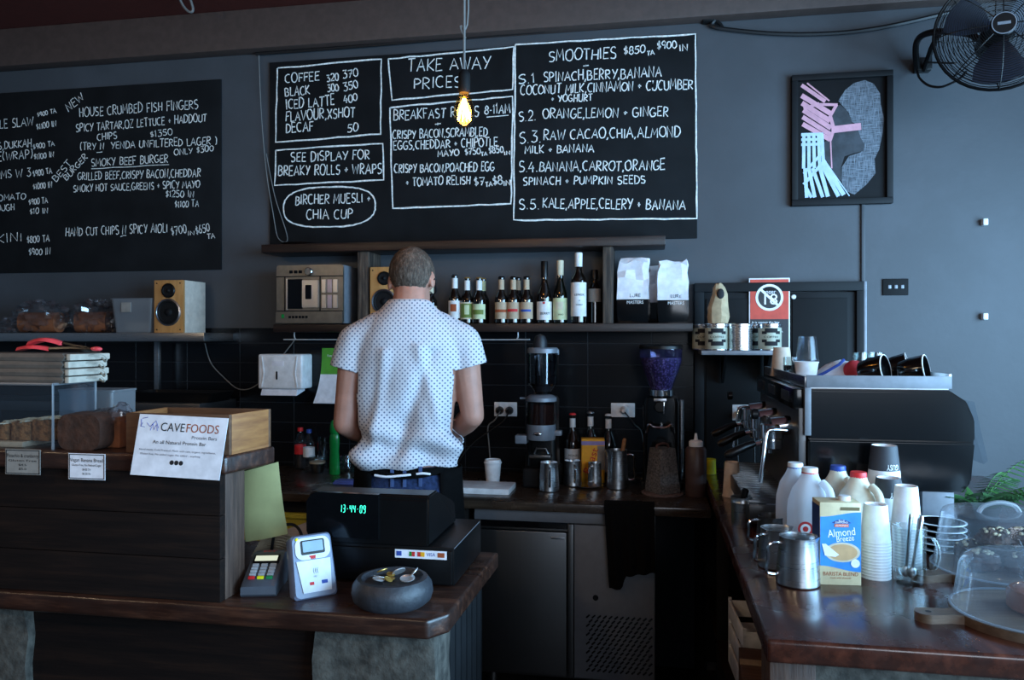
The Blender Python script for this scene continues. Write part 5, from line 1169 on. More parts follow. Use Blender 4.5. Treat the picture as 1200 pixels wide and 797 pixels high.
# t-shirt
bm = BM()
zc = lambda y: 1.5 - (y - 395) * KM; xc = lambda x: (x - 483) * KM
T = [(mp(482, 546).x, .010, zc(543), .176, .130), (mp(482, 540).x, .006, zc(532), .184, .137), (mp(482, 525).x, 0, zc(522), .180, .130), (mp(483, 500).x, -.002, zc(500), .178, .124), (mp(484, 470).x, -.004, zc(470), .182, .124), (mp(485, 440).x, -.006, zc(438), .188, .124), (mp(485, 415).x, -.008, zc(415), .190, .120), (mp(485, 395).x, -.010, zc(396), .178, .110), (mp(484.5, 378).x, -.010, zc(380), .146, .094), (mp(484, 366).x, -.005, zc(367), .108, .078), (mp(483.5, 357).x, .004, zc(357), .082, .066), (mp(483.5, 352).x, .008, zc(352), .070, .062)]
ellrings(bm, T, 36, 2.25)
for sh_, el, s in ((shL, elL, -1), (shR, elR, 1)):
    d = (el - sh_); cone(bm, Vector((sh_.x * .50, -.006, zc(386))), sh_ + Vector((s * .000, 0, -.008)), .066, .066); cone(bm, sh_ + Vector((s * .0, 0, -.008)), sh_ + d * .38 + Vector((s * .014, 0, 0)), .066, .062)
    # flat cuff end
nb = remesh(bm, .009, 8)
# cut the sleeve ends and the neck off flat, then give thickness folds
def cut(bm, co, no, cond):
    g = [f for f in bm.faces if cond(f.calc_center_median())]
    es = {e for f in g for e in f.edges}; vs = {v for f in g for v in f.verts}
    r = bmesh.ops.bisect_plane(bm, geom=list(vs) + list(es) + g, plane_co=co, plane_no=no, clear_outer=True)
for sh_, el, s in ((shL, elL, -1), (shR, elR, 1)):
    d = (el - sh_).normalized(); co = sh_ + (el - sh_) * .36
    cut(nb, co, (d + Vector((s * .12, 0, 0))).normalized(), lambda c, s=s: s * c.x > .165 and c.z < zc(405))
cut(nb, Vector((0, 0, zc(354.5))), Vector((0, .28, 1)).normalized(), lambda c: c.z > zc(372) and abs(c.x) < .1)
cut(nb, Vector((0, 0, zc(540))), Vector((0.02, 0, -1)).normalized(), lambda c: c.z < zc(520))
nb.normal_update()
def fold(c):
    x, y, z = c; t = max(0, (1.50 - z)) / .45
    f = .006 * math.sin(26 * x + 9 * z + 1.0) * min(1, t * 1.2) + .005 * math.sin(40 * x - 22 * z) * min(1, t)
    low = math.exp(-((z - zc(520)) / .07) ** 2); f += low * (.008 * math.sin(55 * z + 14 * x) + .006 * math.sin(38 * x + 30 * z))
    f += .010 * math.exp(-(((x - .05 - (1.45 - z) * .25) / .02) ** 2)) * (1 if 1.15 < z < 1.48 else 0) * .6
    f -= .010 * math.exp(-(((x - .0 - (z - 1.2) * .35) / .022) ** 2)) * (1 if 1.1 < z < 1.46 else 0) * .6
    f += .007 * math.exp(-(((x + .10 - (z - 1.2) * .12) / .018) ** 2)) * (1 if 1.12 < z < 1.46 else 0) * .6
    return f
for v in nb.verts: v.co += v.normal * (2.3 * fold(v.co) + .003)
bmesh.ops.smooth_vert(nb, verts=nb.verts, factor=.4, use_axis_x=True, use_axis_y=True, use_axis_z=True)
ts = mk('t_shirt', nb, shirt_cloth(), man, ang=180)
sm = ts.modifiers.new('thickness', 'SOLIDIFY'); sm.thickness = .0025; sm.offset = -1
# jeans
bm = BM()
ellrings(bm, [(0, 0, .80, .165, .115), (0, -.005, .88, .172, .128), (0, -.008, .96, .168, .125), (0, .0, 1.03, .158, .112), (0, 0, 1.062, .155, .108)], 32)
for s in (-1, 1): chain(bm, [(Vector((s * .085, -.002, .86)), .096), (Vector((s * .10, .03, .49)), .074), (Vector((s * .112, -.005, .13)), .062), (Vector((s * .113, .0, .10)), .06)])
nb = remesh(bm, .011, 6)
for v in nb.verts:
    x, y, z = v.co; v.co += v.normal * (.004 * math.sin(60 * z + 10 * x) * (math.exp(-((z - .47) / .09) ** 2) + math.exp(-((z - .14) / .07) ** 2)))
cut(nb, Vector((0, 0, 1.056)), Vector((0, 0, 1)), lambda c: c.z > 1.0)
jn = mk('jeans', nb, plain('blue_denim', '243150', .9, var=.35, scale=90, bump=.3, spec=.2), man, ang=180)
bm = BM()
for x in (-.055, -.012, .06):
    box(bm, x - .006, x + .006, -.121, -.112, 1.0, 1.062, .001) if False else None
bm.free()
for x, y in ((-.045, -.113), (-.003, -.117), (.05, -.113)):
    bm = BM(); box(bm, x - .006, x + .006, y - .010, y + .004, .995, 1.062, .001); mk('belt_loop', bm, M['denim2'] if 'denim2' in M else M.setdefault('denim2', plain('faded_denim', '44557c', .9, spec=.2)), jn)
bm = BM(); 
for x0, x1 in ((-.115, -.035), (.03, .11)):
    o_ = [(x0, .965), (x1, .965), (x1, .87), ((x0 + x1) / 2, .845), (x0, .87)]
bm.free()
bm = BM(); rr_ = []
for z, g in ((1.028, .004), (1.030, .007), (1.054, .007), (1.056, .004)):
    rr_.append([((.157 + g) * math.copysign(abs(math.cos(2 * PI * i / 48)) ** .87, math.cos(2 * PI * i / 48)), (.111 + g) * math.copysign(abs(math.sin(2 * PI * i / 48)) ** .87, math.sin(2 * PI * i / 48)), z) for i in range(48)])
loft(bm, rr_, False, False); mk('belt', bm, M['blackcloth'], man)
# apron: front sheet wrapped to the sides, open behind, with tied tapes
def apron():
    bm = BM(); rows = []
    for k in range(19):
        z = 1.045 - k * .033; u = k / 18; row = []
        a0 = -38 + (-8 if k < 3 else 0); 
        for i in range(37):
            a = R(-52 + (232 + 52) * i / 36); rx = .187 + .03 * u; ry = .138 + .035 * u
            w_ = .006 * math.sin(i * 1.3) * u
            row.append(((rx + w_) * math.cos(a), (ry + w_) * math.sin(a) + .004, z))
        rows.append(row)
    A_ = [ringverts(bm, r) for r in rows]
    for a, b in zip(A_, A_[1:]):
        for i in range(36): bm.faces.new((a[i], a[i + 1], b[i + 1], b[i]))
    o = mk('apron', bm, M['blackcloth'], man, ang=180); m = o.modifiers.new('thickness', 'SOLIDIFY'); m.thickness = .003; m.offset = 0; return o
ap = apron()
bm = BM()
def belt_path(z0, z1, z2):
    o = []
    for i in range(15):
        a = R(-48 - 84 * i / 14); u = i / 14; zz = (1 - u) ** 2 * z0 + 2 * u * (1 - u) * z1 + u * u * z2
        o.append((.186 * math.cos(a), .140 * math.sin(a) + .002, zz))
    return o
for zz in ((1.05, 1.015, 1.05),):
    P_ = belt_path(*zz); L_ = [(x, y, z + .009) for x, y, z in P_]; D_ = [(x, y, z - .009) for x, y, z in P_]
    loft(bm, [[Vector(a), Vector(b), Vector(b) * 1.0 + Vector((0, .004, 0)), Vector(a) + Vector((0, .004, 0))] for a, b in zip(L_, D_)])
ball(bm, (.03, -.150, 1.042), (.014, .010, .009), 12); mk('waist_tape', bm, M['blackcloth'], ap)
bm = BM(); tube(bm, smooth_path([(.03, -.152, 1.042), (-.01, -.160, 1.040), (-.06, -.158, 1.036), (-.10, -.148, 1.040)], 4), .004, 6); tube(bm, smooth_path([(.03, -.152, 1.042), (.06, -.156, 1.046), (.085, -.150, 1.042)], 4), .004, 6); mk('tape_end', bm, M['paperwhite'], ap)
for s in (-1, 1):
    bm = BM(); prof = [[(s * .117 + x * q_, y, z) for x, y in rrect(-.046, .046, -.09, .19, .044, 6)] for z, q_ in ((0, .96), (.02, 1.0))]
    loft(bm, prof + [[(s * .115 + x * .94, y * .95, .05) for x, y in rrect(-.046, .046, -.088, .185, .044, 6)], [(s * .113 + x * .9, y, .085) for x, y in rrect(-.046, .046, -.085, .09, .044, 6)], [(s * .113 + x * .9, y, .115) for x, y in rrect(-.046, .046, -.08, .05, .042, 6)]]); mk('shoe', bm, M['matt_black'], man)
# cloth he holds on the bench
p_ = Matrix.Translation((MX, MY, 0)) @ Matrix.Rotation(R(13), 4, 'Z') @ Vector((0, .37, 0))
t = thing('dark_cloth', 'dark cloth on the bench under the hands of the man', 'cloth', (p_.x, max(p_.y, 3.05), ZB), R(13)); bm = BM(); q = random.Random(8); vs = box(bm, -.09, .09, -.07, .07, 0, .05, .02, seg=3)
mk('cloth', bm, M['blackcloth'], t)
# ------------------------------------------------------------------ front counter (left)
XC = -.432; YC0, YC1 = 1.588, 2.125
t = thing('front_counter', 'dark timber front counter with worn rounded edge and stone pier at its corner', 'counter', (-1.6, YC0, 0))
ox = 1.6
bm = BM()
ol = [(-1.6, 0), (XC + ox - .035, 0), (XC + ox, .05), (XC + ox + .012, YC1 - YC0), (-1.6, YC1 - YC0)]
def slab(bm, ol, z0, z1, b):
    vs = loft(bm, [[(x, y, z0) for x, y in ol], [(x, y, z1) for x, y in ol]])
    es = list({e for v in vs for e in v.link_edges})
    bmesh.ops.bevel(bm, geom=es, offset=b, segments=3, affect='EDGES', profile=.6)
slab(bm, ol, ZF - .044, ZF, .009); mk('counter_top', bm, M['countertop2'], t)
bm = BM(); box(bm, -1.6, XC + ox - .30, .06, .10, 0, ZF - .044); box(bm, -1.6, XC + ox - .30, .052, .06, .60, .605); mk('front_panel', bm, M['planks'], t)
q = random.Random(3)
def pier(name, x0, x1, y0, y1, z0, z1, par, m='stone', j=.010):
    bm = BM(); vs = box(bm, x0, x1, y0, y1, z0, z1)
    bmesh.ops.subdivide_edges(bm, edges=list(bm.edges), cuts=11, use_grid_fill=True)
    for v in bm.verts:
        v.co += Vector((q.uniform(-j, j), q.uniform(-j, j), q.uniform(-j, j) * .3)) * .55
        v.co.z = min(max(v.co.z, z0), z1)
    return mk(name, bm, M[m], par, ang=60)
a = aty(370, 760, YC0 + .04)
pier('stone_pier', a.x + ox, XC + ox - .03, .035, .16, 0, ZF - .046, t)
a = aty(32, 760, YC0 + .04); pier('stone_pier', a.x + ox - .4, a.x + ox, .035, .16, 0, ZF - .046, t)
bm = BM(); prof = []
for i in range(26): prof.append((.17 + i * .0145, (.0 if i % 4 < 2 else -.012)))
loft(bm, [[(XC + ox - .035 + d, y, z) for y, d in prof] + [(XC + ox - .05, y, z) for y, d in prof[::-1]] for z in (0, ZF - .046)]); mk('ribbed_end_panel', bm, M['blackpaint'], t, ang=20)
# dark timber display front with its slab
XD = -.957; ZS0, ZS1 = 1.192, 1.234
t = thing('display_ledge', 'dark plank display ledge with scratched end board on the front counter', 'display ledge', (XD - .7, 1.605, ZF))
bm = BM(); z = 0
hs = [.098, .098, .0960]
for h_ in hs: box(bm, -1.0, .7 - .0, 0, .022, z + .0008, z + h_ - .0008, .002); z += h_
mk('front_planks', bm, M['planks'], t)
bm = BM(); box(bm, .7 - .022, .7, .0225, .108, 0, ZS0 - ZF, .002); mk('end_board', bm, M['endplank'], t)
bm = BM(); slab(bm, [(-1.0, -.016), (.7 + .022, -.016), (.7 + .055, .155), (-1.0, .155)], ZS0 - ZF, ZS1 - ZF, .008); mk('ledge_slab', bm, M['countertop2'], t)
bm = BM(); box(bm, -1.0, .67, .09, .108, 0, ZS0 - ZF); mk('back_board', bm, M['planks'], t)
# small labels on the planks
for lab, x0, x1, y0, y1, lines in (('grey printed price card at the far left of the display ledge', 6, 47, 526, 557, ['Pistachio & cranberry', 'Gluten Free', '$4.5', '$5.0']), ('white printed banana bread price card on the display ledge', 80, 123, 531, 563, ['Vegan Banana Bread', 'Gluten Free, No Refined Sugar', '$4.00 TA', '$4.50 IN'])):
    a, b = aty(x0, y0, 1.586), aty(x1, y1, 1.586); w = b.x - a.x; h = a.z - b.z
    t = thing('price_card', lab, 'price card', (a.x, 1.5875, b.z)); bm = BM(); box(bm, 0, w, -.001, .0, 0, h); c = mk('card', bm, M['paperwhite'] if 'banana' in lab else M['lab_grey'], t)
    bm = BM(); e = .0018
    for u in ((e, w - e, e, 2 * e), (e, w - e, h - 2 * e, h - e), (e, 2 * e, e, h - e), (w - 2 * e, w - e, e, h - e)): box(bm, u[0], u[1], -.0016, -.0008, u[2], u[3])
    mk('border', bm, M['ink'], c)
    bm = BM()
    for s, v, sz, f_ in zip(lines, (.74, .55, .38, .22), (.012, .007, .007, .007), (.9, .8, .22, .22)): text(bm, s, sz, face(w * .5, -.0017, h * v), fit=w * f_)
    mk('print', bm, M['ink'], c)
# sample box and its sign
xb0 = aty(149, 500, 1.61).x; yb0, yb1 = 1.606, 1.758; hb = .091
t = thing('sample_box', 'open plywood box on the display ledge behind the white sign', 'box', (xb0, yb0, ZS1)); w = -.935 - xb0; d_ = yb1 - yb0; sk = .022
def skew(bm):
    for v in bm.verts: v.co.x += sk * (v.co.y / d_) * (v.co.x / w)
    return bm
bm = BM(); box(bm, 0, w, 0, .009, 0, hb, .001); mk('front_board', skew(bm), M['plydark'], t)
bm = BM(); box(bm, 0, w, d_ - .009, d_, 0, hb, .001); mk('rear_board', skew(bm), M['plydark'], t)
bm = BM(); box(bm, w - .009, w, .009, d_ - .009, .006, hb, .001); mk('end_board', skew(bm), M['ply'], t)
bm = BM(); box(bm, 0, .009, .009, d_ - .009, .006, hb, .001); mk('end_board', skew(bm), M['ply'], t)
bm = BM(); box(bm, 0, w, .009, d_ - .009, 0, .006); mk('bottom_board', skew(bm), M['ply'], t)
a, b, c = aty(162, 484.5, 1.584), aty(262, 488, 1.584), aty(153.5, 556, 1.570); w = b.x - a.x; h = a.z - c.z
t = thing('cave_foods_sign', 'white protein bar sign leaning on the sample box', 'sign', (c.x, 1.568, c.z))
tilt = math.atan2(.018, h); shx = (a.x - c.x) / h
ms = Matrix.Rotation(-tilt, 4, 'X') @ Matrix(((1, 0, shx, 0), (0, 1, 0, 0), (0, 0, 1, 0), (0, 0, 0, 1))) @ Matrix.Rotation(R(1.6), 4, 'Y')
w *= 1.04
bm = BM(); box(bm, 0, w, -.0012, 0, 0, h, M=ms); sg = mk('sheet', bm, M['paperwhite'], t)
fx = lambda u, v: ms @ face(u * w, -.002, v * h)
bm = BM(); text(bm, 'CAVE', .027, fx(.40, .80), fit=w * .27); text(bm, 'An all Natural Protein Bar', .011, fx(.50, .555), fit=w * .6); mk('title_lettering', bm, M['ink'], sg)
bm = BM(); text(bm, 'FOODS', .027, fx(.735, .80), fit=w * .36); mk('foods_lettering', bm, M['brownink'], sg)
bm = BM(); text(bm, 'Protein Bars', .011, fx(.77, .655), fit=w * .28); text(bm, 'Hand made, Cold Pressed, Made with raw, organic ingredients,', .006, fx(.49, .425), fit=w * .86); text(bm, 'Gluten free, No added sugar, No added .. anything', .006, fx(.415, .355), fit=w * .68); mk('small_lettering', bm, M['greyink'], sg)
bm = BM()
for k in (-1, 0, 1): lathe(bm, solid([(.0052, 0), (.0052, .0004)]), 18, M=ms @ face((.50 + k * .052) * w, -.0013, .235 * h))
mk('round_icons', bm, M['ink'], sg)
bm = BM()
for P_ in ([(.03, .92), (.035, .80), (.05, .86)], [(.04, .93), (.10, .95)], [(.10, .86), (.14, .80), (.20, .90), (.24, .78)], [(.15, .74), (.17, .86), (.19, .75), (.21, .84), (.23, .74)], [(.03, .80), (.08, .79)]):
    tube(bm, [ms @ Vector((u * w, -.0014, v * h)) for u, v in P_], .0007, 4)
mk('scribbled_logo', bm, M['blueink'], sg)
# banana bread loaf
a, b = aty(82, 482, 1.66), aty(134, 482, 1.66); w = b.x - a.x; h = a.z - ZS1
t = thing('banana_bread', 'dark banana bread loaf wrapped in clear film left of the sample box', 'cake', ((a.x + b.x) / 2, 1.665, ZS1))
bm = BM(); loft(bm, [[(x * s, y, z * (.97 if s < 1 else 1)) for x, z in rrect(-w / 2, w / 2, 0, h, .028)] for y, s in ((-.05, .93), (-.046, .98), (0, 1), (.046, .98), (.05, .93))]); mk('loaf', bm, plain('dark_cake', '3b2216', .85, var=.4, scale=40, bump=.5), t)
bm = BM(); crinkled(bm, (.02, .02, h * .80), (w * .46, .050, h * .26), 31, .16, 22)
for v in bm.verts: v.co.z = max(v.co.z, .001)
mk('film_wrapper', bm, M['wrap'], t, ang=10)
a = aty(141, 485, 1.68); t = thing('wrapped_bars', 'clear wrapped protein bars between the loaf and the sample box', 'snack', (a.x - .006, 1.69, ZS1)); bm = BM(); box(bm, -.022, .020, -.03, .03, 0, .075, .006); mk('bars', bm, M['bread'], t); bm = BM(); crinkled(bm, (0, 0, .07), (.026, .034, .034), 33, .2, 14); mk('film_wrapper', bm, M['wrap'], t, ang=10)
# acrylic case
XA = aty(62, 490, 1.612).x; ZA = aty(62, 453, 1.612).z
t = thing('acrylic_case', 'clear acrylic cake case at the left end of the display ledge', 'display case', (XA - .45, 1.612, ZS1)); h = ZA - ZS1; dA = .142
e = .005
bm = BM(); box(bm, -.5, .45, 0, e, 0, h); mk('front_pane', bm, M['clear'], t)
bm = BM(); box(bm, .45 - e, .45, e, dA, 0, h); mk('end_pane', bm, M['clear'], t)
bm = BM(); box(bm, -.5, .45, 0, dA, h, h + e); mk('top_pane', bm, M['clear'], t)
bm = BM(); box(bm, -.5, .45 - e, dA - e, dA, 0, h); mk('rear_pane', bm, M['clear'], t)
bm = BM(); tube(bm, [(-.5, 0, h + e), (.45, 0, h + e), (.45, 0, 0)], .0035, 6); tube(bm, [(.45, 0, h + e), (.45, dA, h + e), (.45, dA, 0)], .0035, 6); mk('polished_edges', bm, M['frost'], t)
# frosted cake tub just beside it
a, b = aty(66, 456, 1.80), aty(129, 456, 1.80); w = b.x - a.x
t = thing('frosted_tub', 'pale frosted plastic tub between the acrylic case and the banana bread', 'tub', ((a.x + b.x) / 2 + .02, 1.83, ZF)); h = a.z - ZF
bm = BM(); loft(bm, [[(x * s, y, z) for x, y in rrect(-w / 2, w / 2, -.05, .05, .01)] for z, s in ((.0, .94), (h - .006, 1), (h - .005, 1.04), (h, 1.04))]); mk('tub', bm, M['frost'], t)
# tray with cake slices in the case
xe = aty(64, 520, 1.66).x
t = thing('slice_tray', 'pale tray under the cake slices in the acrylic case', 'tray', (xe - .23, 1.68, ZS1)); bm = BM(); box(bm, -.26, .17, -.052, .052, 0, .014, .004); mk('tray', bm, M['lab_kraft'], t)
M['slice'] = plain('fruit_cake_slice', '7a5230', .9, var=.6, scale=70, bump=.6)
names = ['fruit cake slice at the right end of the tray in the acrylic case', 'second fruit cake slice from the right in the acrylic case', 'fruit cake slice at the left end of the row in the acrylic case']
for k, (x0, x1) in enumerate(((36, 60), (11, 35), (-8, 10))):
    a, b = aty(x0, 500, 1.64), aty(x1, 500, 1.64); t = thing('cake_slice', names[k], 'cake slice', ((a.x + b.x) / 2, 1.675, ZS1 + .0145), R((-4, 5, 0)[k]), 'cake slices in the acrylic case')
    bm = BM(); vs = box(bm, -(b.x - a.x) / 2 + .003, (b.x - a.x) / 2 - .003, -.035, .035, 0, .052 - .006 * k, .004); mk('cake', bm, M['slice'], t)
    bm = BM(); crinkled(bm, (0, 0, .052 - .006 * k), ((b.x - a.x) / 2 - .003, .034, .006), 40 + k, .25, 16); mk('crumble_top', bm, M['lab_cream'], t, ang=10)
# carry bags on the case
M['bagpaper'] = plain('grey_brown_bag_paper', '5c534b', .85, var=.2); M['bagside'] = plain('pale_bag_fold', 'a8a092', .85, var=.2)
xr = aty(80, 430, 1.63).x; z = ZA + .0055
names = ['bottom grey paper carry bag of the folded stack on the acrylic case', 'second lowest grey paper carry bag of the stack on the acrylic case', 'third grey paper carry bag up in the stack on the acrylic case', 'topmost grey paper carry bag, under the red tongs']
for k in range(4):
    t = thing('carry_bag', names[k], 'paper bag', (xr - .20, 1.685, z), R((.5, -1, .8, -.5)[k]), 'folded paper carry bags on the acrylic case')
    hk = .0175; j = (0, .006, -.002, .008)[k]
    bm = BM(); loft(bm, [[(-.24, -.056, 0), (.18 + j, -.058, 0), (.18 + j, .075, 0), (-.24, .075, 0)], [(-.24, -.060, hk * .5), (.19 + j, -.062, hk * .5), (.19 + j, .08, hk * .5), (-.24, .08, hk * .5)], [(-.24, -.056, hk), (.18 + j, -.058, hk), (.18 + j, .075, hk), (-.24, .075, hk)]]); mk('folded_paper', bm, M['bagpaper'], t, ang=20)
    bm = BM(); box(bm, .19 + j, .202 + j, -.058, .078, .001, hk - .001, .003); mk('pale_fold', bm, M['bagside'], t)
    bm = BM(); tube(bm, smooth_path([(.20 + j, .0, hk * .6), (.222 + j, .02, hk * .8), (.230 + j, .03, hk * .3), (.218 + j, .04, hk * .0 - .004 * (k > 0)), (.2 + j, .05, hk * .4)], 5), .0022, 6); mk('string_handle', bm, M['bagside'], t)
    z += hk + .0006
# red tongs
a, b = aty(20, 416, 1.66), aty(118, 421, 1.66)
t = thing('tongs', 'red tipped kitchen tongs on the paper bag stack', 'tongs', (a.x, 1.665, z + .001)); L = b.x - a.x; M['tongred'] = plain('red_silicone', 'e04a50', .35)
for k, dz in enumerate((0.004, .018)):
    bm = BM(); ol = []
    for i in range(9):
        u = i / 8; ol.append((u * L * .40, .011 + .012 * math.sin(PI * min(1, u * 1.1)) * (1 - .3 * u), dz + .010 * math.sin(PI * u) * (1 if k else .6)))
    loft(bm, [[(x + (.03 if k else 0), -w_ , z_), (x + (.03 if k else 0), -w_ * .5, z_ + .008), (x + (.03 if k else 0), w_ * .5, z_ + .008), (x + (.03 if k else 0), w_, z_), (x + (.03 if k else 0), 0, z_ - .003 + .003)] for x, w_, z_ in ol]); o = mk('silicone_tip', bm, M['tongred'], t)
    bm = BM(); s = (-1, 1)[k]
    tube(bm, [(L * .40 + (.03 if k else 0), s * .004, dz + .004), (L * .7, s * .006, .010 + .004 * k), (L * .97, 0, .006)], [.007, .006, .004], 8); mk('arm', bm, M['black'], t)
bm = BM(); ball(bm, (L * .93, 0, .009), (.016, .008, .006), 14); mk('end_grip', bm, M['tongred'], t)
# yellow-green paper hanging from the ledge, notebook, cords
a = [aty(284, 553, 1.790), aty(321, 543, 1.790), aty(337, 626, 1.83), aty(290, 634, 1.83)]
t = thing('hanging_paper', 'pale yellow-green paper hanging behind the end of the display ledge', 'paper', (a[3].x, 1.80, a[3].z)); M['paleyellow'] = plain('pale_yellow_green_paper', 'a09c6a', .8, var=.05)
bm = BM(); rows = []
for k in range(9):
    u = k / 8; l = a[0].lerp(a[3], u); r_ = a[1].lerp(a[2], u); y = .0 + .02 * u * u
    rows.append([(l.x - a[3].x, y, l.z - a[3].z), ((l.x + r_.x) / 2 - a[3].x, y - .006, (l.z + r_.z) / 2 - a[3].z), (r_.x - a[3].x, y + .012, r_.z - a[3].z), (r_.x - a[3].x, y + .0132, r_.z - a[3].z), ((l.x + r_.x) / 2 - a[3].x, y - .0048, (l.z + r_.z) / 2 - a[3].z), (l.x - a[3].x, y + .0012, l.z - a[3].z)])
loft(bm, rows); mk('sheet', bm, M['paleyellow'], t)
p = atz(313, 672, ZF)
t = thing('docket_pad', 'curled pad of paper dockets behind the card keypad', 'paper pad', (p.x, 1.985, ZF), R(-12))
bm = BM()
for k in range(7):
    c_ = .035 + .004 * k; pts = [(-.075 + .15 * i / 10 + .002 * k, .018 + .0060 * k + .026 * math.sin(PI * i / 10)) for i in range(11)]
    prism(bm, pts + [(x, z_ - .0045) for x, z_ in pts[::-1]], -.085 + .003 * k, .06 + .002 * k)
mk('pages', bm, M['lab_cream'], t, ang=20)
bm = BM(); box(bm, -.08, .085, -.08, .06, 0, .014, .004); mk('backing_board', bm, M['kraft'], t)
# card terminal with keypad
p = atz(303, 699, ZF)
t = thing('card_keypad', 'dark grey card payment keypad with lit screen beside the display ledge', 'card reader', (p.x, p.y + .0, ZF), R(14)); M['keypadgrey'] = plain('slate_plastic', '4a4e56', .4); M['keylight'] = plain('pale_key', 'a9adb2', .5)
prof = [(0, 0), (-.006, .006), (-.004, .024), (.01, .034), (.10, .074), (.13, .072), (.135, .05), (.12, .0)]
bm = BM(); rings = []
for x, s in ((-.040, .88), (-.037, .97), (0, 1), (.037, .97), (.040, .88)): rings.append([(x, y, z_ * s) for y, z_ in prof])
loft(bm, rings); mk('case', bm, M['keypadgrey'], t)
sl = math.atan2(.040, .09); mk_ = Matrix.Translation((0, .01, .034)) @ Matrix.Rotation(sl, 4, 'X')
M['screenlit'] = emit('lit_screen', 'e8f0d8', .9); M['greenkey'] = plain('green_key', '1c8a50', .5)
bm = BM(); box(bm, -.031, .031, .058, .088, -.002, .0035, .002, M=mk_); mk('screen_bezel', bm, M['black'], t)
bm = BM(); box(bm, -.026, .026, .064, .082, .003, .0045, M=mk_); mk('screen', bm, M['screenlit'], t)
kn = 0
for j in range(5):
    for i in range(3):
        m = 'keylight' if j else ('red', 'yellow', 'greenkey')[i]
        bm = BM(); box(bm, -.028 + i * .0205, -.013 + i * .0205, .004 + j * .0108, .0115 + j * .0108, -.001, .0045, .0015, M=mk_); mk('key', bm, M[m], t)
bm = BM(); text(bm, 'EFT', .012, Matrix.Translation((0, .099 + .01, .0735)) @ Matrix.Rotation(R(20), 4, 'X'), fit=.03); mk('red_mark', bm, M['redink'], t)
cord('black cord looping up from the card keypad', [(p.x + .02, p.y + .14, ZF + .05), (p.x + .035, p.y + .15, ZF + .10), (p.x + .01, p.y + .165, ZF + .125), (p.x - .03, p.y + .17, ZF + .12), (p.x - .055, p.y + .18, ZF + .09), (p.x - .07, p.y + .19, ZF + .004)], 'cord', .004, par=t)
# customer card unit
p = atz(369, 703, ZF)
t = thing('contactless_reader', 'pale grey tilted contactless card reader with small screen', 'card reader', (p.x, p.y + .012, ZF), R(42)); M['slate'] = plain('slate_blue_plastic', '6f7a92', .35); M['paleface'] = plain('pale_face_plastic', 'ccd2dc', .4); M['lcd'] = plain('grey_lcd', '7d94a0', .3)
mr = Matrix.Rotation(R(-20), 4, 'X'); hh = .146; ww = .100
def fo(k, z0=0): return [(x * (1.0 - .06 * (z_ / hh - .5)), z_ + .0) for x, z_ in rrect(-ww / 2 + k, ww / 2 - k, k + z0, hh - k, .012)]
bm = BM(); loft(bm, [[(x, y, z_) for x, z_ in fo(k)] for y, k in ((.040, .006), (.036, 0), (.006, 0), (0, .004))], M=mr); mk('case', bm, M['slate'], t)
bm = BM(); prism(bm, [(x, z_) for x, z_ in rrect(-.040, .042, .088, .138, .018)], -.003, .002, M=mr); f1 = mk('upper_face', bm, M['paleface'], t)
bm = BM(); prism(bm, [(-.030, .014), (.036, .014), (.040, .086), (-.040, .086)], -.003, .002, M=mr); f2 = mk('lower_face', bm, M['paleface'], t)
bm = BM(); prism(bm, rrect(-.027, .029, .099, .132, .004), -.0045, -.002, M=mr); o = mk('screen_frame', bm, M['black'], t)
bm = BM(); prism(bm, rrect(-.023, .025, .105, .129, .002), -.0055, -.004, M=mr); mk('screen', bm, M['lcd'], o)
bm = BM()
for k in (-1, 0, 1): prism(bm, [(-.002 + k * .005 - .003, .096), (-.002 + k * .005 + .003, .096), (k * .0035 + .001, .088), (k * .0035 - .001, .088)], -.0042, -.0025, M=mr)
mk('red_emblem', bm, M['redink'], f1)
bm = BM(); text(bm, '((( ', .014, mr @ face(.004, -.0035, .062)); text(bm, 'tap', .006, mr @ face(.0, -.0035, .049)); mk('tap_mark', bm, M['greyink'], f2)
bm = BM(); box(bm, -.014, -.004, -.0036, -.0028, .030, .037, M=mr); mk('red_logo', bm, M['redink'], f2)
bm = BM(); box(bm, .014, .028, -.0036, -.0028, .030, .038, M=mr); mk('blue_logo', bm, M['blueink'], f2)
bm = BM(); box(bm, -.030, .034, .020, .075, 0, .035, .006); mk('stand', bm, M['slate'], t)
bm = BM(); ball(bm, (-.034, -.001, hh - .010), (.004, .003, .004), 10, M=mr); mk('indicator_light', bm, M['yellow'], t)
# cash register
XRg = -.465; yr0, yr1 = 1.80, 2.10; zr0 = ZF + .095
reg = thing('cash_register', 'black cash register with drawer and green time display on the front counter', 'cash register', (XRg, yr0, ZF)); wr_ = .375
bm = BM(); box(bm, -wr_, 0, .004, yr1 - yr0, .004, .095, .003); mk('drawer_base', bm, M['black'], reg)
bm = BM(); box(bm, -wr_ + .004, -.004, -.004, .006, .008, .088, .003); df = mk('drawer_front', bm, M['black'], reg)
px = lambda x: aty(x, 650, 1.796).x - XRg
bm = BM(); box(bm, px(463), px(523.5), -.0052, -.0038, .068, .088); stx = mk('card_sticker', bm, M['paperwhite'], df); w = px(523.5) - px(463); x0 = px(463)
for nm, u0, u1, m in (('blue_card_logo', .03, .13, 'blueink'), ('green_card_logo', .28, .33, 'green'), ('red_card_logo', .33, .39, 'redink'), ('red_circle_logo', .44, .50, 'redink'), ('yellow_circle_logo', .50, .58, 'boxyellow'), ('dark_card_logo', .83, .96, 'brownink')):
    bm = BM(); box(bm, x0 + u0 * w, x0 + u1 * w, -.0060, -.005, .073, .084); mk(nm, bm, M[m], stx)
bm = BM(); text(bm, 'VISA', .012, face(x0 + .70 * w, -.0058, .0785), fit=w * .17); mk('visa_lettering', bm, M['blueink'], stx)
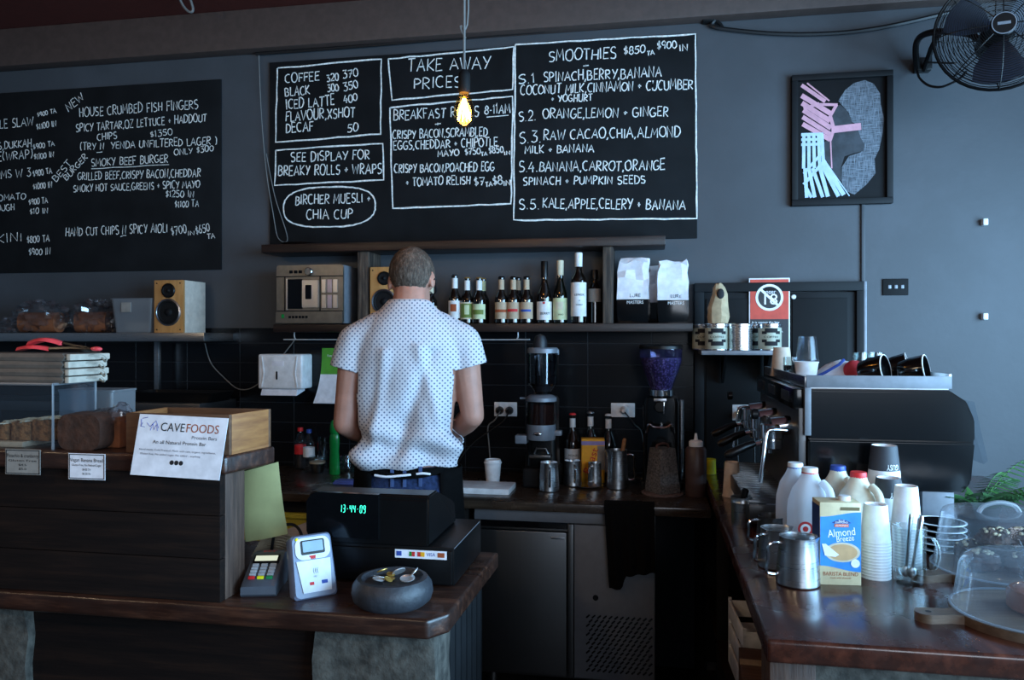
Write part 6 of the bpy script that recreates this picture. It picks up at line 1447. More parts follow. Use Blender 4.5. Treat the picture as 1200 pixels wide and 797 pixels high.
# upper body, side outline in y,z
xl, xr_ = px(362), px(505) - .006
so = [(-.005, .097), (-.005, .209), (.004, .218), (.075, .218), (.115, .196), (.225, .160), (.25, .150), (.26, .10), (.26, .097)]
bm = BM(); prism_x(bm, so, xl, xr_); vs = list(bm.verts); bmesh.ops.bevel(bm, geom=[e for e in bm.edges], offset=.004, segments=2, affect='EDGES'); mk('upper_body', bm, M['black'], reg)
bm = BM(); xd = px(445)
prism(bm, [(xl - .002, .125), (xl - .002, .197), (xl + .008, .213), (xl + .024, .221), (xd, .2195), (xd, .112), (xl + .004, .112)], -.014, .0); dp = mk('customer_display', bm, M['gloss_black'], reg)
M['digits'] = emit('green_digits', '3dffd8', 2.2)
SEG = {'0': 'abcdef', '1': 'bc', '3': 'abgcd', '4': 'fgbc', '9': 'abcdfg', '-': 'g'}
def seven(bm, s, x0, z0, w, h, y):
    pt = {'a': ((0, 1), (1, 1)), 'b': ((1, 1), (1, .5)), 'c': ((1, .5), (1, 0)), 'd': ((0, 0), (1, 0)), 'e': ((0, 0), (0, .5)), 'f': ((0, .5), (0, 1)), 'g': ((0, .5), (1, .5))}
    for i, ch in enumerate(s):
        for sg_ in SEG[ch]:
            a, b = [Vector((x0 + i * w * 1.85 + p_[0] * w + .25 * p_[1] * w, z0 + p_[1] * h)) for p_ in pt[sg_]]
            if ch == '-': a = a.lerp(b, .3); b = b.lerp(a, .2)
            d = (b - a).normalized(); n = Vector((-d.y, d.x)) * h * .042; a += d * h * .04; b -= d * h * .04
            prism(bm, [(a.x - n.x, a.y - n.y), (b.x - n.x, b.y - n.y), (b.x + n.x, b.y + n.y), (a.x + n.x, a.y + n.y)], y - .0006, y)
bm = BM(); x0 = aty(398, 600, 1.786).x - XRg; x1 = aty(428.5, 600, 1.786).x - XRg; z0 = aty(410, 600.5, 1.786).z - ZF; z1 = aty(410, 592, 1.786).z - ZF
seven(bm, '13-44-09', x0, z0, (x1 - x0) / 14.2, z1 - z0, -.0145); mk('time_digits', bm, M['digits'], dp)
bm = BM()
for i in range(6):
    for j in range(4):
        box(bm, xl + .05 + i * .032, xl + .076 + i * .032, .135 + j * .022, .152 + j * .022, .0, .006, .002, M=Matrix.Translation((0, 0, .192 - (j * .022 + .005) * .47 )))
ks = mk('keys', bm, M['greymetal'], reg); ks['kind'] = 'stuff'
bm = BM(); box(bm, -.0005, .0008, .003, .28, .093, .0945); mk('edge_line', bm, M['greymetal'], reg)
# stone coin bowl and coins
p = atz(460, 706, ZF); k = depth(p) / 910; r = 47.5 * k
t = thing('coin_bowl', 'rounded dark stone bowl for coins at the counter corner', 'bowl', (p.x, p.y, ZF)); M['bowlstone'] = plain('dark_polished_stone', '2b2e34', .5, var=.25, scale=50, bump=.15)
hb = .058
bm = BM(); lathe(bm, [(0, 0), (r * .82, 0), (r * .95, .010), (r, .026), (r * .97, .044), (r * .86, hb), (r * .76, hb + .001), (r * .70, hb - .006), (r * .67, hb - .009), (0, hb - .010)], 40); mk('bowl', bm, M['bowlstone'], t)
q = random.Random(12); M['goldcoin'] = plain('brass_coin', 'b4934a', .35, .5); M['silvercoin'] = plain('silver_coin', 'c4c6c8', .3, .5); nm = ['silver coin lying at the left of the stone bowl', 'large silver coin leaning at the back of the stone bowl', 'brass coin near the middle of the stone bowl', 'small brass coin behind the silver one in the stone bowl', 'large silver coin lying flat at the right of the stone bowl', 'silver coin at the front left of the stone bowl', 'small brass coin at the front of the stone bowl', 'silver coin standing against the right wall of the stone bowl', 'brass coin under the others at the left rear of the stone bowl']
for i, (u, v, rr_, m, tl) in enumerate(((-.36, .05, .0145, 'silvercoin', 20), (.05, .34, .016, 'silvercoin', 40), (-.08, .02, .0125, 'goldcoin', 5), (-.15, .30, .010, 'goldcoin', 12), (.38, .0, .017, 'silvercoin', 10), (-.28, -.25, .0135, 'silvercoin', 14), (-.02, -.26, .010, 'goldcoin', 25), (.50, .20, .0125, 'silvercoin', 48), (-.36, .27, .0125, 'goldcoin', 26))):
    c = thing('coin', nm[i], 'coin', (p.x + u * r, p.y + v * r, ZF + hb - .0095 + rr_ * math.sin(R(tl)) + .001 * i), q.uniform(0, 6), 'coins in the stone bowl'); mt = Matrix.Rotation(R(tl), 4, 'X')
    bm = BM(); lathe(bm, solid([(rr_ * .98, 0), (rr_, .0004), (rr_, .0022), (rr_ * .95, .0025), (rr_ * .9, .002)]), 24, M=mt); mk('coin', bm, M[m], c)

# ------------------------------------------------------------------ right counter
t = thing('side_counter', 'long glossy dark timber counter at the right carrying cups and cakes', 'counter', (XR, 1.55, 0))
bm = BM(); slab(bm, [(0, 0), (1.15, 0), (1.15, 1.997), (0, 1.997)], ZR - .045, ZR, .008); mk('counter_top', bm, M['countertop'], t)
q = random.Random(6); pier('stone_base', .10, 1.12, .06, .20, 0, ZR - .047, t)
bm = BM(); box(bm, .012, .10, .05, .17, 0, ZR - .046, .006); mk('timber_post', bm, M['endplank'], t)
bm = BM(); box(bm, .60, .63, .2, 1.99, 0, ZR - .046); mk('inner_panel', bm, M['blackpaint'], t)
bm = BM(); box(bm, .02, .6, .55, 1.99, .36, .385, .003); mk('lower_shelf', bm, M['planks'], t)
bm = BM(); box(bm, .02, .06, 1.40, 1.44, 0, ZR - .046, .003); mk('leg', bm, M['matt_black'], t)
# under the counter
t = thing('milk_crate', 'white plastic crate on the shelf under the right counter', 'crate', (XR + .20, 2.62, .386), R(3)); bm = BM()
hh = .22
for k in range(3):
    z = .005 + k * .075; box(bm, -.15, .15, -.15, -.142, z, z + .055, .003); box(bm, -.15, -.142, -.142, .142, z, z + .055, .003); box(bm, -.15, .15, .142, .15, z, z + .055, .003); box(bm, .142, .15, -.142, .142, z, z + .055, .003)
for x in (-.15, .14):
    for y in (-.15, .14): box(bm, x, x + .01, y, y + .01, 0, hh)
box(bm, -.15, .15, -.15, .15, 0, .006); mk('slatted_walls', bm, M['white'], t)
t = thing('carton_box', 'cardboard carton on the floor shelf below the right counter near its front', 'box', (XR + .17, 2.28, .386), R(-4)); bm = BM(); box(bm, -.14, .14, -.11, .11, 0, .19, .003); mk('carton', bm, M['plydark'], t); bm = BM(); box(bm, -.141, .141, -.02, .02, .1885, .1912); mk('tape', bm, M['kraft'], t)
# coffee machine
X0, X1, Y0_, Y1_ = .441, .845, 2.365, 3.19
M['railgrey'] = plain('grey_steel_rail', '6e7278', .5, .35)
cm = thing('coffee_machine', 'large black espresso machine with steel cup rail on the right counter', 'coffee machine', (X0, Y0_, ZR)); wm = X1 - X0; lm = Y1_ - Y0_
kz = lambda y: aty(1030, y, Y0_).z - ZR
ztop, zrail, zbot, zsplit = kz(433), kz(455), kz(574), kz(516)
so = [(.0, zrail - .004), (wm - .02, zrail - .004), (wm + .025, zrail - .035), (wm + .045, kz(490)), (wm + .045, zsplit), (wm + .035, zbot + .03), (wm + .015, zbot), (.02, zbot), (.0, zbot + .02)]
bm = BM(); prism(bm, so, .012, lm - .012); mk('body', bm, M['gloss_black'], cm)
up = [(.004, zrail - .006), (wm - .02, zrail - .006), (wm + .022, zrail - .036), (wm + .042, kz(490)), (wm + .043, zsplit + .002), (.004, zsplit + .002)]
lo_ = [(.004, zsplit - .002), (wm + .043, zsplit - .002), (wm + .033, zbot + .03), (wm + .014, zbot + .002), (.022, zbot + .002), (.004, zbot + .02)]
bm = BM(); prism(bm, up, -.006, .013); bmesh.ops.bevel(bm, geom=list(bm.edges), offset=.005, segments=2, affect='EDGES'); mk('upper_side_panel', bm, M['gloss_black'], cm)
bm = BM(); prism(bm, lo_, -.006, .013); bmesh.ops.bevel(bm, geom=list(bm.edges), offset=.005, segments=2, affect='EDGES'); mk('lower_side_panel', bm, M['gloss_black'], cm)
bm = BM(); prism(bm, [(wm + .035, kz(470)), (wm + .05, kz(470)), (wm + .085, kz(538)), (wm + .075, kz(542)), (wm + .047, kz(500))], .02, lm - .02); mk('clear_splash_panel', bm, M['clear'], cm)
bm = BM(); box(bm, .0, wm - .015, .0, .006, zrail, ztop - .018, .001); mk('cup_rail', bm, M['railgrey'], cm)
bm = BM(); box(bm, -.004, .004, .006, lm, zrail, ztop - .022, .001); mk('cup_rail', bm, M['steel'], cm)
bm = BM(); box(bm, wm - .022, wm - .014, .006, lm, zrail, ztop - .012, .001); mk('cup_rail', bm, M['steel'], cm)
bm = BM(); box(bm, 0.004, wm - .022, .006, lm, zrail - .003, zrail + .003); mk('cup_tray', bm, M['steel'], cm)
bm = BM(); box(bm, -.006, .012, -.008, .012, kz(512), zrail, .002); mk('corner_strip', bm, M['railgrey'], cm)
# work side towards the aisle
bm = BM(); box(bm, -.035, .0, .0125, lm - .02, kz(482), zrail - .004, .006); hd = mk('group_hood', bm, M['gloss_black'], cm)
for k in range(3):
    bm = BM(); box(bm, -.0362, -.0345, .08 + k * .27, .22 + k * .27, kz(475), kz(462), .001); mk('button_panel', bm, M['darksteel'], hd)
bm = BM(); box(bm, -.16, .0, .01, lm - .01, .03, .085, .006); mk('drip_tray', bm, M['darksteel'], cm)
bm = BM()
for k in range(20): box(bm, -.158, -.004, .02 + k * .0405, .026 + k * .0405, .0855, .089)
g_ = mk('drip_grille', bm, M['chrome'], cm)
bm = BM(); box(bm, .01, wm + .0, .03, lm - .03, .05, zbot + .01, .006); mk('lower_frame', bm, M['matt_black'], cm)
for x in (.04, wm - .09):
    for y in (.03, lm - .12):
        bm = BM(); box(bm, x, x + .085, y - .02, y + .07, 0, zbot - .002, .004); box(bm, x - .002, x + .087, y - .022, y + .072, .04, .045); f_ = mk('foot', bm, M['railgrey'], cm)
bm = BM(); box(bm, -.02, .01, .012, lm - .012, .085, kz(480), .003); mk('splash_back', bm, M['darksteel'], cm)
for k in range(3):
    y = .15 + k * .27; gx = -.075
    bm = BM(); cyl(bm, .036, kz(525), kz(505), c=(gx, y, 0), bev=.004); tube(bm, [(gx + .08, y, kz(505)), (gx, y, kz(510))], .03, 12); gh = mk('group_head', bm, M['chrome'], cm)
    bm = BM(); cyl(bm, .034, kz(537), kz(525), c=(gx, y, 0), bev=.003); tube(bm, [(gx - .03, y, kz(530)), (gx - .055, y, kz(532))], .008, 8); tube(bm, [(gx, y, kz(537)), (gx, y, kz(543))], .010, 8); pf = mk('portafilter', bm, M['chrome'], cm)
    bm = BM(); tube(bm, [(gx - .05, y, kz(531)), (gx - .08, y - .01, kz(535)), (gx - .13, y - .02, kz(545)), (gx - .142, y - .022, kz(547))], [.010, .013, .015, .008], 12); mk('portafilter_handle', bm, M['black'], pf)
for lab, y0 in (('steam_wand', .03), ('steam_wand', lm - .05)):
    bm = BM(); tube(bm, smooth_path([(-.05, y0, kz(508)), (-.09, y0 - .01, kz(507)), (-.108, y0 - .012, kz(512)), (-.118, y0 - .02, kz(540)), (-.128, y0 - .025, kz(570))], 5), .0065, 10); w_ = mk(lab, bm, M['chrome'], cm)
    bm = BM(); cyl(bm, .016, 0, .02, M=Matrix.Translation((-.126, y0 + .03, kz(490))) @ Matrix.Rotation(R(-90), 4, 'Y'), bev=.003); mk('steam_knob', bm, M['black'], cm)
# ---- on top of the machine
ZM = ZR + zrail + .0035
def wpt(px, Y): return aty(px, 430, Y)
def upcup(name, label, px, Y, rb, rt, h, m, cat='cup', z=ZM, group=None):
    p = aty(px, 430, Y); t = thing(name, label, cat, (p.x, Y, z), 0, group); bm = BM()
    lathe(bm, [(rb + .002, 0), (rb + .0022, .004), (rb, .005), (rt, h), (rt - .003, h), (rt - .004, h - .004), (0, h - .004), (0, h - .006), (rt - .005, h - .006), (rb - .0015, 0), (rb + .002, 0)], 28); mk('cup', bm, M[m], t); return t
GM = 'cups on the coffee machine'
upcup('paper_cup', 'upturned beige paper cup at the rear left corner on the coffee machine', 916, 2.98, .038, .029, .105, 'beigecup', group=GM)
t, *_ = tumbler('sugar_jar', 'ribbed glass jar between the paper cups on the coffee machine', 927, 415, 437, 15, 14, ('blackcoffee',), 'glass', 'jar', z=ZM); 
p = aty(927, 430, 2.78); t.location = (p.x, 2.78, ZM)
t = thing('paper_cup', 'upright white paper cup holding steel cups on the coffee machine', 'cup', (aty(945, 430, 2.60).x, 2.60, ZM), 0, GM); bm = BM(); cup(bm, .028, .036, 0, .062, lip=.002); mk('cup', bm, M['papercup'], t)
upcup('steel_cup', 'upturned clear plastic cup stacked on the white paper cup on the coffee machine', 946, 2.60, .034, .026, .078, 'clear', z=ZM + .066)
p = aty(985, 430, 2.72); t = thing('tea_towel', 'white tea towel heaped on the coffee machine beside the paper cups', 'towel', (p.x, 2.66, ZM), R(-10)); q = random.Random(15); bm = BM()
rings = []
for i in range(13):
    u = i / 12; x = -.085 + .17 * u; hh = .012 + .055 * math.sin(PI * min(1, .08 + u * .95)) ** .8
    rings.append([(x, .055 * math.cos(a) * (1 + .08 * math.sin(5 * a + i)), max(0.0, hh * math.sin(a)) * (1 + .05 * math.sin(7 * a + i * 2))) for a in [PI * j / 14 for j in range(15)]])
loft(bm, rings); mk('towel', bm, M['paperwhite'], t)
bm = BM(); tube(bm, [(-.11, -.055, .003), (-.06, -.057, .03), (-.02, -.05, .055), (-.005, -.035, .07)], .005, 6); mk('dark_stripe', bm, M['blueink'], t)
M['redcloth'] = plain('red_cloth', 'b82c34', .8)
for lab, px, Y in (('small red cloth between the white towel and the left black mug', 1001, 2.62), ('small red cloth behind the right black mug', 1044, 2.66)):
    p = aty(px, 430, Y); t = thing('red_cloth', lab, 'cloth', (p.x, Y, ZM)); bm = BM(); crinkled(bm, (0, 0, .034), (.035, .03, .034), int(px), .06, 16)
    for v in bm.verts: v.co.z = max(0, v.co.z)
    mk('cloth', bm, M['redcloth'], t)
def mug(label, px, Y, rz, tilt, r=.044, h=.075):
    p = aty(px, 430, Y); t = thing('coffee_mug', label, 'mug', (p.x, Y, ZM), rz, 'black mugs lying on the coffee machine'); mt = Matrix.Translation((-h * .5, 0, r * 1.0)) @ Matrix.Rotation(R(90 - tilt), 4, 'Y')
    pr = [(0, 0), (r * .62, 0), (r * .72, .003), (r * .92, h * .45), (r, h)]; bm = BM(); lathe(bm, pr + [(r - .004, h), (r * .88, h * .45), (r * .66, .008)], 32, M=mt); 
    lo = min(v.co.z for v in bm.verts); dz = -lo
    for v in bm.verts: v.co.z += dz
    mk('body', bm, M['gloss_black'], t); mt = Matrix.Translation((0, 0, dz)) @ mt
    bm = BM(); lathe(bm, [(r * .955, h + .0004), (r + .001, h - .001), (r + .001, h + .001), (r * .955, h + .0016), (r * .955, h + .0004)], 32, M=mt); lathe(bm, [(r * .94, h * .9), (r * .86, h * .45), (r * .64, .0095), (0, .0095)], 32, M=mt); mk('white_lining', bm, M['ceramic'], t)
    bm = BM(); tube(bm, smooth_path([mt @ Vector(q_) for q_ in ((0, -r * .9, h * .8), (0, -r * 1.5, h * .78), (0, -r * 1.7, h * .5), (0, -r * 1.35, h * .25), (0, -r * .78, h * .22))], 5), .005, 8); mk('handle', bm, M['gloss_black'], t)
mug('black mug lying on its side beside the red cloth on the coffee machine', 1023, 2.50, R(-34), 10)
mug('black mug lying on its side at the right end of the coffee machine', 1070, 2.50, R(-30), 10)
mug('black mug lying half hidden between the other two black mugs', 1050, 2.66, R(-20), 14)
for i, (px, Y, lab) in enumerate(((1009, 2.86, 'clear glass tumbler at left of the row at the rear of the coffee machine'), (1018, 2.92, 'clear glass tumbler in the middle of the row at the rear of the coffee machine'), (1027, 2.84, 'clear glass tumbler at right of the row at the rear of the coffee machine'))):
    p = aty(px, 430, Y); t = thing('glass_tumbler', lab, 'glass', (p.x, Y, ZM), 0, 'glass tumblers on the coffee machine'); bm = BM(); lathe(bm, [(0, .09), (.024, .09), (.030, 0), (.0285, 0), (.0225, .087), (0, .087)], 22); mk('glass', bm, M['glass'], t)

# ---- on the right counter
def paper_stack(label0, px, ybase, n, r0, r1, hc, pitch, group, desc, top=None):
    """upturned nested cups: bottom one first"""
    p = atz(px, ybase, ZR); first = None
    for k in range(n):
        lab = desc(k, n); loc_ = (p.x, p.y, ZR + k * pitch)
        if first is None:
            first = thing('paper_cup', lab, 'paper cup', loc_, 0, group)
            bm = BM(); lathe(bm, [(r0 + .0015, 0), (r0 + .002, .0022), (r0 + .0004, .0038), (r1, hc), (r1 - .0025, hc), (r1 - .003, hc - .005), (0, hc - .005), (0, hc - .006), (r1 - .004, hc - .006), (r0 - .0008, 0), (r0 + .0015, 0)], 30); mk('cup', bm, M['papercup'], first)
        else: dup(first, lab, loc_)
    return p
ords = ['bottom', 'second', 'third', 'fourth', 'fifth', 'sixth', 'seventh', 'eighth', 'ninth', 'tenth', 'eleventh', 'twelfth', 'thirteenth', 'fourteenth', 'fifteenth', 'sixteenth', 'seventeenth']
def nth(where):
    return lambda k, n: ('topmost upturned white paper cup ' if k == n - 1 else ('bottom upturned white paper cup ' if k == 0 else '%s upturned white paper cup from below ' % ords[k])) + where
paper_stack('', 1026, 676, 13, .0335, .0265, .090, .0072, 'upturned paper cups beside the milk carton', nth('in the stack beside the milk carton'))
pS2 = paper_stack('', 1062, 664, 15, .0345, .0265, .098, .0076, 'upturned paper cups behind the glass mug', nth('in the stack behind the glass mug'))
# printed cups
M['cupblack'] = plain('dark_printed_paper', '2e3036', .6)
def printed_stack(label, px, ybase, ytop, n, r0, r1, hc, pitch, txt, names, group):
    p = atz(px, ybase, ZR)
    for k in range(n):
        t = thing('printed_cup', names(k, n), 'paper cup', (p.x, p.y, ZR + k * pitch), 0, group)
        bm = BM(); lathe(bm, [(r0 + .002, 0), (r0 + .0025, .003), (r0 + .0005, .005), (r1, hc), (r1 - .003, hc), (r1 - .003, hc - .006), (0, hc - .006), (0, hc - .007), (r1 - .004, hc - .007), (r0 - .001, 0), (r0 + .002, 0)], 32); mk('cup', bm, M['papercup'], t)
        if k == n - 1:
            rz = lambda z: r0 + .0005 + (r1 - r0 - .0005) * (z - .005) / (hc - .005)
            bm = BM(); lathe(bm, [(rz(hc * .54) + .0006, hc * .54), (r1 + .0006, hc), (r1 - .001, hc), (rz(hc * .54) - .001, hc * .54), (rz(hc * .54) + .0006, hc * .54)], 36); bd_ = mk('dark_band', bm, M['cupblack'], t)
            bm = BM(); zc_ = hc * .62; text(bm, txt, .022, Matrix.Rotation(R(18), 4, 'Z') @ Matrix.Translation((0, -rz(zc_) - .0026, zc_)) @ Matrix.Rotation(PI, 4, 'Y') @ FACE, fit=.034, wrap=rz(zc_) + .002); mk('lettering', bm, M['whiteink'], bd_)
printed_stack('', 1036, 640, 512, 6, .0475, .033, .145, .027, 'GUSY', lambda k, n: ('topmost dark banded paper cup of the tall stack before the coffee machine' if k == n - 1 else '%s upturned large paper cup of the tall stack before the coffee machine' % ords[k]), 'large paper cups before the coffee machine')
printed_stack('', 1041, 650, 558, 4, .040, .030, .108, .0325, 'GUSY', lambda k, n: ('topmost dark banded paper cup of the short stack behind the white cups' if k == n - 1 else '%s upturned paper cup of the short banded stack behind the white cups' % ords[k]), 'banded paper cups behind the white cups')
# milk bottles
def milk(label, px, ybase, h, capm, ringm, body, rz, labelm=None):
    p = atz(px, ybase, ZR); t = thing('milk_bottle', label, 'milk bottle', (p.x, p.y, ZR), rz, 'plastic milk bottles on the right counter')
    s = .050; bm = BM(); rr_ = lambda a, b, z, r: [(x, y, z) for x, y in rrect(-a, a, -b, b, r)]
    loft(bm, [rr_(s * .9, s * .9, 0, .02), rr_(s, s, .006, .02), rr_(s, s, h * .52, .022), rr_(s * .98, s * .98, h * .62, .026), rr_(s * .82, s * .82, h * .76, .03), rr_(s * .55, s * .55, h * .86, .026), rr_(.022, .022, h * .91, .021), rr_(.020, .020, h * .955, .0195)]); mk('body', bm, M[body], t)
    bm = BM(); tube(bm, smooth_path([(.026, -.0, h * .90), (.05, 0, h * .86), (.062, 0, h * .74), (.060, 0, h * .58), (.05, 0, h * .5)], 5), [.011] * 20 + [.012], 10) if False else tube(bm, smooth_path([(.020, -.036, h * .86), (.030, -.054, h * .80), (.034, -.062, h * .70), (.034, -.060, h * .58), (.030, -.048, h * .50)], 5), .0105, 10); mk('handle', bm, M[body], t)
    bm = BM(); lathe(bm, solid([(.0195, h * .945), (.0205, h * .95), (.0205, h * .985), (.019, h)]), 26); mk('cap', bm, M[capm], t)
    bm = BM(); lathe(bm, solid([(.0208, h * .935), (.0208, h * .95)]), 26); mk('neck_ring', bm, M[ringm], t)
    if labelm:
        bm = BM(); lathe(bm, solid([(.019, 0), (.019, .0008)]), 26, M=face(-.026, -s - .0002, h * .37)); o = mk('round_label', bm, M['redink'], t)
        bm = BM(); lathe(bm, solid([(.013, .0008), (.013, .0014)]), 26, M=face(-.026, -s - .0002, h * .37)); mk('label_centre', bm, M['whiteink'], o)
        bm = BM(); lathe(bm, solid([(.007, .0014), (.007, .0018)]), 20, M=face(-.026, -s - .0002, h * .37)); mk('label_dot', bm, M['redink'], o)
M['cream'] = plain('cream_bottle_plastic', 'd8d2bc', .4, sss=.0)
milk('milk bottle with white cap and blue ring, behind the red ringed one', 932, 640, .232, 'white', 'blue', 'milkplastic', R(-12))
milk('milk bottle with white cap and red ring behind the steel milk jug', 949, 654, .238, 'white', 'red', 'milkplastic', R(6), True)
milk('cream milk bottle with blue cap behind the milk carton', 982, 640, .224, 'blue', 'blue', 'cream', R(-8))
milk('cream milk bottle with red cap between the carton and the paper cups', 1006, 655, .228, 'red', 'red', 'cream', R(4))
# almond carton
p = atz(985, 686, ZR); k = depth(p) / 910; wc = .094; hc = 97 * k; dc_ = .062
t = thing('drink_carton', 'blue and beige almond drink carton at the front of the right counter', 'carton', (p.x, p.y, ZR), R(5)); M['cartonblue'] = plain('carton_blue', '2f86cf', .45); M['cartonbeige'] = plain('carton_beige', 'cdbd96', .5); M['cartonnavy'] = plain('carton_navy', '1f3f7c', .5)
bm = BM(); box(bm, -wc / 2, wc / 2, 0, dc_, 0, hc, .002); bx = mk('carton', bm, M['cartonbeige'], t)
bm = BM(); box(bm, -wc / 2 - .0004, -wc / 2 + .001, .002, dc_ - .002, hc * .05, hc * .95); mk('navy_side', bm, M['cartonnavy'], t)
bm = BM(); pts = [(-wc / 2 + .001, hc * .24)] + [(-wc / 2 + .001 + (wc - .002) * i / 12, hc * (.22 + .035 * math.cos(PI * i / 12) - .02)) for i in range(13)] + [(wc / 2 - .001 - (wc - .002) * i / 12, hc * (.855 + .03 * math.cos(PI * i / 12))) for i in range(13)]
prism(bm, pts[1:], -.0008, .0); bf = mk('blue_front', bm, M['cartonblue'], t)
bm = BM(); lathe(bm, solid([(.032, 0), (.032, .0006)]), 36, M=face(.004, -.0008, hc * .40) @ Matrix.Diagonal((1.25, .72, 1, 1))); o = mk('cup_picture', bm, M['lab_cream'], bf)
bm = BM(); lathe(bm, solid([(.027, .0006), (.027, .0010)]), 36, M=face(.004, -.0008, hc * .40) @ Matrix.Diagonal((1.25, .70, 1, 1))); mk('coffee_picture', bm, plain('latte_brown', 'c09a6c', .6), o)
bm = BM(); prism(bm, [(-.043, hc * .50), (-.034, hc * .50), (-.004, hc * .37), (-.012, hc * .345), (-.036, hc * .36)], -.0026, -.0018); mk('milk_jug_picture', bm, M['paperwhite'], o)
bm = BM(); lathe(bm, solid([(.010, .001), (.010, .0014)]), 24, M=face(.033, -.0008, hc * .27)); mk('white_roundel', bm, M['whiteink'], bf)
bm = BM(); text(bm, 'Almond', .026, face(.002, -.0012, hc * .635) @ Matrix.Rotation(R(7), 4, 'Z'), fit=wc * .66); text(bm, 'Breeze', .019, face(.010, -.0012, hc * .565) @ Matrix.Rotation(R(7), 4, 'Z'), fit=wc * .42); mk('white_lettering', bm, M['whiteink'], bf)
bm = BM(); prism(bm, [(-.020, hc * .755), (-.010, hc * .785), (.002, hc * .80), (.014, hc * .785), (.024, hc * .755), (.014, hc * .745), (-.010, hc * .745)], -.0014, -.0006); o = mk('badge', bm, M['cartonnavy'], bf)
bm = BM(); box(bm, -.014, .018, -.0016, -.001, hc * .705, hc * .742); mk('orange_strip', bm, plain('orange_print', 'd8622c', .6), o)
bm = BM(); text(bm, 'BLUE', .006, face(.002, -.0017, hc * .78)); text(bm, 'DIAMOND', .006, face(.002, -.0017, hc * .76)); text(bm, 'ALMONDS', .006, face(.002, -.0019, hc * .723)); mk('badge_lettering', bm, M['whiteink'], o)
bm = BM(); text(bm, 'BARISTA BLEND', .013, face(.0, -.0006, hc * .135), fit=wc * .84); mk('blend_lettering', bm, M['brownink'], bx)
bm = BM(); text(bm, 'made with almonds', .006, face(.0, -.0006, hc * .09), fit=wc * .5); mk('small_lettering', bm, M['brownink'], bx)
bm = BM(); box(bm, .0, wc / 2 - .004, -.0008, .0, hc * .905, hc * .945); mk('dark_strip', bm, plain('olive_print', '6a5c38', .6), bx)
bm = BM(); lathe(bm, solid([(.014, hc), (.014, hc + .009), (.012, hc + .011)]), 22, (.018, .03, 0)); mk('screw_cap', bm, M['white'], t)
# steel jugs and canisters
jug('milk_jug', 'brushed steel milk jug at the front of the right counter beside the carton', 935, 684, ZR, .050, .041, .112, 196)
jug('milk_jug', 'dark steel milk jug behind the front one on the right counter', 910, 664, ZR, .046, .038, .098, 215)
jug('milk_jug', 'rearmost dark steel milk jug standing between the canister and the milk bottles', 905, 640, ZR, .044, .038, .085, 200, mat='darksteel')
p = atz(869, 616, ZR); k = depth(p) / 910
t = thing('steel_canister', 'steel canister with a dark tool handle in it at the counter edge', 'canister', (p.x, p.y, ZR)); r = 12.4 * k; h = 34 * k
bm = BM(); lathe(bm, [(0, .001), (r * .93, 0), (r * .95, .004), (r * .95, h * .78), (r, h * .8), (r, h * .85), (r * .97, h * .87), (r, h), (r * .94, h), (r * .9, h * .1), (0, h * .1)], 30); mk('canister', bm, M['steel'], t)
bm = BM(); tube(bm, [(0, 0, h * .1), (.006, 0, h * .9), (.012, 0, h + .022), (.013, 0, h + .026)], [.008, .009, .011, .006], 10); mk('tool_handle', bm, M['black'], t)
p = atz(895, 604, ZR); k = depth(p) / 910; t = thing('grey_tub', 'pale grey rounded tub with dark lid behind the steel canister', 'tub', (p.x, p.y, ZR)); r = 13.5 * k; bm = BM(); lathe(bm, solid([(r * .8, 0), (r * .95, .01), (r, .04), (r, 20 * k), (r * .94, 21 * k)]), 28); mk('tub', bm, M['lab_grey'], t); bm = BM(); lathe(bm, solid([(r * .97, 21 * k), (r * .97, 23 * k), (r * .7, 26 * k), (r * .2, 28 * k)]), 28); mk('lid', bm, M['black'], t)
# glass mug with spoons
p = atz(1063, 683, ZR)
t = thing('glass_mug', 'clear glass mug holding spoons before the tall white cup stack', 'mug', (p.x + .004, p.y - .004, ZR)); h = .135
bm = BM(); lathe(bm, [(0, .0), (.029, 0), (.033, .006), (.033, .012), (.036, .03), (.035, .08), (.037, h), (.0345, h), (.0325, .08), (.0335, .03), (.028, .012), (0, .010)], 32); mk('glass_body', bm, M['glass'], t)
bm = BM(); tube(bm, smooth_path([(.034, 0, .108), (.055, 0, .104), (.064, 0, .07), (.054, 0, .036), (.034, 0, .032)], 6), .005, 8); mk('handle', bm, M['glass'], t)
for i, (dx, tl, lab) in enumerate(((.004, 8, 'spoon leaning left in the glass mug'), (.014, 16, 'spoon leaning right in the glass mug'))):
    s = thing('teaspoon', lab, 'spoon', (p.x + .004 + dx - .012, p.y - .004 + .004 * (1 - 2 * i), ZR + .0135), 0, 'spoons in the glass mug'); mt = Matrix.Rotation(R(tl * .55), 4, 'Y')
    bm = BM(); ball(bm, (0, 0, .014), (.010, .004, .014), 14, M=mt); tube(bm, [(0, 0, .026), (0, 0, .07), (0, 0, .14), (0, 0, .150)], [.0045, .004, .007, .005], 8, M=mt); mk('spoon', bm, M['steel'], s)
# saucers
p = atz(1106, 650, ZR)
nm = ['bottom', 'second lowest', 'middle', 'second highest', 'topmost']
for k in range(5):
    t = thing('saucer', '%s black saucer with white rim in the stack left of the cake dome' % nm[k], 'saucer', (p.x - .008, p.y, ZR + k * .0172), 0, 'stacked saucers on the right counter')
    bm = BM(); lathe(bm, [(0, 0), (.034, 0), (.037, .003), (.060, .0185), (.058, .0195), (.036, .006), (0, .005)], 34); mk('plate', bm, M['gloss_black'], t)
    bm = BM(); lathe(bm, [(.060, .0178), (.0625, .0188), (.0625, .0208), (.0585, .0208), (.058, .0195), (.060, .0178)], 36); mk('white_rim', bm, M['ceramic'], t)
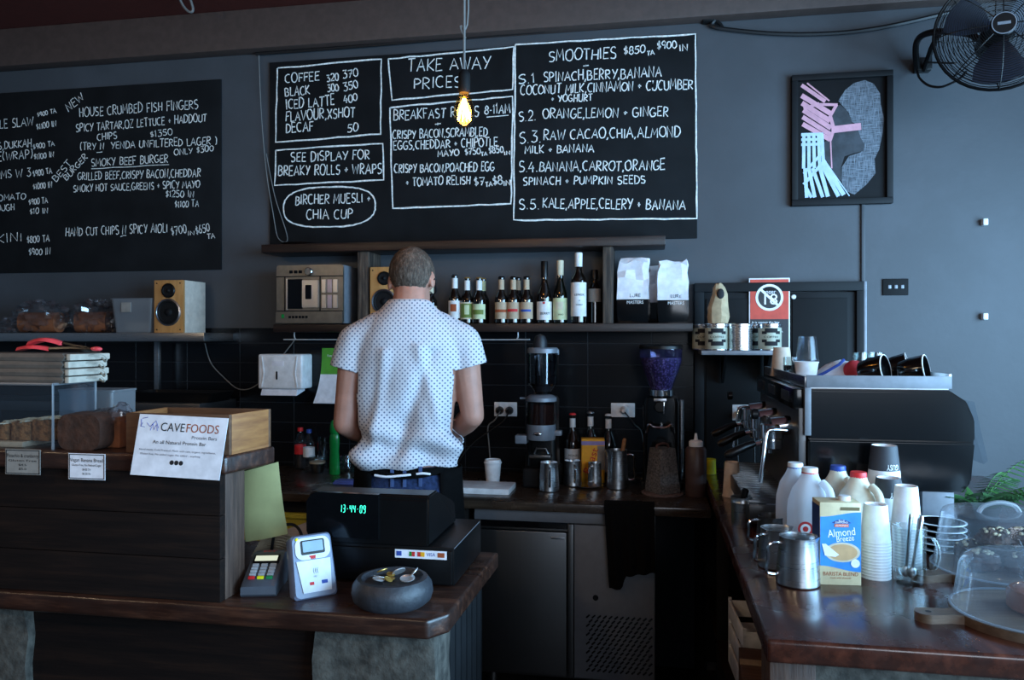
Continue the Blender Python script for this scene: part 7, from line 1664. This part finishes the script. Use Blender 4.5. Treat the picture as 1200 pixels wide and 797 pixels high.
# cake domes, boards, cakes
def dome(label, c, r0, r1, h, rnd_, n, hz=0, handle=True):
    t = thing('cake_dome', label, 'cake dome', (c.x, c.y, ZR + .0195), hz, 'clear cake domes')
    prof = [(r0 + .006, 0), (r0 + .006, .003), (r0, .004)]
    for i in range(7):
        u = i / 6; a = u * PI / 2; prof.append((r1 + rnd_ * 0 + (r0 - r1) * 0 + (r1 - rnd_ + rnd_ * math.cos(a) - r1), h - rnd_ + rnd_ * math.sin(a)))
    prof = prof[:3] + [(r1 - rnd_ + rnd_ * math.cos(i / 6 * PI / 2), h - rnd_ + rnd_ * math.sin(i / 6 * PI / 2)) for i in range(7)] + [(0, h)]
    bm = BM(); lathe(bm, prof, 56); mk('clear_cover', bm, M['cleardome'], t)
    bm = BM(); lathe(bm, [(r0 + .006, 0), (r0 + .0075, .0015), (r0 + .006, .0035), (r0 + .002, .0035), (r0 + .002, 0), (r0 + .006, 0)], 56); mk('rim', bm, M['frost'], t)
    if handle:
        bm = BM(); tube(bm, smooth_path([(-.05, 0, h), (-.036, 0, h + .016), (0, 0, h + .024), (.036, 0, h + .016), (.05, 0, h)], 6), .0055, 8); mk('handle', bm, M['frost'], t)
    return t
def cboard(label, c, r, ang, L):
    t = thing('cake_board', label, 'board', (c.x, c.y, ZR), R(ang), 'round paddle boards')
    n = 40; hw = .024; a0 = math.asin(hw / r); ol = [(r * math.cos(a), r * math.sin(a)) for a in [a0 + (2 * PI - 2 * a0) * i / n for i in range(n + 1)]]
    ol += [(r + .02, -hw * .8), (r + L - .02, -hw)] + [(r + L - .02 + hw * math.cos(a), hw * math.sin(a)) for a in [R(-75 + 150 * i / 8) for i in range(9)]] + [(r + L - .02, hw), (r + .02, hw * .8)]
    bm = BM(); vs = loft(bm, [[(x, y, 0) for x, y in ol], [(x, y, .018) for x, y in ol]]); mk('paddle', bm, M['paddle'], t)
    bm = BM(); cyl(bm, .006, .0175, .0183, c=(r + L - .022, 0, 0), seg=16); mk('hanging_hole', bm, M['ink'], t); return t
M['paddle'] = wood('pale_paddle_board', [(.25, '3e2e24'), (.5, '5c4838'), (.75, '7a6450')], (2, 12, 12), 3, .5, .12)
c1 = atd(1171, 395, 1.885); c2 = atd(1208, 395, 1.583)
cboard('round paddle board under the rear cake dome', c1, .150, 200, .08); cboard('round paddle board under the front cake dome', c2, .147, 188, .08)
dome('clear flat topped cake dome with handle over the chocolate rocky slices', c1, .143, .126, .135, .012, 0, R(10))
dome('clear rounded cake dome over the brown cake at the counter front', c2, .140, .130, .110, .034, 0, R(10), False)
M['rocky'] = plain('chocolate_nut_slice', '3a2418', .85, var=.6, scale=60, bump=1.0); M['nut'] = plain('chopped_nuts', 'b0a080', .8, var=.3, scale=60)
q = random.Random(21)
for i, (dx, dy, dz, rz, lab) in enumerate(((-.055, -.03, 0, 10, 'front left'), (.04, -.045, 0, -12, 'front right'), (-.04, .06, 0, 30, 'rear left'), (.05, .05, 0, 5, 'rear right'), (-.01, .0, .048, 25, 'topmost'), (.06, .01, .048, -20, 'upper right'))):
    t = thing('rocky_slice', '%s lumpy chocolate nut slice under the rear cake dome' % lab, 'cake slice', (c1.x + dx, c1.y + dy, ZR + .0185 + dz), R(rz), 'chocolate nut slices under the rear dome')
    bm = BM(); vs = crinkled(bm, (0, 0, .024), (.045, .036, .026), 60 + i, .16, 18)
    for v in bm.verts: v.co.z = max(0, v.co.z)
    mk('slice', bm, M['rocky'], t, ang=20)
    bm = BM()
    for k in range(14): a, u = q.uniform(0, 6.28), q.uniform(.2, .85); ball(bm, (.042 * u * math.cos(a), .034 * u * math.sin(a), .024 + .026 * math.sqrt(1 - u * u)), (.006, .005, .004), 6)
    o = mk('chopped_nuts', bm, M['nut'], t); o['kind'] = 'stuff'
t = thing('brown_cake', 'smooth brown round cake under the front cake dome', 'cake', (c2.x + .035, c2.y + .01, ZR + .0185)); bm = BM(); lathe(bm, solid([(.066, 0), (.072, .006), (.072, .034), (.066, .042), (.05, .046)]), 40); mk('cake', bm, plain('caramel_cake', '7a4c34', .5, var=.15), t); bm = BM(); lathe(bm, solid([(.060, .0435), (.05, .0475)]), 40); mk('glaze', bm, plain('glossy_glaze', '946048', .2, coat=.4), t)
# fern
pf = atd(1146, 600, 2.28); t = thing('fern', 'green potted fern beside the coffee machine behind the cake domes', 'plant', (pf.x, pf.y, ZR)); M['frond'] = plain('fern_green', '3f7034', .6, var=.3, scale=20); M['frondd'] = plain('deep_fern_green', '2c5c2a', .6, var=.3, scale=20)
bm = BM(); cup(bm, .045, .058, 0, .085, .004, lip=.003); mk('pot', bm, M['matt_black'], t); bm = BM(); cyl(bm, .055, .055, .076); mk('soil', bm, M['ink'], t)
q = random.Random(9)
for i in range(15):
    az = q.uniform(0, 6.28) if i > 5 else R((-150, 175, 20, -20, 5, 50)[i]); L = q.uniform(.16, .24) if i > 5 else (.13, .14, .23, .2, .27, .2)[i]; ht = q.uniform(.05, .13) if i > 5 else (.14, .19, .20, .12, .09, .12)[i]
    bm = BM(); d = Vector((math.cos(az), math.sin(az), 0)); s_ = Vector((-d.y, d.x, 0)); pt = [Vector((0, 0, .07)) + d * (L * u) + Vector((0, 0, ht * (1.7 * u - .95 * u * u))) for u in [j / 16 for j in range(17)]]
    tube(bm, pt, .0015, 5)
    for j in range(2, 17):
        for sd in (-1, 1):
            w_ = .042 * math.sin(PI * min(1, (j / 17) ** .7)) + .006; b0 = pt[j]; tip = b0 + s_ * sd * w_ + d * w_ * .45 - Vector((0, 0, w_ * .25)); e_ = d * .0055
            vs = [bm.verts.new(x) for x in (b0 - e_, b0.lerp(tip, .55) - e_ * 1.1, tip, b0.lerp(tip, .55) + e_ * .8, b0 + e_)]; f0 = bm.faces.new(vs)
            vs2 = [bm.verts.new(v.co - Vector((0, 0, .0006))) for v in vs]; bm.faces.new(vs2[::-1])
    mk('frond', bm, M['frond' if i < 6 and i != 4 else 'frondd'], t, smooth=False)
